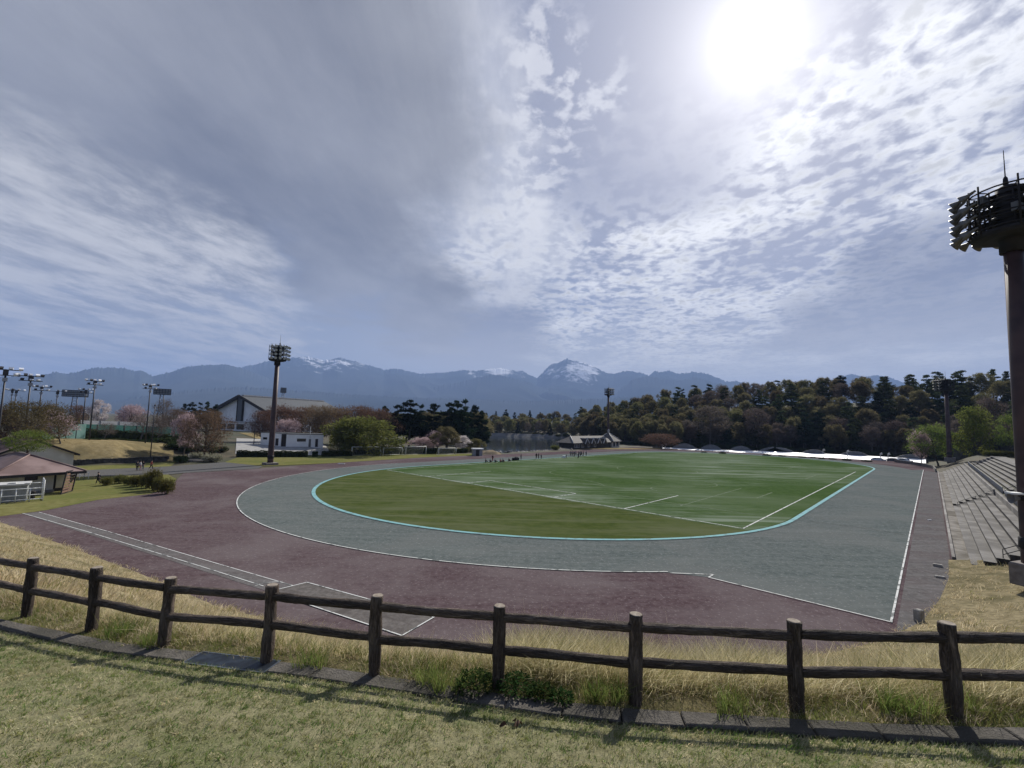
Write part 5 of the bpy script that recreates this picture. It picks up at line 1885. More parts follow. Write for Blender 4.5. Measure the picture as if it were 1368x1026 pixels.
def car(loc, rz, paint, label, van=False):
    t = empty('parked_car', loc, rz, label, 'car', 'cars parked beside the white shelter')
    H2 = 1.72 if van else 1.46
    sect = [(-2.15, .28), (-2.2, .62), (-2.12, .88), (-1.35, .96), (-.72, H2 - .06), (-.35, H2), (.9, H2), (1.35 if not van else 1.9, H2 - .1), (1.95 if not van else 2.12, .98), (2.15, .9), (2.18, .5), (2.1, .28)]
    mb = MB()
    n = len(sect)
    vs = []
    for y, k in ((-.84, .93), (-.78, 1.0), (.78, 1.0), (.84, .93)):
        for x, z in sect:
            yy = y
            if z > 1.0: yy = y * .84
            vs.append((x * (k if abs(y) > .8 else 1), yy, z if abs(y) < .8 else .3 + (z - .28) * .97))
    fs = []
    for r_ in range(3):
        for i in range(n): fs.append((r_ * n + i, r_ * n + (i + 1) % n, (r_ + 1) * n + (i + 1) % n, (r_ + 1) * n + i))
    fs.append(tuple(range(n))); fs.append(tuple(reversed(range(3 * n, 4 * n))))
    mb.add(vs, fs, 0, False)
    mb.build('body', paint, t)
    for s in (-1, 1):
        mb = MB()
        y = s * .725
        mb.add([(-1.15, s * .80, 1.0), (-.62, s * .715, H2 - .12), (1.0, s * .715, H2 - .12), (1.5, s * .80, 1.0)], [(0, 1, 2, 3) if s > 0 else (3, 2, 1, 0)])
        mb.build('side_window', m_carglass, t)
        for x in (-1.32, 1.32):
            w = MB(); w.tube([(x, s * .62, .33), (x, s * .80, .33), (x, s * .845, .33)], [.33, .33, .29], 16, smooth=False)
            wo = w.build('wheel', m_tyre, t)
            w = MB(); w.tube([(x, s * .84, .33), (x, s * .855, .33)], [.2, .17], 12); w.build('rim', m_rim, wo)
        hl = MB(); hl.box((-2.17, s * .6, .68), (.08, .34, .15)); hl.build('headlight', m_lampc, t)
    mb = MB(); mb.add([(-1.36, -.66, 1.0), (-1.36, .66, 1.0), (-.76, .60, H2 - .08), (-.76, -.60, H2 - .08)], [(3, 2, 1, 0)]); mb.build('windscreen', m_carglass, t)
    return t


def carpaint(n, c): return material(n, c, .3, metallic=.3, spec=.6)


for px, r, rz, c, lb, van in ((1171, 220, 2.3, carpaint('silver_paint', (.42, .44, .47)), 'silver car parked before the white shelter, half behind the dry grass', False),
                              (1191.5, 223, 2.6, carpaint('dark_blue_paint', (.05, .06, .085)), 'dark blue grey car parked between the silver and the white one', False),
                              (1206, 222, 2.2, carpaint('white_paint', (.74, .75, .75)), 'white car parked at the right end of the shelter', True)):
    x, y = atd(px, r)
    car((x, y, -.55), rz, c, lb, van)

# --- stone wall, court netting, boards
m_stone = material('dark_stone', (.040, .038, .036), .95, (.085, .08, .075), 1.4, 6, bump=1.0, bscale=2.2)
A, B = atd(92, 119.5), atd(229, 124.5)
sw = MB()
N = 40
for i in range(N):
    a, b = Vector((A[0], A[1], 0)).lerp(Vector((B[0], B[1], 0)), i / N), Vector((A[0], A[1], 0)).lerp(Vector((B[0], B[1], 0)), (i + 1) / N)
    d = (b - a).normalized(); nn = Vector((-d.y, d.x, 0))
    for r_ in range(2):
        h0, h1 = r_ * .58, (r_ + 1) * .58 + random.uniform(-.05, .05)
        off = random.uniform(-.06, .06) + r_ * .08
        sft = d * (.3 * (r_ % 2))
        sw.add([a + nn * off + sft, b + nn * off + sft, b + nn * (.6 + off) + sft, a + nn * (.6 + off) + sft] and
               [p + Vector((0, 0, z)) for z in (h0 - .1, h1) for p in (a + nn * off + sft, b + nn * off + sft - d * .03, b + nn * (.6 + off) + sft, a + nn * (.6 + off) + sft)],
               [(4, 5, 6, 7), (0, 1, 5, 4), (1, 2, 6, 5), (2, 3, 7, 6), (3, 0, 4, 7)])
tag(sw.build('stone_wall', m_stone), 'low dark dry stone wall at the foot of the straw coloured mound', 'wall')

m_net = material('court_net_green', (.025, .115, .095), .8, (.035, .15, .125), .5, 4)
m_netpale = material('court_net_pale', (.075, .155, .135), .85, (.11, .20, .18), .6, 4)


def net_fence(pts, label, mat, zfun=None, posts=3.0):
    """pts: (px, r, ytop, ybottom)"""
    p0 = atd(pts[0][0], pts[0][1])
    z0 = hz(*p0)
    t = empty('court_fence', (p0[0], p0[1], z0), 0, label, 'fence')
    O = Vector((p0[0], p0[1], z0))
    mb, ps = MB(), MB()
    for (a, b) in zip(pts, pts[1:]):
        A = Vector((*atd(a[0], a[1]), 0)); B = Vector((*atd(b[0], b[1]), 0))
        ta, tb = ztop(a[0], a[2], a[1]), ztop(b[0], b[2], b[1])
        ba, bb = ztop(a[0], a[3], a[1]), ztop(b[0], b[3], b[1])
        n = max(2, int((B - A).length / posts))
        for i in range(n):
            u, v = i / n, (i + 1) / n
            p, q = A.lerp(B, u), A.lerp(B, v)
            sag = -.05
            nn = Vector((B.y - A.y, A.x - B.x, 0)).normalized() * .04
            m_ = (p + q) / 2
            vs = []
            for (pt, w) in ((p, u), ((p + q) / 2, (u + v) / 2), (q, v)):
                vs += [pt + Vector((0, 0, ba + (bb - ba) * w)) - O, pt + Vector((0, 0, ta + (tb - ta) * w + (sag if pt is not p and pt is not q else 0))) - O]
            mb.add(vs, [(0, 2, 3, 1), (2, 4, 5, 3)])
            mb.add([x + nn for x in vs], [(1, 3, 2, 0), (3, 5, 4, 2)])
            ps.tube([p + nn * 2 + Vector((0, 0, ba - .6)) - O, p + nn * 2 + Vector((0, 0, ta + .25)) - O], .06, 6)
    mb.build('netting', mat, t); ps.build('posts', m_cpole, t)
    return t


net_fence([(58, 133, 571, 592), (90, 139, 568, 590), (116, 144, 566, 588)], 'pale green court netting between the pink cherry and the hedge', m_netpale)
net_fence([(112, 150, 566.5, 584), (150, 154, 567.5, 585), (200, 160, 569.5, 586), (250, 166, 571, 585)], 'dark teal court netting behind the hedges right of the tall court light', m_net)
net_fence([(108, 185, 561.5, 569), (160, 190, 563, 570), (215, 196, 566, 572), (250, 200, 567.5, 573)], 'pale whitish backboard fence beyond the teal court netting', m_greywhite, posts=5)
# --- thin poles
for px, r, yb, yt, lb in ((341.5, 150, 602, 548, 'thin dark pole at the car park entrance left of the white block'), (205.5, 127, 588, 540, 'thin grey pole among the bare trees right of the court light'), (118, 215, 575, 545, 'slim pale pole standing by the white blossom tree')):
    x, y = atd(px, r); z0 = hz(x, y); z1 = ztop(px, yt, r)
    mb = MB(); mb.tube([(0, 0, -.3), (0, 0, (z1 - z0) * .6), (0, 0, z1 - z0)], [.11, .09, .07], 8); mb.box((0, 0, z1 - z0 - .3), (.3, .2, .3))
    tag(mb.build('lamp_post', m_cpole, loc=(x, y, z0)), lb, 'pole')

# --- football goals on the verge
m_goal = material('goal_white', (.70, .71, .70), .5, (.6, .61, .6), 2, 4)
m_netg = material('goal_net', (.40, .41, .40), .8)


def goal(p, q, h, depth, label):
    p, q = Vector((p.x, p.y, .03)), Vector((q.x, q.y, .03))
    c = (p + q) / 2
    d = (q - p); L = d.length; d.normalize(); b = Vector((-d.y, d.x, 0))
    if b.y < 0: b = -b
    t = empty('football_goal', c, 0, label, 'goal', 'white goals standing in a row on the verge')
    A, B = -d * L / 2, d * L / 2
    up = Vector((0, 0, h))
    for s in (A, B):
        m1 = MB(); m1.tube([s, s + up], .075, 8); m1.build('post', m_goal, t)
        m1 = MB(); m1.tube([s + up, s + up + b * depth * .35, s + b * depth], .05, 6); m1.tube([s, s + b * depth], .05, 6); m1.build('side_frame', m_goal, t)
    m1 = MB(); m1.tube([A + up, B + up], .075, 8); m1.build('crossbar', m_goal, t)
    m1 = MB(); m1.tube([A + b * depth, B + b * depth], .05, 6); m1.build('back_bar', m_goal, t)
    nt = MB()
    for i in range(1, 16):
        s = A.lerp(B, i / 16)
        nt.tube([s + up, s + up * .97 + b * depth * .35, s + b * depth], .012, 3, caps=False)
    for k in range(1, 7):
        f = k / 7
        nt.tube([A + up * (1 - f) + b * depth * (.35 + .65 * f), B + up * (1 - f) + b * depth * (.35 + .65 * f)], .012, 3, caps=False)
    nt.build('net', m_netg, t)


goal(at(470, 609), at(508, 608.6), 2.44, 2.0, 'leftmost white goal of the row, in front of the hedge')
goal(at(512, 608.4), at(537, 607.6), 2.1, 1.6, 'smaller white goal next to the leftmost one')
goal(at(542, 608.3), at(569, 607.2), 2.44, 2.2, 'large white goal seen at an angle below the black pines')
goal(at(586, 607.8), at(609, 607.3), 2.0, 1.5, 'rightmost white goal of the row, near the grey hut')
p = at(456, 620); mb = MB(); mb.box((0, 0, .06), (1.6, .25, .12), .1); mb.box((0, 0, .14), (1.4, .2, .04), .1)
tag(mb.build('white_board', m_white_metal, loc=(p.x, p.y, .02)), 'low white board lying at the edge of the grass verge before the goals', 'board')

# --- far lake embankment and shore
em = MB()
N = 30
for i in range(N):
    a, b = atd(618 + 160 * i / N, 371), atd(618 + 160 * (i + 1) / N, 371)
    a2, b2 = atd(618 + 160 * i / N, 376), atd(618 + 160 * (i + 1) / N, 376)
    zt = 1.6
    em.add([(a[0], a[1], -2), (b[0], b[1], -2), (b2[0], b2[1], zt), (a2[0], a2[1], zt)], [(0, 1, 2, 3)])
    em.add([(a2[0], a2[1], zt), (b2[0], b2[1], zt), (b2[0], b2[1] + 4, zt), (a2[0], a2[1] + 4, zt)], [(0, 1, 2, 3)])
tag(em.build('lake_embankment', material('embankment', (.13, .125, .115), .95, (.19, .185, .17), .15, 6)), 'long pale concrete embankment along the far side of the lake', 'embankment')
m_rock = material('shore_rock', (.13, .125, .12), .95, (.22, .215, .205), 1.5, 6, bump=.6)


def rock(loc, s, label):
    rr = random.Random(int(loc[0] * 100))
    vs, fs = [], []
    n, k = 9, 5
    for i in range(k + 1):
        ph = pi * i / k
        for j in range(n):
            th = 2 * pi * j / n
            q = 1 + rr.uniform(-.22, .22)
            vs.append((sin(ph) * cos(th) * q * s * 1.5, sin(ph) * sin(th) * q * s, cos(ph) * q * s * .6))
    for i in range(k):
        for j in range(n): fs.append((i * n + j, i * n + (j + 1) % n, (i + 1) * n + (j + 1) % n, (i + 1) * n + j)[::-1])
    mb = MB(); mb.add(vs, fs)
    tag(mb.build('shore_rock', m_rock, loc=loc, rz=rr.uniform(0, 3)), label, 'rock', 'rocks along the near lake shore')


for i in range(15):
    px = 662 + i * 6.1 + random.uniform(-2, 2)
    r = float(np.interp(px, [640, 700, 745], [160, 167, 184])) + random.uniform(-1, 1)
    x, y = atd(px, r)
    rock((x, y, -.25), random.uniform(.5, 1.0), 'rough grey rock in the line along the near lake shore')
ms = MB()
vs = []
for j in range(9):
    for i in range(9):
        u, v = i / 8 - .5, j / 8 - .5
        g = max(0, 1 - (2 * u) ** 2) * max(0, 1 - (2 * v) ** 2)
        vs.append((u * 9, v * 6, g * 1.5 - .25 + .15 * sin(i * 2.1 + j)))
ms.add(vs, [(j * 9 + i, j * 9 + i + 1, j * 9 + i + 10, j * 9 + i + 9) for j in range(8) for i in range(8)], 0, True)
x, y = atd(655, 150)
tag(ms.build('sandy_mound', ground_mat('sandy_soil', (.24, .19, .13), (.30, .245, .17), (.17, .14, .09), 1.0, .4), loc=(x, y, 0), rz=.1), kind='structure')
rp = MB()
a, b, c_, d_ = atd(746, 186), atd(766, 186), atd(764, 214), atd(750, 214)
rp.add([(*a, .05), (*b, .05), (*c_, 2.3), (*d_, 2.3), (*a, -1), (*b, -1), (*c_, -1), (*d_, -1)], [(0, 1, 2, 3), (0, 4, 5, 1), (1, 5, 6, 2), (3, 2, 6, 7), (0, 3, 7, 4)])
rp.bar((a[0] + 1, a[1], .12), (d_[0] + .5, d_[1], 2.45), .35, .3); rp.bar((b[0] - .5, b[1], .12), (c_[0] - .3, c_[1], 2.45), .35, .3)
tag(rp.build('concrete_ramp', m_conc_dark), 'pale concrete ramp beside the lake at the left end of the lodge', 'ramp')
# ------------------------------------------------------------------ trees
m_trunk = material('trunk_bark', (.060, .048, .038), .95, (.10, .085, .07), 2.5, 6, bump=.6)
m_trunk_pale = material('trunk_pale', (.115, .098, .085), .95, (.16, .14, .125), 2.5, 6, bump=.6)
L_OL = leaf_material('leaf_olive', (.125, .110, .055), (.19, .165, .088), .42, .25, .35)
L_OLG = leaf_material('leaf_spring', (.125, .125, .05), (.195, .18, .08), .4, .2, .4)
L_DK = leaf_material('needle_dark', (.016, .027, .016), (.032, .046, .025), .15, .3, .4)
L_MID = leaf_material('needle_mid', (.045, .06, .027), (.08, .09, .04), .3, .3, .4)
L_BUD = leaf_material('bud_brown', (.125, .080, .055), (.172, .115, .078), .35, .15, .4)
L_GREY = leaf_material('twig_grey', (.11, .088, .074), (.165, .135, .115), .3, .2, .4)
L_PINK = leaf_material('blossom_pink', (.36, .265, .275), (.52, .41, .42), .4, .12, .6)
L_WHITE = leaf_material('blossom_white', (.55, .50, .50), (.66, .62, .60), .4, .08, .6)
L_GREEN = leaf_material('leaf_fresh', (.105, .140, .028), (.165, .19, .05), .42, .08, .5)
L_WILL = leaf_material('leaf_willow', (.11, .135, .035), (.165, .18, .058), .42, .08, .5)
L_HEDGE = leaf_material('leaf_hedge', (.030, .044, .018), (.058, .070, .028), .2, .1, 1.2)
L_SHRUB = leaf_material('leaf_shrub', (.10, .105, .030), (.16, .15, .05), .35, .12, 1.0)
L_PALE = leaf_material('leaf_pale_shrub', (.22, .215, .15), (.34, .33, .25), .35, .1, 1.2)
L_PURP = leaf_material('leaf_plum', (.075, .035, .045), (.11, .055, .065), .3, .1, .5)


def cards(cent, size, aspect=1.0, droop=None):
    """small irregular leaf-clump faces at the given centres"""
    n = len(cent)
    a = rng.normal(size=(n, 3)); a /= np.linalg.norm(a, axis=1)[:, None]
    if droop is not None:
        a = a * (1 - droop) + np.array([0, 0, -1.0]) * droop
        a /= np.linalg.norm(a, axis=1)[:, None]
    t = rng.normal(size=(n, 3))
    b = np.cross(a, t); b /= np.linalg.norm(b, axis=1)[:, None]
    s = (size * rng.uniform(.6, 1.35, n))[:, None]
    j = rng.uniform(.6, 1.1, (n, 4, 1))
    v = np.stack([cent - a * s * aspect * j[:, 0], cent + b * s * .55 * j[:, 1], cent + a * s * aspect * j[:, 2], cent - b * s * .55 * j[:, 3]], 1)
    return v.reshape(-1, 3)


def twigs(base, dirs, length, width):
    n = len(base)
    t = rng.normal(size=(n, 3))
    b = np.cross(dirs, t); b /= np.linalg.norm(b, axis=1)[:, None]
    L = (length * rng.uniform(.6, 1.3, n))[:, None]
    v = np.stack([base - b * width, base + b * width, base + dirs * L + b * width * .3, base + dirs * L - b * width * .3], 1)
    return v.reshape(-1, 3)


def clump_points(cl, n, shell=.55):
    """points in clumps (x,y,z,r,flat)"""
    cl = np.array(cl)
    w = cl[:, 3] ** 2
    ci = rng.choice(len(cl), n, p=w / w.sum())
    d = rng.normal(size=(n, 3)); d /= np.linalg.norm(d, axis=1)[:, None]
    q = (shell + (1 - shell) * rng.uniform(0, 1, n)) * cl[ci, 3] * rng.uniform(.75, 1.15, n)
    off = d * q[:, None]
    off[:, 2] *= cl[ci, 4]
    return cl[ci, :3] + off, d


def limb_mesh(mb, base, tip, r0, r1, bendz=.15, n=6, k=5):
    base, tip = Vector(base), Vector(tip)
    pts = []
    d = tip - base
    side = Vector((random.uniform(-1, 1), random.uniform(-1, 1), 0)) * d.length * .06
    for i in range(k + 1):
        t = i / k
        p = base.lerp(tip, t)
        p = p + side * sin(t * pi) + Vector((0, 0, -bendz * d.length * sin(t * pi) * .5))
        pts.append(p)
    mb.tube(pts, [r0 + (r1 - r0) * i / k for i in range(k + 1)], n, caps=False)


PROTO = {}


def finish(kind, trunk_mb, verts, leafmat, tmat, H_, Wd):
    root = bpy.data.objects.new('proto', None)
    tr = trunk_mb.build('trunk', tmat, None)
    n = len(verts) // 4
    cr = np_mesh('crown', verts, np.arange(n * 4).reshape(n, 4), leafmat)
    for o in (tr, cr): col.objects.unlink(o)
    PROTO.setdefault(kind, []).append((tr, cr, H_, Wd))


def mk_broad(kind, leaf, seed, H_=15.0, Wd=9.0, nclump=26, ncard=5200, size=.34, trunkfrac=.34, tmat=None, twig=0, flat=.8, top=1.0, crown_lo=.3, aspect=1.0, r0=.26, rk=1.0):
    random.seed(seed)
    global rng
    rng = np.random.default_rng(seed)
    mb = MB()
    lean = Vector((random.uniform(-.5, .5), random.uniform(-.5, .5), 0))
    th = H_ * trunkfrac
    topc = Vector((lean.x * 1.5, lean.y * 1.5, H_ * .8))
    mb.tube([(0, 0, -.5), (0, 0, .3), lean * .5 + Vector((0, 0, th * .6)), lean + Vector((0, 0, th)), topc], [r0 * 1.35, r0 * 1.05, r0 * .85, r0 * .7, r0 * .12], 8, caps=False)
    cl = []
    ph0, ph1 = random.uniform(0, 6.28), random.uniform(0, 6.28)
    for i in range(nclump):
        # spread over an uneven crown volume
        f = (i + .5) / nclump
        z = H_ * (crown_lo + (1 - crown_lo - .06) * f ** .85)
        zz = (z / H_ - crown_lo) / (1 - crown_lo)
        rad = Wd / 2 * (sin(min(1, max(.05, zz * .94 + .10)) * pi) ** .55) * top
        a = i * 2.39996 + random.uniform(-.5, .5)
        rad *= 1 + .26 * sin(2 * a + ph0) + .16 * sin(3 * a + ph1 + zz * 5)
        q = rad * sqrt(random.uniform(.12, .95))
        rc = random.uniform(.12, .26) * Wd * (.75 + .4 * random.random()) * rk
        q = max(0, min(q, rad - rc * random.uniform(.0, .5)))
        c = (cos(a) * q + lean.x, sin(a) * q + lean.y, min(z, H_ - rc * flat * .8), rc, flat * random.uniform(.75, 1.1))
        cl.append(c)
        zb_ = th * random.uniform(.7, 1.0) if zz < .5 else th + (H_ * .75 - th) * random.uniform(.1, .7)
        fr = min(1, max(0, (zb_ - th) / max(.1, H_ * .8 - th)))
        bs = lean.lerp(Vector((topc.x, topc.y, 0)), fr) + Vector((0, 0, zb_))
        limb_mesh(mb, bs, c[:3], r0 * .33, r0 * .07, .12, 5, 4)
        if twig:
            for _ in range(3):
                e = Vector(c[:3]) + Vector((random.gauss(0, 1), random.gauss(0, 1), random.gauss(.4, .7))) * rc * .7
                limb_mesh(mb, Vector(bs).lerp(Vector(c[:3]), random.uniform(.4, .9)), e, r0 * .12, r0 * .03, .05, 4, 3)
    p, d = clump_points(cl, ncard)
    v = cards(p, size, aspect)
    if twig:
        tp, td = clump_points(cl, twig, .25)
        td = td + np.array([0, 0, .55]); td /= np.linalg.norm(td, axis=1)[:, None]
        v = np.concatenate([v, twigs(tp, td, size * 3.2, size * .07)])
    finish(kind, mb, v, leaf, tmat or m_trunk, H_, Wd)


def mk_pine(kind, leaf, seed, H_=17.0, Wd=7.0, ncard=4200, size=.36, lo=.45, layers=8, spread=1.0):
    random.seed(seed)
    global rng
    rng = np.random.default_rng(seed)
    mb = MB()
    lx, ly = random.uniform(-.7, .7), random.uniform(-.7, .7)
    def tp(z): return Vector((lx * (z / H_) ** 2 + .15 * sin(z * .5), ly * (z / H_) ** 2 + .15 * cos(z * .4), z))
    mb.tube([tp(z) for z in np.linspace(-.4, H_ * .97, 9)], list(np.linspace(.27, .05, 9)), 8, caps=False)
    cl = []
    for L in range(layers):
        f = min(1, max(0, (L + random.uniform(-.35, .35)) / (layers - 1)))
        z = H_ * (lo + (1 - lo - .05) * f)
        rad = Wd / 2 * (1 - .72 * f ** 1.3) * random.uniform(.7, 1.1) * spread
        nb = max(2, int(5 - 2.5 * f))
        a0 = random.uniform(0, 6.28)
        for k in range(nb):
            a = a0 + 2 * pi * k / nb + random.uniform(-.5, .5)
            q = rad * random.uniform(.55, 1.0)
            c = tp(z) + Vector((cos(a) * q, sin(a) * q, random.uniform(-1.1, .9)))
            rc = random.uniform(.8, 1.6) * (1.15 - .4 * f) * Wd / 7
            cl.append((c.x, c.y, c.z, rc, random.uniform(.5, .95)))
            if rad > 1.6: cl.append((*(tp(z).lerp(c, .5)), rc * .8, .45))
            limb_mesh(mb, tp(z - .5), c, .07, .02, -.1, 5, 3)
    t = tp(H_ - .6); cl.append((t.x, t.y, t.z, .8, .8))
    p, d = clump_points(cl, ncard, .3)
    finish(kind, mb, cards(p, size), leaf, m_trunk, H_, Wd)


def mk_cedar(kind, leaf, seed, H_=16.0, Wd=5.0, ncard=4200, size=.34):
    random.seed(seed)
    global rng
    rng = np.random.default_rng(seed)
    mb = MB()
    mb.tube([(0, 0, -.4), (0, 0, H_ * .5), (0, 0, H_ * .97)], [.26, .17, .03], 8, caps=False)
    cl = []
    N = 34
    for i in range(N):
        f = i / (N - 1)
        z = H_ * (.16 + .81 * f)
        rad = Wd / 2 * (1 - f) ** .8 * random.uniform(.72, 1.12) + .12
        a = i * 2.4 + random.uniform(-.3, .3)
        rc = .30 * Wd * (1 - .72 * f) * random.uniform(.6, 1)
        q = max(0, rad - rc * .6)
        cl.append((cos(a) * q, sin(a) * q, z, rc, .65))
    p, d = clump_points(cl, ncard, .35)
    finish(kind, mb, cards(p, size), leaf, m_trunk, H_, Wd)


def mk_shrub(kind, leaf, seed, H_=2.4, Wd=3.0, ncard=2200, size=.13, upright=.5):
    random.seed(seed)
    global rng
    rng = np.random.default_rng(seed)
    mb = MB()
    cl = []
    for k in range(14):
        a = k * 2.4; q = Wd / 2 * sqrt((k + .5) / 14) * .72
        h = H_ * (.9 - .35 * (q / (Wd / 2)) ** 2) * random.uniform(.8, 1.05)
        cl.append((cos(a) * q, sin(a) * q, h * .52, Wd * random.uniform(.15, .22), 1.9 * H_ / Wd))
        limb_mesh(mb, (cos(a) * .15, sin(a) * .15, -.1), (cos(a) * q, sin(a) * q, h * .8), .03, .01, .0, 5, 3)
    p, d = clump_points(cl, ncard, .4)
    p[:, 2] = np.clip(p[:, 2], .08, H_)
    v = cards(p, size)
    td = np.stack([rng.normal(0, .35, 900), rng.normal(0, .35, 900), np.ones(900)], -1); td /= np.linalg.norm(td, axis=1)[:, None]
    tb, _ = clump_points(cl, 900, .3)
    tb[:, 2] = np.clip(tb[:, 2], .2, H_ * .8)
    v = np.concatenate([v, twigs(tb, td, H_ * .22 * upright * 2, .012)])
    finish(kind, mb, v, leaf, m_trunk, H_, Wd)


for s in range(4): mk_broad('olive', L_OL, 100 + s, 15 + s * .5, 9.5, 52, 5600, .30, .32, r0=.2, twig=3000, rk=.62, crown_lo=.28, flat=1.15)
for s in range(3): mk_broad('spring', L_OLG, 110 + s, 14, 10, 52, 5800, .30, .3, r0=.2, twig=2800, rk=.62, crown_lo=.25, flat=1.1)
for s in range(3): mk_broad('greytree', L_GREY, 120 + s, 15, 8.0, 24, 2600, .25, .42, m_trunk_pale, 3200, r0=.18, crown_lo=.36)
for s in range(4): mk_pine('pine', L_DK, 130 + s, 17, 7.5, 6200, .34, .26 + .07 * (s % 3), 9)
for s in range(2): mk_pine('midpine', L_MID, 140 + s, 17, 8.0, 6200, .34, .30, 8)
for s in range(2): mk_cedar('cedar', L_DK, 150 + s)
for s in range(3): mk_broad('cherry_bud', L_BUD, 160 + s, 9.5, 12.5, 34, 4200, .20, .20, m_trunk, 5200, .62, crown_lo=.26, r0=.28)
for s in range(2): mk_broad('cherry_pink', L_PINK, 170 + s, 6.5, 8.5, 30, 4600, .19, .22, m_trunk, 1500, .6, crown_lo=.28, r0=.2)
mk_broad('cherry_white', L_WHITE, 175, 9.0, 6.0, 26, 3800, .2, .25, m_trunk, 1800, .8, crown_lo=.25, r0=.18)
for s in range(2): mk_broad('bare', L_GREY, 180 + s, 9, 6.0, 22, 350, .16, .3, m_trunk_pale, 4200, .9, crown_lo=.3, r0=.17)
mk_broad('fresh', L_GREEN, 190, 7.5, 7.0, 26, 2600, .17, .25, m_trunk, 1800, .6, crown_lo=.25, r0=.13)
mk_broad('fresh', L_GREEN, 191, 8.5, 7.5, 34, 5200, .2, .2, m_trunk, 1400, .8, crown_lo=.10, r0=.16)
mk_broad('willow', L_WILL, 195, 9.5, 10.0, 34, 8200, .22, .2, m_trunk, 1500, .95, crown_lo=.12, aspect=1.5, r0=.28)
mk_broad('willow', L_WILL, 196, 9.0, 9.0, 30, 7000, .22, .2, m_trunk, 1500, .95, crown_lo=.15, aspect=1.5, r0=.26)
mk_broad('plum', L_PURP, 198, 7, 6, 24, 3600, .22, .25, m_trunk, 1500, .8, crown_lo=.22, r0=.16)
mk_broad('bigbrown', leaf_material('bud_olive', (.092, .080, .038), (.135, .112, .055), .35, .05, .5), 199, 11, 15, 40, 6200, .21, .2, m_trunk, 5200, .6, crown_lo=.28, r0=.34)
for s in range(3): mk_shrub('shrub', L_SHRUB, 200 + s, 2.6, 3.0)
mk_shrub('paleshrub', L_PALE, 210, 2.2, 3.6, 2600, .14, .3)
for s in range(2): mk_shrub('darkshrub', L_HEDGE, 215 + s, 2.2, 3.4, 2600, .15, .25)
random.seed(11)
rng = np.random.default_rng(11)
NAMES = {'olive': 'broadleaf_tree', 'spring': 'broadleaf_tree', 'greytree': 'bare_tree', 'pine': 'pine_tree', 'midpine': 'pine_tree', 'cedar': 'cedar_tree', 'cherry_bud': 'cherry_tree', 'cherry_pink': 'cherry_tree',
         'cherry_white': 'cherry_tree', 'bare': 'bare_tree', 'fresh': 'young_tree', 'willow': 'willow_tree', 'plum': 'plum_tree', 'bigbrown': 'cherry_tree', 'shrub': 'shrub', 'paleshrub': 'shrub', 'darkshrub': 'shrub'}


def plant(kind, x, y, z, H_, Wd, label, group=None, v=None, rz=None):
    pr = PROTO[kind]
    tr, cr, h0, w0 = pr[(v if v is not None else random.randrange(len(pr))) % len(pr)]
    o = empty(NAMES[kind], (x, y, z), random.uniform(0, 6.28) if rz is None else rz, label, 'shrub' if 'shrub' in kind else 'tree', group)
    o.scale = (Wd / w0, Wd / w0, H_ / h0)
    for c in (tr, cr):
        d = c.copy(); link(d, o)
        if c is tr and 'shrub' in kind: d.name = 'stems'
        if c is cr and 'shrub' in kind: d.name = 'foliage'
    return o


def tree(kind, px, r, ytop, wpx, label, group=None, v=None, sink=0.0, yb=None):
    """a tree where a pixel column meets distance r, as tall and wide as seen there"""
    x, y = atd(px, r)
    z = hz(x, y) - sink
    if yb is not None: z = ztop(px, yb, r)
    zt = ztop(px, ytop, r)
    W_ = wpx / FPX * y * 1.0
    W_ *= 1.0 / sqrt(1 + ((px - 684) / FPX) ** 2) * 1.15
    return plant(kind, x, y, z, max(zt - z, .5), W_, label, group, v)


# --- woods on the hill and over the lake
FG = 'trees of the wooded hill behind the pitch'
FL = {'olive': 'olive brown broadleaf tree just coming into leaf among the woods on the hill', 'spring': 'pale spring green broadleaf tree in the woods beyond the lake and hill',
      'greytree': 'grey leafless tree with pale trunk at the shady edge of the woods', 'pine': 'dark pine standing in the woods on the hill', 'midpine': 'tall mid green pine in the woods on the hill', 'cedar': 'dark narrow cedar among the broadleaf woods'}
rows = [(-1, 0), (6, 1), (14, 2), (23, 3), (33, 4), (45, 5), (58, 6), (72, 7)]
cnt = 0
for off, k in rows:
    az = 8.6 + random.uniform(0, 1.2)
    while az < 53:
        base_r = float(np.interp(az, HT_AZ, HT_R))
        r = base_r + 4 + off + random.uniform(-2.5, 2.5)
        x, y = r * sin(radians(az)), r * cos(radians(az))
        px = 684 + FPX * tan(radians(az))
        rnd = random.random()
        if k >= 5: kind = 'pine' if rnd < .10 else ('midpine' if rnd < .38 else ('olive' if rnd < .80 else ('spring' if rnd < .9 else 'greytree')))
        elif k >= 2: kind = 'olive' if rnd < .42 else ('pine' if rnd < .62 else ('midpine' if rnd < .78 else ('spring' if rnd < .88 else 'greytree')))
        else: kind = 'olive' if rnd < .3 else ('greytree' if rnd < .65 else ('pine' if rnd < .85 else 'midpine'))
        if px < 900 and rnd > .3: kind = random.choice(['spring', 'olive', 'olive', 'spring', 'midpine'])
        if px > 1130 and k >= 3: kind = random.choice(['pine', 'midpine', 'midpine', 'midpine', 'olive', 'olive'])
        h = random.uniform(13.5, 16.5) * (1.0 if k else .85)
        if kind in ('pine', 'midpine'): h *= 1.08
        w = h * (.66 if kind in ('olive', 'spring', 'greytree') else .58)
        plant(kind, x, y, hz(x, y) - .2, h, w, FL[kind], FG)
        cnt += 1
        az += degrees((6.2 + .18 * off * .3) / r) * random.uniform(.8, 1.2)
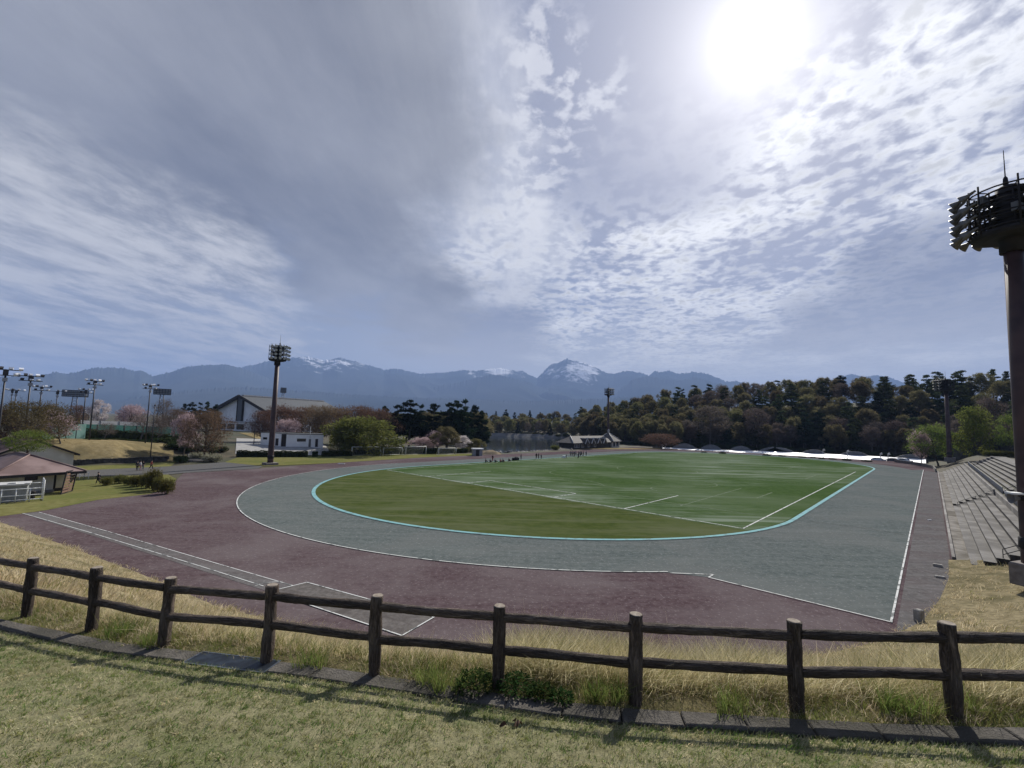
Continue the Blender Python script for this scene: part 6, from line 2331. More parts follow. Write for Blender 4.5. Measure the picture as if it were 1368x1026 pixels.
for off in (0, 12, 26, 42, 62):
    az = -14 + random.uniform(0, 1)
    while az < 8.9:
        r = float(np.interp(az, HT_AZ, HT_R)) + 5 + off + random.uniform(-3, 3)
        x, y = r * sin(radians(az)), r * cos(radians(az))
        kind = random.choice(['spring', 'spring', 'olive', 'olive', 'olive', 'midpine', 'greytree', 'cedar'] if off < 40 else ['pine', 'pine', 'midpine', 'cedar', 'olive'])
        h = random.uniform(10, 14)
        plant(kind, x, y, hz(x, y) - .2, h, h * (.8 if kind in ('spring', 'olive') else .5), FL[kind], FG)
        cnt += 1
        az += degrees(8.2 / r) * random.uniform(.8, 1.25)
print('woods', cnt)

# --- single trees
BG = 'brown budding cherry trees behind the white block'
tree('bigbrown', 42, 104, 535, 112, 'large olive brown budding tree behind the clubhouse roofs', yb=603)
tree('fresh', 46, 92, 574, 62, 'small fresh green tree between the two clubhouse roofs', v=0, yb=612)
tree('plum', -2, 118, 545, 42, 'dark plum coloured tree at the left picture edge behind the large brown one', yb=596)
tree('cherry_pink', 84, 128, 555, 46, 'pale pink cherry in full blossom in front of the green court netting', v=0)
tree('cherry_pink', 71, 175, 548, 30, 'far pink cherry behind the large brown tree', v=1)
tree('bare', 142, 143, 565, 32, 'small grey white flowering shrubby tree before the teal netting', v=0)
tree('cherry_white', 133, 205, 534, 26, 'tall white blossom tree beyond the tennis courts')
tree('cherry_bud', 102, 215, 541, 38, 'brown budding tree beyond the courts, left of the white blossom tree', v=0)
tree('cherry_bud', 68, 225, 540, 30, 'dim brown tree far beyond the courts behind the clustered court light', v=1)
tree('bare', 190, 148, 552, 40, 'bare tree with grey twigs right beside the lone court light', v=1)
tree('cherry_pink', 176, 205, 541, 40, 'pink and brown cherry beyond the pale backboard fence', v=1)
tree('bare', 222, 165, 533, 34, 'tall bare tree left of the dark evergreens', v=0)
tree('bare', 212, 150, 557, 26, 'small bare tree in front of the teal netting, right end', v=1)
tree('cherry_bud', 236, 190, 546, 38, 'brown budding tree behind the right end of the netting', v=2)
for k, (px, yt, w) in enumerate(((246, 539, 16), (256, 537, 18), (267, 538, 17), (277, 536, 18), (287, 540, 16))):
    tree('pine', px, 230, yt, w, 'dark evergreen in the small clump left of the sports hall', 'dark evergreens left of the sports hall')
tree('cherry_pink', 249, 132, 552, 36, 'pink cherry blossom crown left of the brown roadside cherry', v=0)
tree('cherry_bud', 277, 126, 547, 64, 'brown budding roadside cherry in front of the sports hall', v=1)
for k, (px, yt, w) in enumerate(((352, 548, 40), (376, 541, 52), (402, 543, 54), (428, 541, 52), (452, 543, 54), (478, 541, 54), (503, 545, 48))):
    tree('cherry_bud', px, 162 + (k % 3) * 5, yt, w, 'brown budding cherry in the row behind the white block and hedge', BG, v=k)
tree('cherry_pink', 384, 156, 560, 28, 'faint pink cherry low among the brown row behind the white block', v=1)
tree('willow', 487, 141, 557, 78, 'big yellow green tree in front of the brown cherry row', v=0)
tree('willow', 462, 147, 566, 34, 'smaller grey green tree left of the big yellow green one', v=1)
PG = 'black pines near the lake'
for k in range(13):
    tree(('olive', 'midpine', 'spring')[k % 3], 496 + k * 12, 205 + 9 * (k % 4), 549 + (k * 7) % 6, 40, 'dim tree in the belt behind the black pines and the brown cherry row', 'tree belt behind the black pines')
for k, (px, r, yt, w) in enumerate(((514, 172, 542, 22), (529, 170, 540, 26), (548, 168, 534, 34), (562, 172, 541, 28), (580, 172, 539, 30), (598, 172, 537, 28), (611, 176, 535, 26), (621, 172, 534, 30), (634, 178, 541, 24), (645, 180, 548, 20))):
    tree('pine', px, r, yt, w, 'tall black pine in the group between the green tree and the lake', PG, v=k)
tree('cherry_pink', 565, 155, 584, 30, 'low pink cherry under the black pines, behind the goals', v=0)
tree('cherry_pink', 586, 160, 576, 24, 'pink cherry higher up among the black pines', v=1)
tree('olive', 597, 152, 569, 30, 'bushy olive tree in front of the black pines behind the goals', v=1)
tree('cherry_white', 617, 158, 582, 20, 'small whitish cherry right of the pines, beside the lake hut')
tree('spring', 636, 160, 586, 22, 'small pale green tree at the lake corner behind the hut', v=1)
tree('cherry_bud', 883, 229, 579, 50, 'round reddish brown tree at the left end of the white shelter', v=0)
tree('greytree', 948, 256, 541, 48, 'grey pink leafless tree standing out in front of the dark woods', v=1)
tree('greytree', 1010, 257, 545, 36, 'second grey leafless tree before the dark woods', v=2)
tree('fresh', 1250, 204, 566, 64, 'olive green spreading tree behind the distant right floodlight tower', v=0)
tree('cherry_pink', 1228, 206, 575, 26, 'pale pink flowering tree at the left of the olive green one', v=1)
tree('fresh', 1298, 208, 543, 54, 'bright green rounded tree between the floodlight tower and the near mast', v=1)
tree('greytree', 1325, 222, 530, 50, 'large brown leafless tree behind the bright green one', v=0)
tree('fresh', 1350, 196, 553, 40, 'bright green tree partly hidden by the nearest mast', v=0)
# understory along the wood edge
for i in range(44):
    az = 14 + 38 * i / 43 + random.uniform(-.4, .4)
    r = float(np.interp(az, HT_AZ, HT_R)) - 1 + random.uniform(-3, 2)
    x, y = r * sin(radians(az)), r * cos(radians(az))
    plant('darkshrub', x, y, hz(x, y) - .1, random.uniform(2, 4.5), random.uniform(4, 6.5), 'dark evergreen shrub in the undergrowth at the foot of the woods', 'undergrowth shrubs below the woods')
for i in range(16):
    az = -6 + 15 * i / 15
    r = float(np.interp(az, HT_AZ, HT_R)) + 1
    x, y = r * sin(radians(az)), r * cos(radians(az))
    plant('shrub' if i % 3 == 0 else 'darkshrub', x, y, hz(x, y) - .1, random.uniform(2, 4), random.uniform(4, 7), 'low shrub on the far bank of the lake', 'shrubs on the far lake bank')
# shrubs in front of the shelter
for k, (px, yb, yt, w) in enumerate(((940, 605, 602.4, 8), (965, 606.5, 602.6, 9), (1023, 609, 605.2, 10), (1043, 610, 607.2, 9), (1070, 611.5, 608.5, 9), (1085, 612, 609.3, 7), (1096, 613.5, 610.6, 8), (1110, 614, 611.2, 9), (1129, 615.5, 611.2, 10), (1156, 617, 613.8, 12))):
    p = at(px, yb, 0)
    r = hypot(p.x, p.y) + 2
    x, y = atd(px, r)
    zt_ = ztop(px, yt, r)
    plant('darkshrub', x, y, -.3, max(zt_ + .3, 1.0), w / FPX * y * 1.1, 'small dark clipped shrub in front of the white shelter', 'clipped shrubs before the white shelter')
# shrubs round the left lawn and path
BS = 'olive twiggy bushes along the dirt edge'
for k, (px, yb, yt, w) in enumerate(((142, 648.5, 635, 16), (160, 646, 632, 19), (171, 648.5, 634, 15), (184, 650, 631, 22), (197, 652, 627, 22), (205, 655, 621, 24), (211, 657, 633, 17), (222, 660, 635, 22))):
    p = at(px, yb)
    x, y = p.x, p.y
    r = hypot(x, y)
    plant('shrub', x, y, 0, ztop(px, yt, r) * 1.06, w / FPX * y * .92, 'olive green twiggy bush in the row between park lawn and purple dirt', BS, v=k)
for k, (kind, px, yb, yt, w, lb) in enumerate((('darkshrub', 241, 618, 605, 20, 'dark square clipped bush left of the footpath'), ('paleshrub', 266, 613, 601, 24, 'pale flowering shrub beside the footpath, the farther one'),
                                             ('paleshrub', 283, 617, 603, 28, 'pale flowering shrub beside the footpath, next to the verge'))):
    p = at(px, yb); r = hypot(p.x, p.y)
    plant(kind, p.x, p.y, 0, ztop(px, yt, r), w / FPX * p.y * .98, lb, None, v=k)
for k, (px, r, yt, w) in enumerate(((126, 138, 585, 24), (141, 140, 586, 16), (152, 142, 586.5, 18), (165, 143, 585, 16), (176, 144, 586.5, 18), (189, 145, 586, 18), (202, 146, 588, 18))):
    tree('darkshrub', px, r, yt, w, 'rounded dark bush in the line in front of the teal netting', 'rounded bushes before the teal netting')
for k, (px, r, yt, w) in enumerate(((8, 122, 583, 26), (30, 124, 582, 26), (52, 126, 584, 22), (238, 139, 586, 30), (258, 137, 589, 30), (280, 136, 592, 28), (232, 148, 582, 28), (212, 149, 583, 26), (300, 139, 594, 18))):
    tree('darkshrub', px, r, yt, w, 'dark shaded shrub in the thicket under the cherries left of the car park' if px > 100 else 'dark shaded shrub behind the clubhouse roof under the large brown tree', 'dark shrubs under the cherries' if px > 100 else 'dark shrubs behind the clubhouse')
x, y = atd(742, 183); plant('shrub', x, y, 0, 2.4, 4.0, 'green yellow bush at the water edge beside the concrete ramp')
for k, px in enumerate((1318, 1328, 1338, 1347)):
    x, y = atd(px, 190); plant('shrub', x, y, hz(x, y) + .0, 2.2, 3.4, 'light green clipped shrub at the back of the stand top', 'light green shrubs behind the stand')


# --- clipped hedges
def hedge(pts, h, w, label, n_per=260):
    P = [Vector((p[0], p[1], 0)) for p in pts]
    cen = []
    mb, mb3 = MB(), MB()
    for a, b in zip(P, P[1:]):
        L = (b - a).length; d = (b - a) / L; nn = Vector((-d.y, d.x, 0))
        za, zb_ = hz(a.x, a.y), hz(b.x, b.y)
        N = int(L * n_per)
        t = rng.uniform(0, 1, N); face = rng.choice(4, N, p=[.36, .34, .1, .2])
        u = rng.uniform(-.5, .5, N) * w; v = rng.uniform(.06, 1, N) * h
        lump = .08 * np.sin(t * L * 1.3) + .05 * np.sin(t * L * 3.7)
        v = np.where(face == 0, h * (1 + lump) + rng.normal(0, .05, N), v)
        u = np.where(face == 1, -w / 2 + rng.normal(0, .06, N) - lump, np.where(face == 2, w / 2 + rng.normal(0, .06, N), u))
        x = a.x + d.x * t * L + nn.x * u; y = a.y + d.y * t * L + nn.y * u
        cen.append(np.stack([x, y, za + (zb_ - za) * t + v], -1))
        for k in range(int(L / .9)):
            p = a + d * (k + .5) * .9
            mb.tube([p + Vector((0, 0, -.1)), p + Vector((0, 0, h * .8))], .035, 5)
        nk = max(2, int(L / 3))
        for k in range(nk):
            p, q = a + d * (L * k / nk), a + d * (L * (k + 1) / nk)
            z0_ = min(hz(p.x, p.y), hz(q.x, q.y))
            mb3.add([pt + nn * s * w * .36 + Vector((0, 0, z)) for z in (z0_, max(hz(p.x, p.y), hz(q.x, q.y)) + h * .88) for s in (-1, 1) for pt in (p, q)], [(0, 1, 3, 2), (4, 6, 7, 5), (0, 4, 5, 1), (2, 3, 7, 6), (0, 2, 6, 4), (1, 5, 7, 3)])
    cen = np.concatenate(cen)
    o0 = Vector((P[0].x, P[0].y, 0))
    v = cards(cen, .19) - np.array([o0.x, o0.y, 0])
    t = empty('hedge', o0, 0, label, 'hedge')
    n = len(v) // 4
    np_mesh('foliage', v, np.arange(n * 4).reshape(n, 4), L_HEDGE, t)
    mb2 = MB()
    mb2.v = [tuple(Vector(q) - o0) for q in mb.v]; mb2.f, mb2.m, mb2.sm = mb.f, mb.m, mb.sm
    mb2.build('stems', m_trunk, t)
    mb3.v = [tuple(Vector(q) - o0) for q in mb3.v]
    mb3.build('inner_foliage', L_HEDGE, t)


hedge([at(316, 610.5), at(411, 610.5)], 1.35, 1.4, 'long clipped dark hedge behind the verge, left of the gap')
hedge([at(417, 610.3), at(424, 610.2)], 1.2, 1.2, 'short piece of clipped hedge standing alone in the gap', 320)
hedge([at(430, 610.2), at(470, 609.2)], 1.3, 1.4, 'clipped dark hedge right of the short piece, ending at the first goal')
hedge([at(472, 607.4), at(520, 606.6), at(580, 605.6), at(624, 604.8)], 1.3, 1.4, 'clipped dark hedge running behind the row of goals')
hedge([atd(112, 146), atd(170, 150), atd(240, 156)], 2.0, 2.0, 'tall dark hedge at the foot of the teal court netting', 180)
# ------------------------------------------------------------------ people
import bmesh
m_skin = material('skin', (.42, .27, .20), .6)
m_hair = material('hair_black', (.014, .012, .012), .7)
CLOTH = {n: material('cloth_' + n, c, .9) for n, c in dict(black=(.018, .018, .022), navy=(.02, .03, .07), white=(.62, .62, .62), red=(.28, .05, .04), grey=(.16, .16, .17), pink=(.45, .26, .27), green=(.05, .14, .08)).items()}


def skinned(name, pts, edges, mat, parent, sub=1):
    bm = bmesh.new()
    lay = bm.verts.layers.skin.verify()
    vs = []
    for i, (x, y, z, r) in enumerate(pts):
        v = bm.verts.new((x, y, z))
        v[lay].radius = (r, r)
        v[lay].use_root = (i == 0)
        vs.append(v)
    for a, b in edges: bm.edges.new((vs[a], vs[b]))
    me = bpy.data.meshes.new(name)
    bm.to_mesh(me); bm.free()
    me.materials.append(mat)
    o = bpy.data.objects.new(name, me)
    link(o, parent)
    sk = o.modifiers.new('skin', 'SKIN'); sk.use_smooth_shade = True
    if sub: ss = o.modifiers.new('sub', 'SUBSURF'); ss.levels = sub; ss.render_levels = sub
    return o


def make_person(pose):
    """figure about 1.7 m tall looking along -Y; a body, hair, top and trousers"""
    if pose == 'stand':
        hip, kn, an = [(s * .09, 0, .90) for s in (-1, 1)], [(s * .10, -.02, .49) for s in (-1, 1)], [(s * .11, .02, .08) for s in (-1, 1)]
        sh, el, wr = [(s * .18, 0, 1.40) for s in (-1, 1)], [(s * .245, .03, 1.12) for s in (-1, 1)], [(s * .25, -.06, .89) for s in (-1, 1)]
        pel, chest, neck, head = (0, 0, .95), (0, .01, 1.30), (0, 0, 1.47), (0, -.03, 1.60)
    elif pose == 'walk':
        hip, kn, an = [(s * .09, 0, .88) for s in (-1, 1)], [(-.10, -.20, .50), (.10, .06, .47)], [(-.10, -.24, .09), (.10, .36, .16)]
        sh, el, wr = [(s * .18, -.03, 1.37) for s in (-1, 1)], [(-.25, .16, 1.12), (.25, -.14, 1.12)], [(-.24, .14, .90), (.22, -.34, 1.00)]
        pel, chest, neck, head = (0, 0, .93), (0, -.03, 1.27), (0, -.05, 1.44), (0, -.10, 1.57)
    else:
        hip, kn, an = [(s * .09, 0, .13) for s in (-1, 1)], [(s * .13, -.38, .40) for s in (-1, 1)], [(s * .12, -.66, .08) for s in (-1, 1)]
        sh, el, wr = [(s * .18, .10, .60) for s in (-1, 1)], [(s * .24, -.10, .40) for s in (-1, 1)], [(s * .12, -.32, .44) for s in (-1, 1)]
        pel, chest, neck, head = (0, .05, .16), (0, .11, .50), (0, .08, .67), (0, .03, .80)
    root = bpy.data.objects.new('person', None)
    P, E = [], []

    def v(p, r): P.append((*p, r)); return len(P) - 1
    ip = v(pel, .125); ic = v(chest, .135); inn = v(neck, .055); ih = v(head, .088); it = v((head[0], head[1], head[2] + .085), .075)
    ch = v((head[0], head[1] - .07, head[2] - .03), .035)
    E += [(ip, ic), (ic, inn), (inn, ih), (ih, it), (ih, ch)]
    for s in (0, 1):
        a = v(hip[s], .088); b = v(kn[s], .058); c = v(an[s], .040)
        t = v((an[s][0], an[s][1] - .15, max(.035, an[s][2] - .045)), .035)
        E += [(ip, a), (a, b), (b, c), (c, t)]
        q = v(sh[s], .055); e = v(el[s], .042); w = v(wr[s], .028)
        d = Vector(wr[s]) - Vector(el[s]); d.normalize()
        pm = v(Vector(wr[s]) + d * .07, .030)
        E += [(ic, q), (q, e), (e, w), (w, pm)]
        side = d.cross(Vector((1, 0, 0))).normalized()
        for k, L in enumerate((.075, .085, .08, .06)):
            f1 = v(Vector(wr[s]) + d * (.085 + L * .5) + side * (.014 * (k - 1.5) * 1.6), .009)
            f2 = v(Vector(wr[s]) + d * (.085 + L) + side * (.014 * (k - 1.5) * 1.7) + Vector((-.012 if s else .012, 0, 0)), .007)
            E += [(pm, f1), (f1, f2)]
        th = v(Vector(wr[s]) + d * .055 + side * -.045, .010); t2 = v(Vector(wr[s]) + d * .085 + side * -.060, .008)
        E += [(pm, th), (th, t2)]
    skinned('body', P, E, m_skin, root)
    hr = MB()
    n, k = 10, 5
    vs = []
    for i in range(k + 1):
        ph = pi * .56 * i / k
        for j in range(n):
            t_ = 2 * pi * j / n
            vs.append((head[0] + .108 * sin(ph) * cos(t_), head[1] + .022 + .112 * sin(ph) * sin(t_), head[2] + .045 + .125 * cos(ph)))
    hr.add(vs, [(i * n + j, (i + 1) * n + j, (i + 1) * n + (j + 1) % n, i * n + (j + 1) % n) for i in range(k) for j in range(n)], 0, True)
    hr.build('hair', m_hair, root)
    T, TE = [], []

    def tv(p, r): T.append((*p, r)); return len(T) - 1
    a = tv(chest, .158); b = tv(Vector(pel) + Vector((0, 0, .02)), .148); c = tv(Vector(neck) - Vector((0, 0, .05)), .085)
    TE += [(a, b), (a, c)]
    for s in (0, 1):
        q = tv(sh[s], .072); e = tv(el[s], .056); w = tv(Vector(el[s]).lerp(Vector(wr[s]), .85), .042)
        TE += [(a, q), (q, e), (e, w)]
    skinned('top', T, TE, CLOTH['black'], root)
    T, TE = [], []
    a = tv(Vector(pel) - Vector((0, 0, .02)), .140)
    for s in (0, 1):
        h = tv(hip[s], .104); k_ = tv(kn[s], .074); e = tv(Vector(kn[s]).lerp(Vector(an[s]), .92), .056)
        TE += [(a, h), (h, k_), (k_, e)]
    skinned('trousers', T, TE, CLOTH['navy'], root)
    return root


PEOPLE = {p: make_person(p) for p in ('stand', 'walk', 'sit')}
for o in PEOPLE.values():
    for c in CH[o.name]: col.objects.unlink(c)


def person(pose, p, face, top, legs, label, group=None, s=1.0):
    src = PEOPLE[pose]
    o = empty('person', p, face, label, 'person', group)
    o.scale = (s, s, s)
    for c in CH[src.name]:
        d = c.copy(); link(d, o)
        if c.name.startswith('top') or c.name.startswith('trousers'):
            d.material_slots[0].link = 'OBJECT'
            d.material_slots[0].material = CLOTH[top if c.name.startswith('top') else legs]
    return o


def on(px, py, z=.06): return at(px, py, z)


person('walk', on(131, 647, .02), radians(-60), 'black', 'black', 'person in dark clothes hurrying over the lawn beside the bushes with a bag', s=1.02)
p = on(129.2, 647, 0)
mb = MB(); mb.add([(sx * .16 * k, sy * .1 * k, z) for z, k in ((.55, 1), (.60, 1.1), (.85, 1.1), (.92, .8)) for sx, sy in ((-1, -1), (1, -1), (1, 1), (-1, 1))],
                  [(3, 2, 1, 0)] + [(r * 4 + j, r * 4 + (j + 1) % 4, (r + 1) * 4 + (j + 1) % 4, (r + 1) * 4 + j) for r in range(3) for j in range(4)] + [(12, 13, 14, 15)])
mb.tube([(-.1, 0, .9), (-.06, 0, 1.05), (.06, 0, 1.05), (.1, 0, .9)], .015, 6)
tag(mb.build('shoulder_bag', CLOTH['black'], loc=(p.x + .25, p.y - .05, 0)), 'black bag held by the hurrying person on the left lawn', 'bag')
PGp = 'people walking on the path by the stone wall'
for px, py, top, legs, pose, lb in ((183, 629, 'black', 'black', 'stand', 'person all in black standing on the path, leftmost by the stone wall'), (187, 628.6, 'white', 'pink', 'stand', 'person in white top and pink trousers on the path by the wall'),
                                    (190.5, 628.3, 'black', 'grey', 'walk', 'person in black top and grey trousers close beside the one in white'), (201.5, 627.3, 'red', 'black', 'walk', 'person in a dark red top walking alone near the bushes')):
    person(pose, on(px, py, .03), random.uniform(0, 6), top, legs, lb, PGp, 1.0)
person('stand', on(658, 616.6), 2.4, 'black', 'red', 'person standing alone behind the people seated on the pitch edge', s=1.02)
for k, (px, py, top) in enumerate(((649, 617.6, 'black'), (655, 617.8, 'black'), (661.5, 617.6, 'navy'), (668.5, 617.5, 'red'), (672, 617.3, 'black'), (680, 616.4, 'black'))):
    person('sit', on(px, py), 2.2 + random.uniform(-.9, .9), top, 'black', ['person in black sitting on the turf edge, leftmost of the seated row', 'person in black sitting left of the standing one', 'person in navy sitting between the standing one and the red top',
           'seated person wearing a red top on the pitch edge', 'person in black sitting right beside the red top', 'person in black sitting apart, nearest to the dark bags'][k], 'players sitting at the edge of the pitch')
person('stand', on(696, 614.6), 1.2, 'black', 'navy', 'person in black standing right beside the dark equipment bags', s=1.0)
for k, (px, py) in enumerate(((686, 615), (689.5, 614.8), (692, 614.4))):
    p = on(px, py)
    mb = MB()
    L_, w_, h_ = ((.45, .3, .7), (.5, .34, .85), (.4, .3, .65))[k]
    mb.add([(sx * L_ * q, sy * w_ * q, z) for z, q in ((0, .9), (.15, 1), (h_ * .7, 1), (h_, .6)) for sx, sy in ((-1, -1), (1, -1), (1, 1), (-1, 1))],
           [(3, 2, 1, 0)] + [(r * 4 + j, r * 4 + (j + 1) % 4, (r + 1) * 4 + (j + 1) % 4, (r + 1) * 4 + j) for r in range(3) for j in range(4)] + [(12, 13, 14, 15)])
    mb.tube([(-.3, 0, h_), (-.2, 0, h_ + .2), (.2, 0, h_ + .2), (.3, 0, h_)], .03, 6)
    tag(mb.build('equipment_bag', CLOTH['black'], loc=(p.x, p.y, .06), rz=k * .8), ['dark equipment bag on the pitch edge, left one of the pile', 'tallest dark equipment bag, in the middle of the pile', 'dark equipment bag of the pile next to the standing person'][k], 'bag', 'equipment bags at the pitch edge')
for k, (px, py, s) in enumerate(((716.5, 613.3, 1.03), (719.5, 613.2, 1.05), (723, 613.4, .85))):
    person('stand', on(px, py), random.uniform(0, 6), 'black', 'black', ['left person of the dark trio standing on the pitch', 'middle and tallest person of the dark trio on the pitch', 'shortest person of the dark trio on the pitch'][k], 'trio standing on the pitch', s)
person('stand', on(756.3, 612.6), 1.0, 'navy', 'black', 'small person standing next to a white box left of the crowd', s=.8)
p = on(753.5, 611.6); mb = MB(); mb.box((0, 0, .35), (.95, .6, .62)); mb.box((0, 0, .69), (1.0, .65, .06)); mb.box((0, 0, .02), (.8, .5, .04))
tag(mb.build('white_box', m_white_metal, loc=p), 'white box on the pitch beside the small standing person', 'box')
for k, (px, py) in enumerate(((762, 609.8), (764.3, 609.8), (767, 610.2), (769.4, 609.4), (773, 610.0), (775.2, 610.1), (777, 609.8), (779.3, 609.7), (783, 609.3))):
    person('stand' if k % 3 else 'walk', on(px, py), random.uniform(0, 6), random.choice(['black', 'navy', 'black', 'grey']), 'black', 'person in dark clothes in the standing group at the far edge of the pitch', 'group standing at the far edge of the pitch', random.uniform(.98, 1.08))
person('stand', on(772.5, 612.6), .5, 'black', 'black', 'person in black standing in front of the group, nearer the pitch', s=1.0)
# ------------------------------------------------------------------ mountains
def sky_prof(pts):
    az, tanel = [], []
    for px, py in pts:
        d = ray(px, py)
        az.append(degrees(atan2(d.x, d.y))); tanel.append(d.z / hypot(d.x, d.y))
    return np.array(az), np.array(tanel)


def fbm1(x, seed, octs=5, base=.5):
    r = np.random.default_rng(seed)
    out = np.zeros_like(x)
    a, f = 1.0, base
    for _ in range(octs):
        out += a * np.sin(x * f * 2 * pi + r.uniform(0, 6.28) + 1.3 * np.sin(x * f * .7 * 2 * pi + r.uniform(0, 6.28)))
        a *= .55; f *= 2.07
    return out


def vnoise(x, y, seed):
    g = np.random.default_rng(seed).uniform(-1, 1, (256, 256))
    xi, yi = np.floor(x).astype(int), np.floor(y).astype(int)
    fx, fy = x - xi, y - yi
    fx, fy = fx * fx * (3 - 2 * fx), fy * fy * (3 - 2 * fy)
    a, b = g[xi % 256, yi % 256], g[(xi + 1) % 256, yi % 256]
    c, d = g[xi % 256, (yi + 1) % 256], g[(xi + 1) % 256, (yi + 1) % 256]
    return (a * (1 - fx) + b * fx) * (1 - fy) + (c * (1 - fx) + d * fx) * fy


def mountain(name, pts, R_, Wf, Wb, seed, mat, az0, az1, snow=None, rough=1.0, step=.07):
    A, Tn = sky_prof(pts)
    az = np.arange(az0, az1, step)
    prof = np.interp(az, A, Tn) * R_ + EYE
    edge = np.clip(np.minimum(az - az0, az1 - az) / 3, 0, 1)
    prof = prof + 0 * az
    jag = np.abs(fbm1(az, seed + 3, 3, 1.9)) * 24 * rough - 15 * rough
    prof = np.maximum(prof, 5)
    k = np.exp(-np.linspace(-2, 2, 61) ** 2); k /= k.sum()
    blur = np.convolve(np.pad(prof, 30, mode='edge'), k, 'valid')
    rows = np.concatenate([np.linspace(-1, 0, 52), np.linspace(.06, 1, 10)])
    V = np.zeros((len(rows), len(az), 3)); SN = np.zeros((len(rows), len(az)))
    for i, t in enumerate(rows):
        r = R_ + (Wf if t < 0 else Wb) * t
        s = 1 - abs(t)
        X_, Y_ = np.radians(az) * R_, np.full_like(az, r)
        wx = vnoise(X_ / 1500, Y_ / 1500, seed + 50) * 700
        wy = vnoise(X_ / 1500 + 40, Y_ / 1500, seed + 51) * 700
        spur = np.zeros_like(az)
        am = 1.0
        for q_, L_ in enumerate((2600, 1300, 640, 380)):
            ca_, sa_ = cos(.5 + 1.1 * q_), sin(.5 + 1.1 * q_)
            n_ = vnoise(((X_ + wx) * ca_ - (Y_ + wy) * sa_) / L_ + 90, ((X_ + wx) * sa_ + (Y_ + wy) * ca_) / (L_ * 1.25) + 90, seed + q_)
            spur = spur + am * (1 - 2 * np.abs(n_) ** .8)
            if q_ == 2: gully = n_
            am *= .45
        spur = spur * .5 - .22
        gully = np.clip(np.abs(gully) * 1.4, 0, 1)
        h = (prof * s + blur * (1 - s)) * s ** 1.25 + jag * np.clip((s - .80) / .20, 0, 1) ** 2
        h = h + spur * prof * .22 * (s * (1 - s) * 4) ** .8 * np.clip((1 - s) * 5, 0, 1)
        V[i, :, 0] = r * np.sin(np.radians(az)); V[i, :, 1] = r * np.cos(np.radians(az)); V[i, :, 2] = np.maximum(h, 0) * edge - 6 * (s < .02)
        if snow is not None:
            SN[i] = np.interp(az, snow[0], snow[1]) * np.clip((s - .55) / .36, 0, 1) * (1 - .5 * gully)
    n = len(az)
    ii = np.arange(len(rows) * n).reshape(len(rows), n)
    f = np.stack([ii[:-1, :-1], ii[:-1, 1:], ii[1:, 1:], ii[1:, :-1]], -1).reshape(-1, 4)
    o = np_mesh(name, V.reshape(-1, 3), f, mat, smooth=True)
    at_ = o.data.attributes.new('snow', 'FLOAT', 'POINT')
    at_.data.foreach_set('value', SN.ravel().astype(np.float32))
    return tag(o, kind='structure')


m_mtn = bpy.data.materials.new('mountain'); m_mtn.use_nodes = True
T = NT(m_mtn.node_tree)
out = T.n('ShaderNodeOutputMaterial'); d_ = T.n('ShaderNodeBsdfDiffuse'); T.l(d_.outputs[0], out.inputs[0])
co = T.coord('Object')
base_c = T.mix(T.ramp(T.noise(co, .0007, 8, .6), .38, .62), (.030, .040, .040), (.05, .058, .055))
an = T.n('ShaderNodeAttribute'); an.attribute_name = 'snow'
st = T.coord('Object', scale=(1, 1, .35))
sn_ = T.noise(st, .006, 8, .68, .6)
snf = T.ramp(T.math('ADD', an.outputs['Fac'], T.math('MULTIPLY', T.math('SUBTRACT', sn_, .5), 1.5)), .46, .74)
T.l(T.mix(T.math('MULTIPLY', snf, T.ramp(an.outputs['Fac'], .02, .2)), base_c, (.72, .74, .78)), d_.inputs[0])


def azp(px): return degrees(atan((px - 684) / FPX))


from math import atan
snow_az = [(-400, 0), (355, 0), (380, .55), (410, .75), (455, .8), (478, .55), (500, .2), (540, .25), (570, .35), (600, .2), (630, .6), (660, 1.0), (700, .85), (712, .4), (722, .5), (745, .85), (760, 1.0), (790, .9), (805, .5), (830, .15), (880, .2), (930, .1), (1300, 0)]
SNW = ([azp(a) for a, _ in snow_az], [b for _, b in snow_az])
main_px = [(-700, 520), (-200, 516), (150, 512), (250, 509), (300, 497), (322, 491), (345, 486), (362, 481), (385, 479), (398, 477.5), (410, 476.5), (422, 479), (432, 482), (443, 480), (452, 477.5), (462, 480), (475, 483), (488, 487), (500, 490), (514, 494.5),
           (522, 493), (529, 492.5), (545, 495.5), (562, 499.5), (580, 498.5), (597, 497.5), (612, 495), (626, 494.5), (636, 496), (645, 494), (655, 493.2), (668, 492), (678, 494), (690, 496), (698, 495.5), (706, 500), (717, 505), (724, 499), (731, 491), (737, 486.5),
           (744, 485.5), (750, 482), (757, 479.5), (765, 481.5), (776, 483.5), (784, 486), (790, 489), (800, 493), (812, 499), (820, 499), (829, 497.5), (838, 495), (847, 497), (857, 498), (862, 500.5), (866, 502), (874, 496), (882, 497), (893, 495), (905, 499), (917, 498.5),
           (926, 497), (938, 498), (950, 501), (960, 505.5), (969, 509.5), (986, 509.5), (1000, 513), (1040, 522), (1100, 532), (1300, 540), (1900, 545)]
mountain('mountain_range', main_px, 12000, 5200, 3000, 3, m_mtn, -62, 56, SNW)
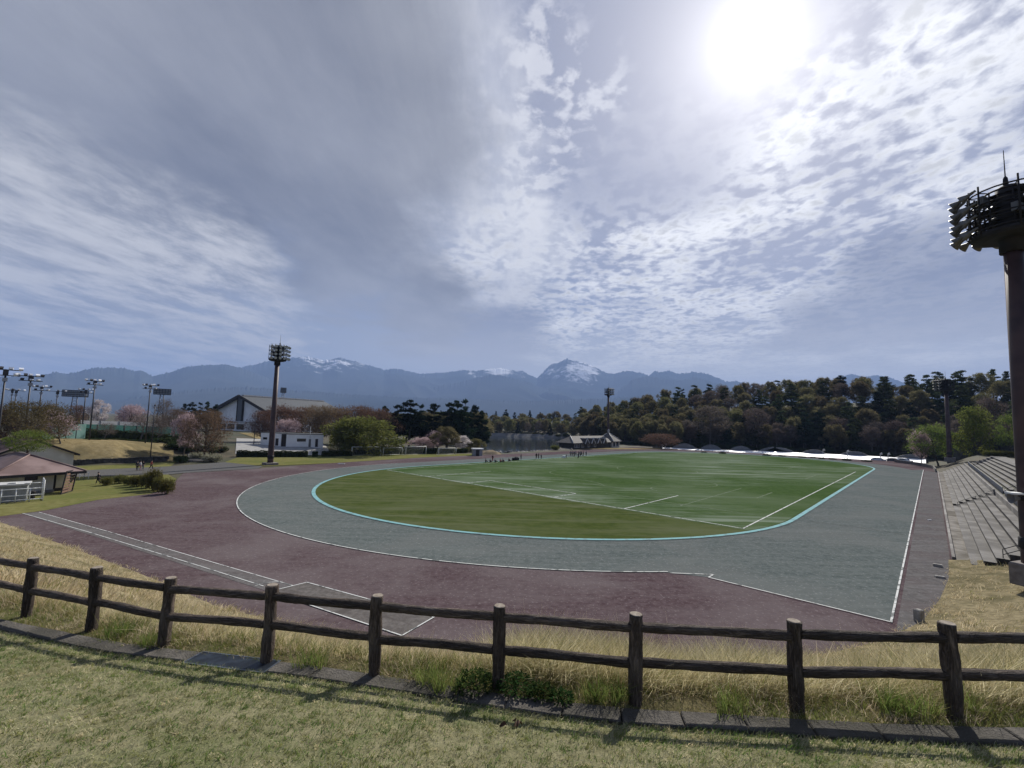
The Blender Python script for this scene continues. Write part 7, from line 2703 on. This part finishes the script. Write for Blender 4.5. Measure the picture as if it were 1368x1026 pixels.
mountain('mountain_ridge', [(-900, 515), (-300, 508), (-100, 505), (0, 503), (40, 501.5), (62, 500), (75, 497), (90, 499), (100, 498), (110, 495.5), (122, 492), (150, 491), (168, 492), (180, 496), (188, 494.5), (197, 499), (204, 502.5), (216, 500), (228, 497.5), (245, 491), (262, 488.5), (285, 487.5), (302, 487),
                            (318, 490.5), (335, 496), (360, 506), (400, 517), (440, 528), (480, 540), (600, 552)], 10200, 4000, 3000, 8, m_mtn, -64, -8, ([azp(230), azp(270), azp(300), azp(330)], [0, .42, .42, 0]), .8)
mountain('mountain_spur', [(-900, 560), (380, 560), (440, 552), (480, 545), (540, 529), (580, 517), (610, 511), (640, 504), (656, 500.5), (668, 501), (690, 506), (705, 510), (722, 517), (745, 520), (775, 529), (800, 531), (825, 522), (845, 507), (858, 503.5), (868, 503), (885, 506), (905, 509), (930, 504), (945, 508), (965, 515), (1000, 522), (1060, 535), (1300, 556)], 10000, 3400, 2200, 33, m_mtn, -30, 50, None, 1.0)
mountain('foothills', [(-900, 530), (-200, 528), (0, 527), (90, 538), (130, 540), (170, 533), (205, 527), (240, 523), (280, 519), (330, 517), (400, 522), (470, 527), (540, 531), (620, 533), (700, 536), (770, 534), (850, 530), (930, 527), (1000, 530), (1200, 545), (1900, 560)], 7600, 2600, 1800, 15, m_mtn, -64, 56, None, .8)
mountain('far_hills', [(1060, 530), (1100, 512), (1118, 505.5), (1136, 499.5), (1148, 502), (1155, 504), (1168, 501.5), (1182, 502.5), (1196, 507), (1230, 520), (1300, 540)], 13500, 3500, 2000, 21, m_mtn, 29, 50, None, .6)

# ------------------------------------------------------------------ air
hz_box = MB()
hz_box.box((0, 0, 845), (34000, 34000, 1710))
hm = bpy.data.materials.new('haze'); hm.use_nodes = True
T = NT(hm.node_tree)
out = T.n('ShaderNodeOutputMaterial')
pv = T.n('ShaderNodeVolumePrincipled')
pv.inputs['Color'].default_value = (.38, .56, .98, 1)
pv.inputs['Density'].default_value = 9.0e-5
pv.inputs['Anisotropy'].default_value = 0.0
T.l(pv.outputs[0], out.inputs['Volume'])
tag(hz_box.build('haze', hm), kind='stuff')

# ------------------------------------------------------------------ tell the members of short rows apart, counted from the left
ORD = ['leftmost', 'second from left', 'third from left', 'fourth from left', 'fifth from left', 'sixth from left', 'seventh from left', 'eighth from left', 'ninth from left', 'tenth from left',
       'eleventh from left', 'twelfth from left', 'thirteenth from left', 'fourteenth from left', 'fifteenth from left', 'sixteenth from left']
SHORT = {'person in dark clothes in the standing group at the far edge of the pitch': 'person in dark clothes in the group at the far pitch edge',
         'dim tree in the belt behind the black pines and the brown cherry row': 'dim tree in the belt behind the black pines',
         'dark shaded shrub in the thicket under the cherries left of the car park': 'dark shrub in the thicket under the cherries by the car park'}
rows_ = {}
for o in sc.objects:
    if o.parent is None and o.get('category') and o.get('group') and o['group'] != FG and 'undergrowth' not in o['group']:
        rows_.setdefault(o['label'], []).append(o)
for lb, os_ in rows_.items():
    if 1 < len(os_) <= len(ORD):
        os_.sort(key=lambda o: atan2(o.location.x, o.location.y))
        for k, o in enumerate(os_):
            o['label'] = SHORT.get(lb, lb) + ', ' + (ORD[k] if k < len(os_) - 1 else 'rightmost')
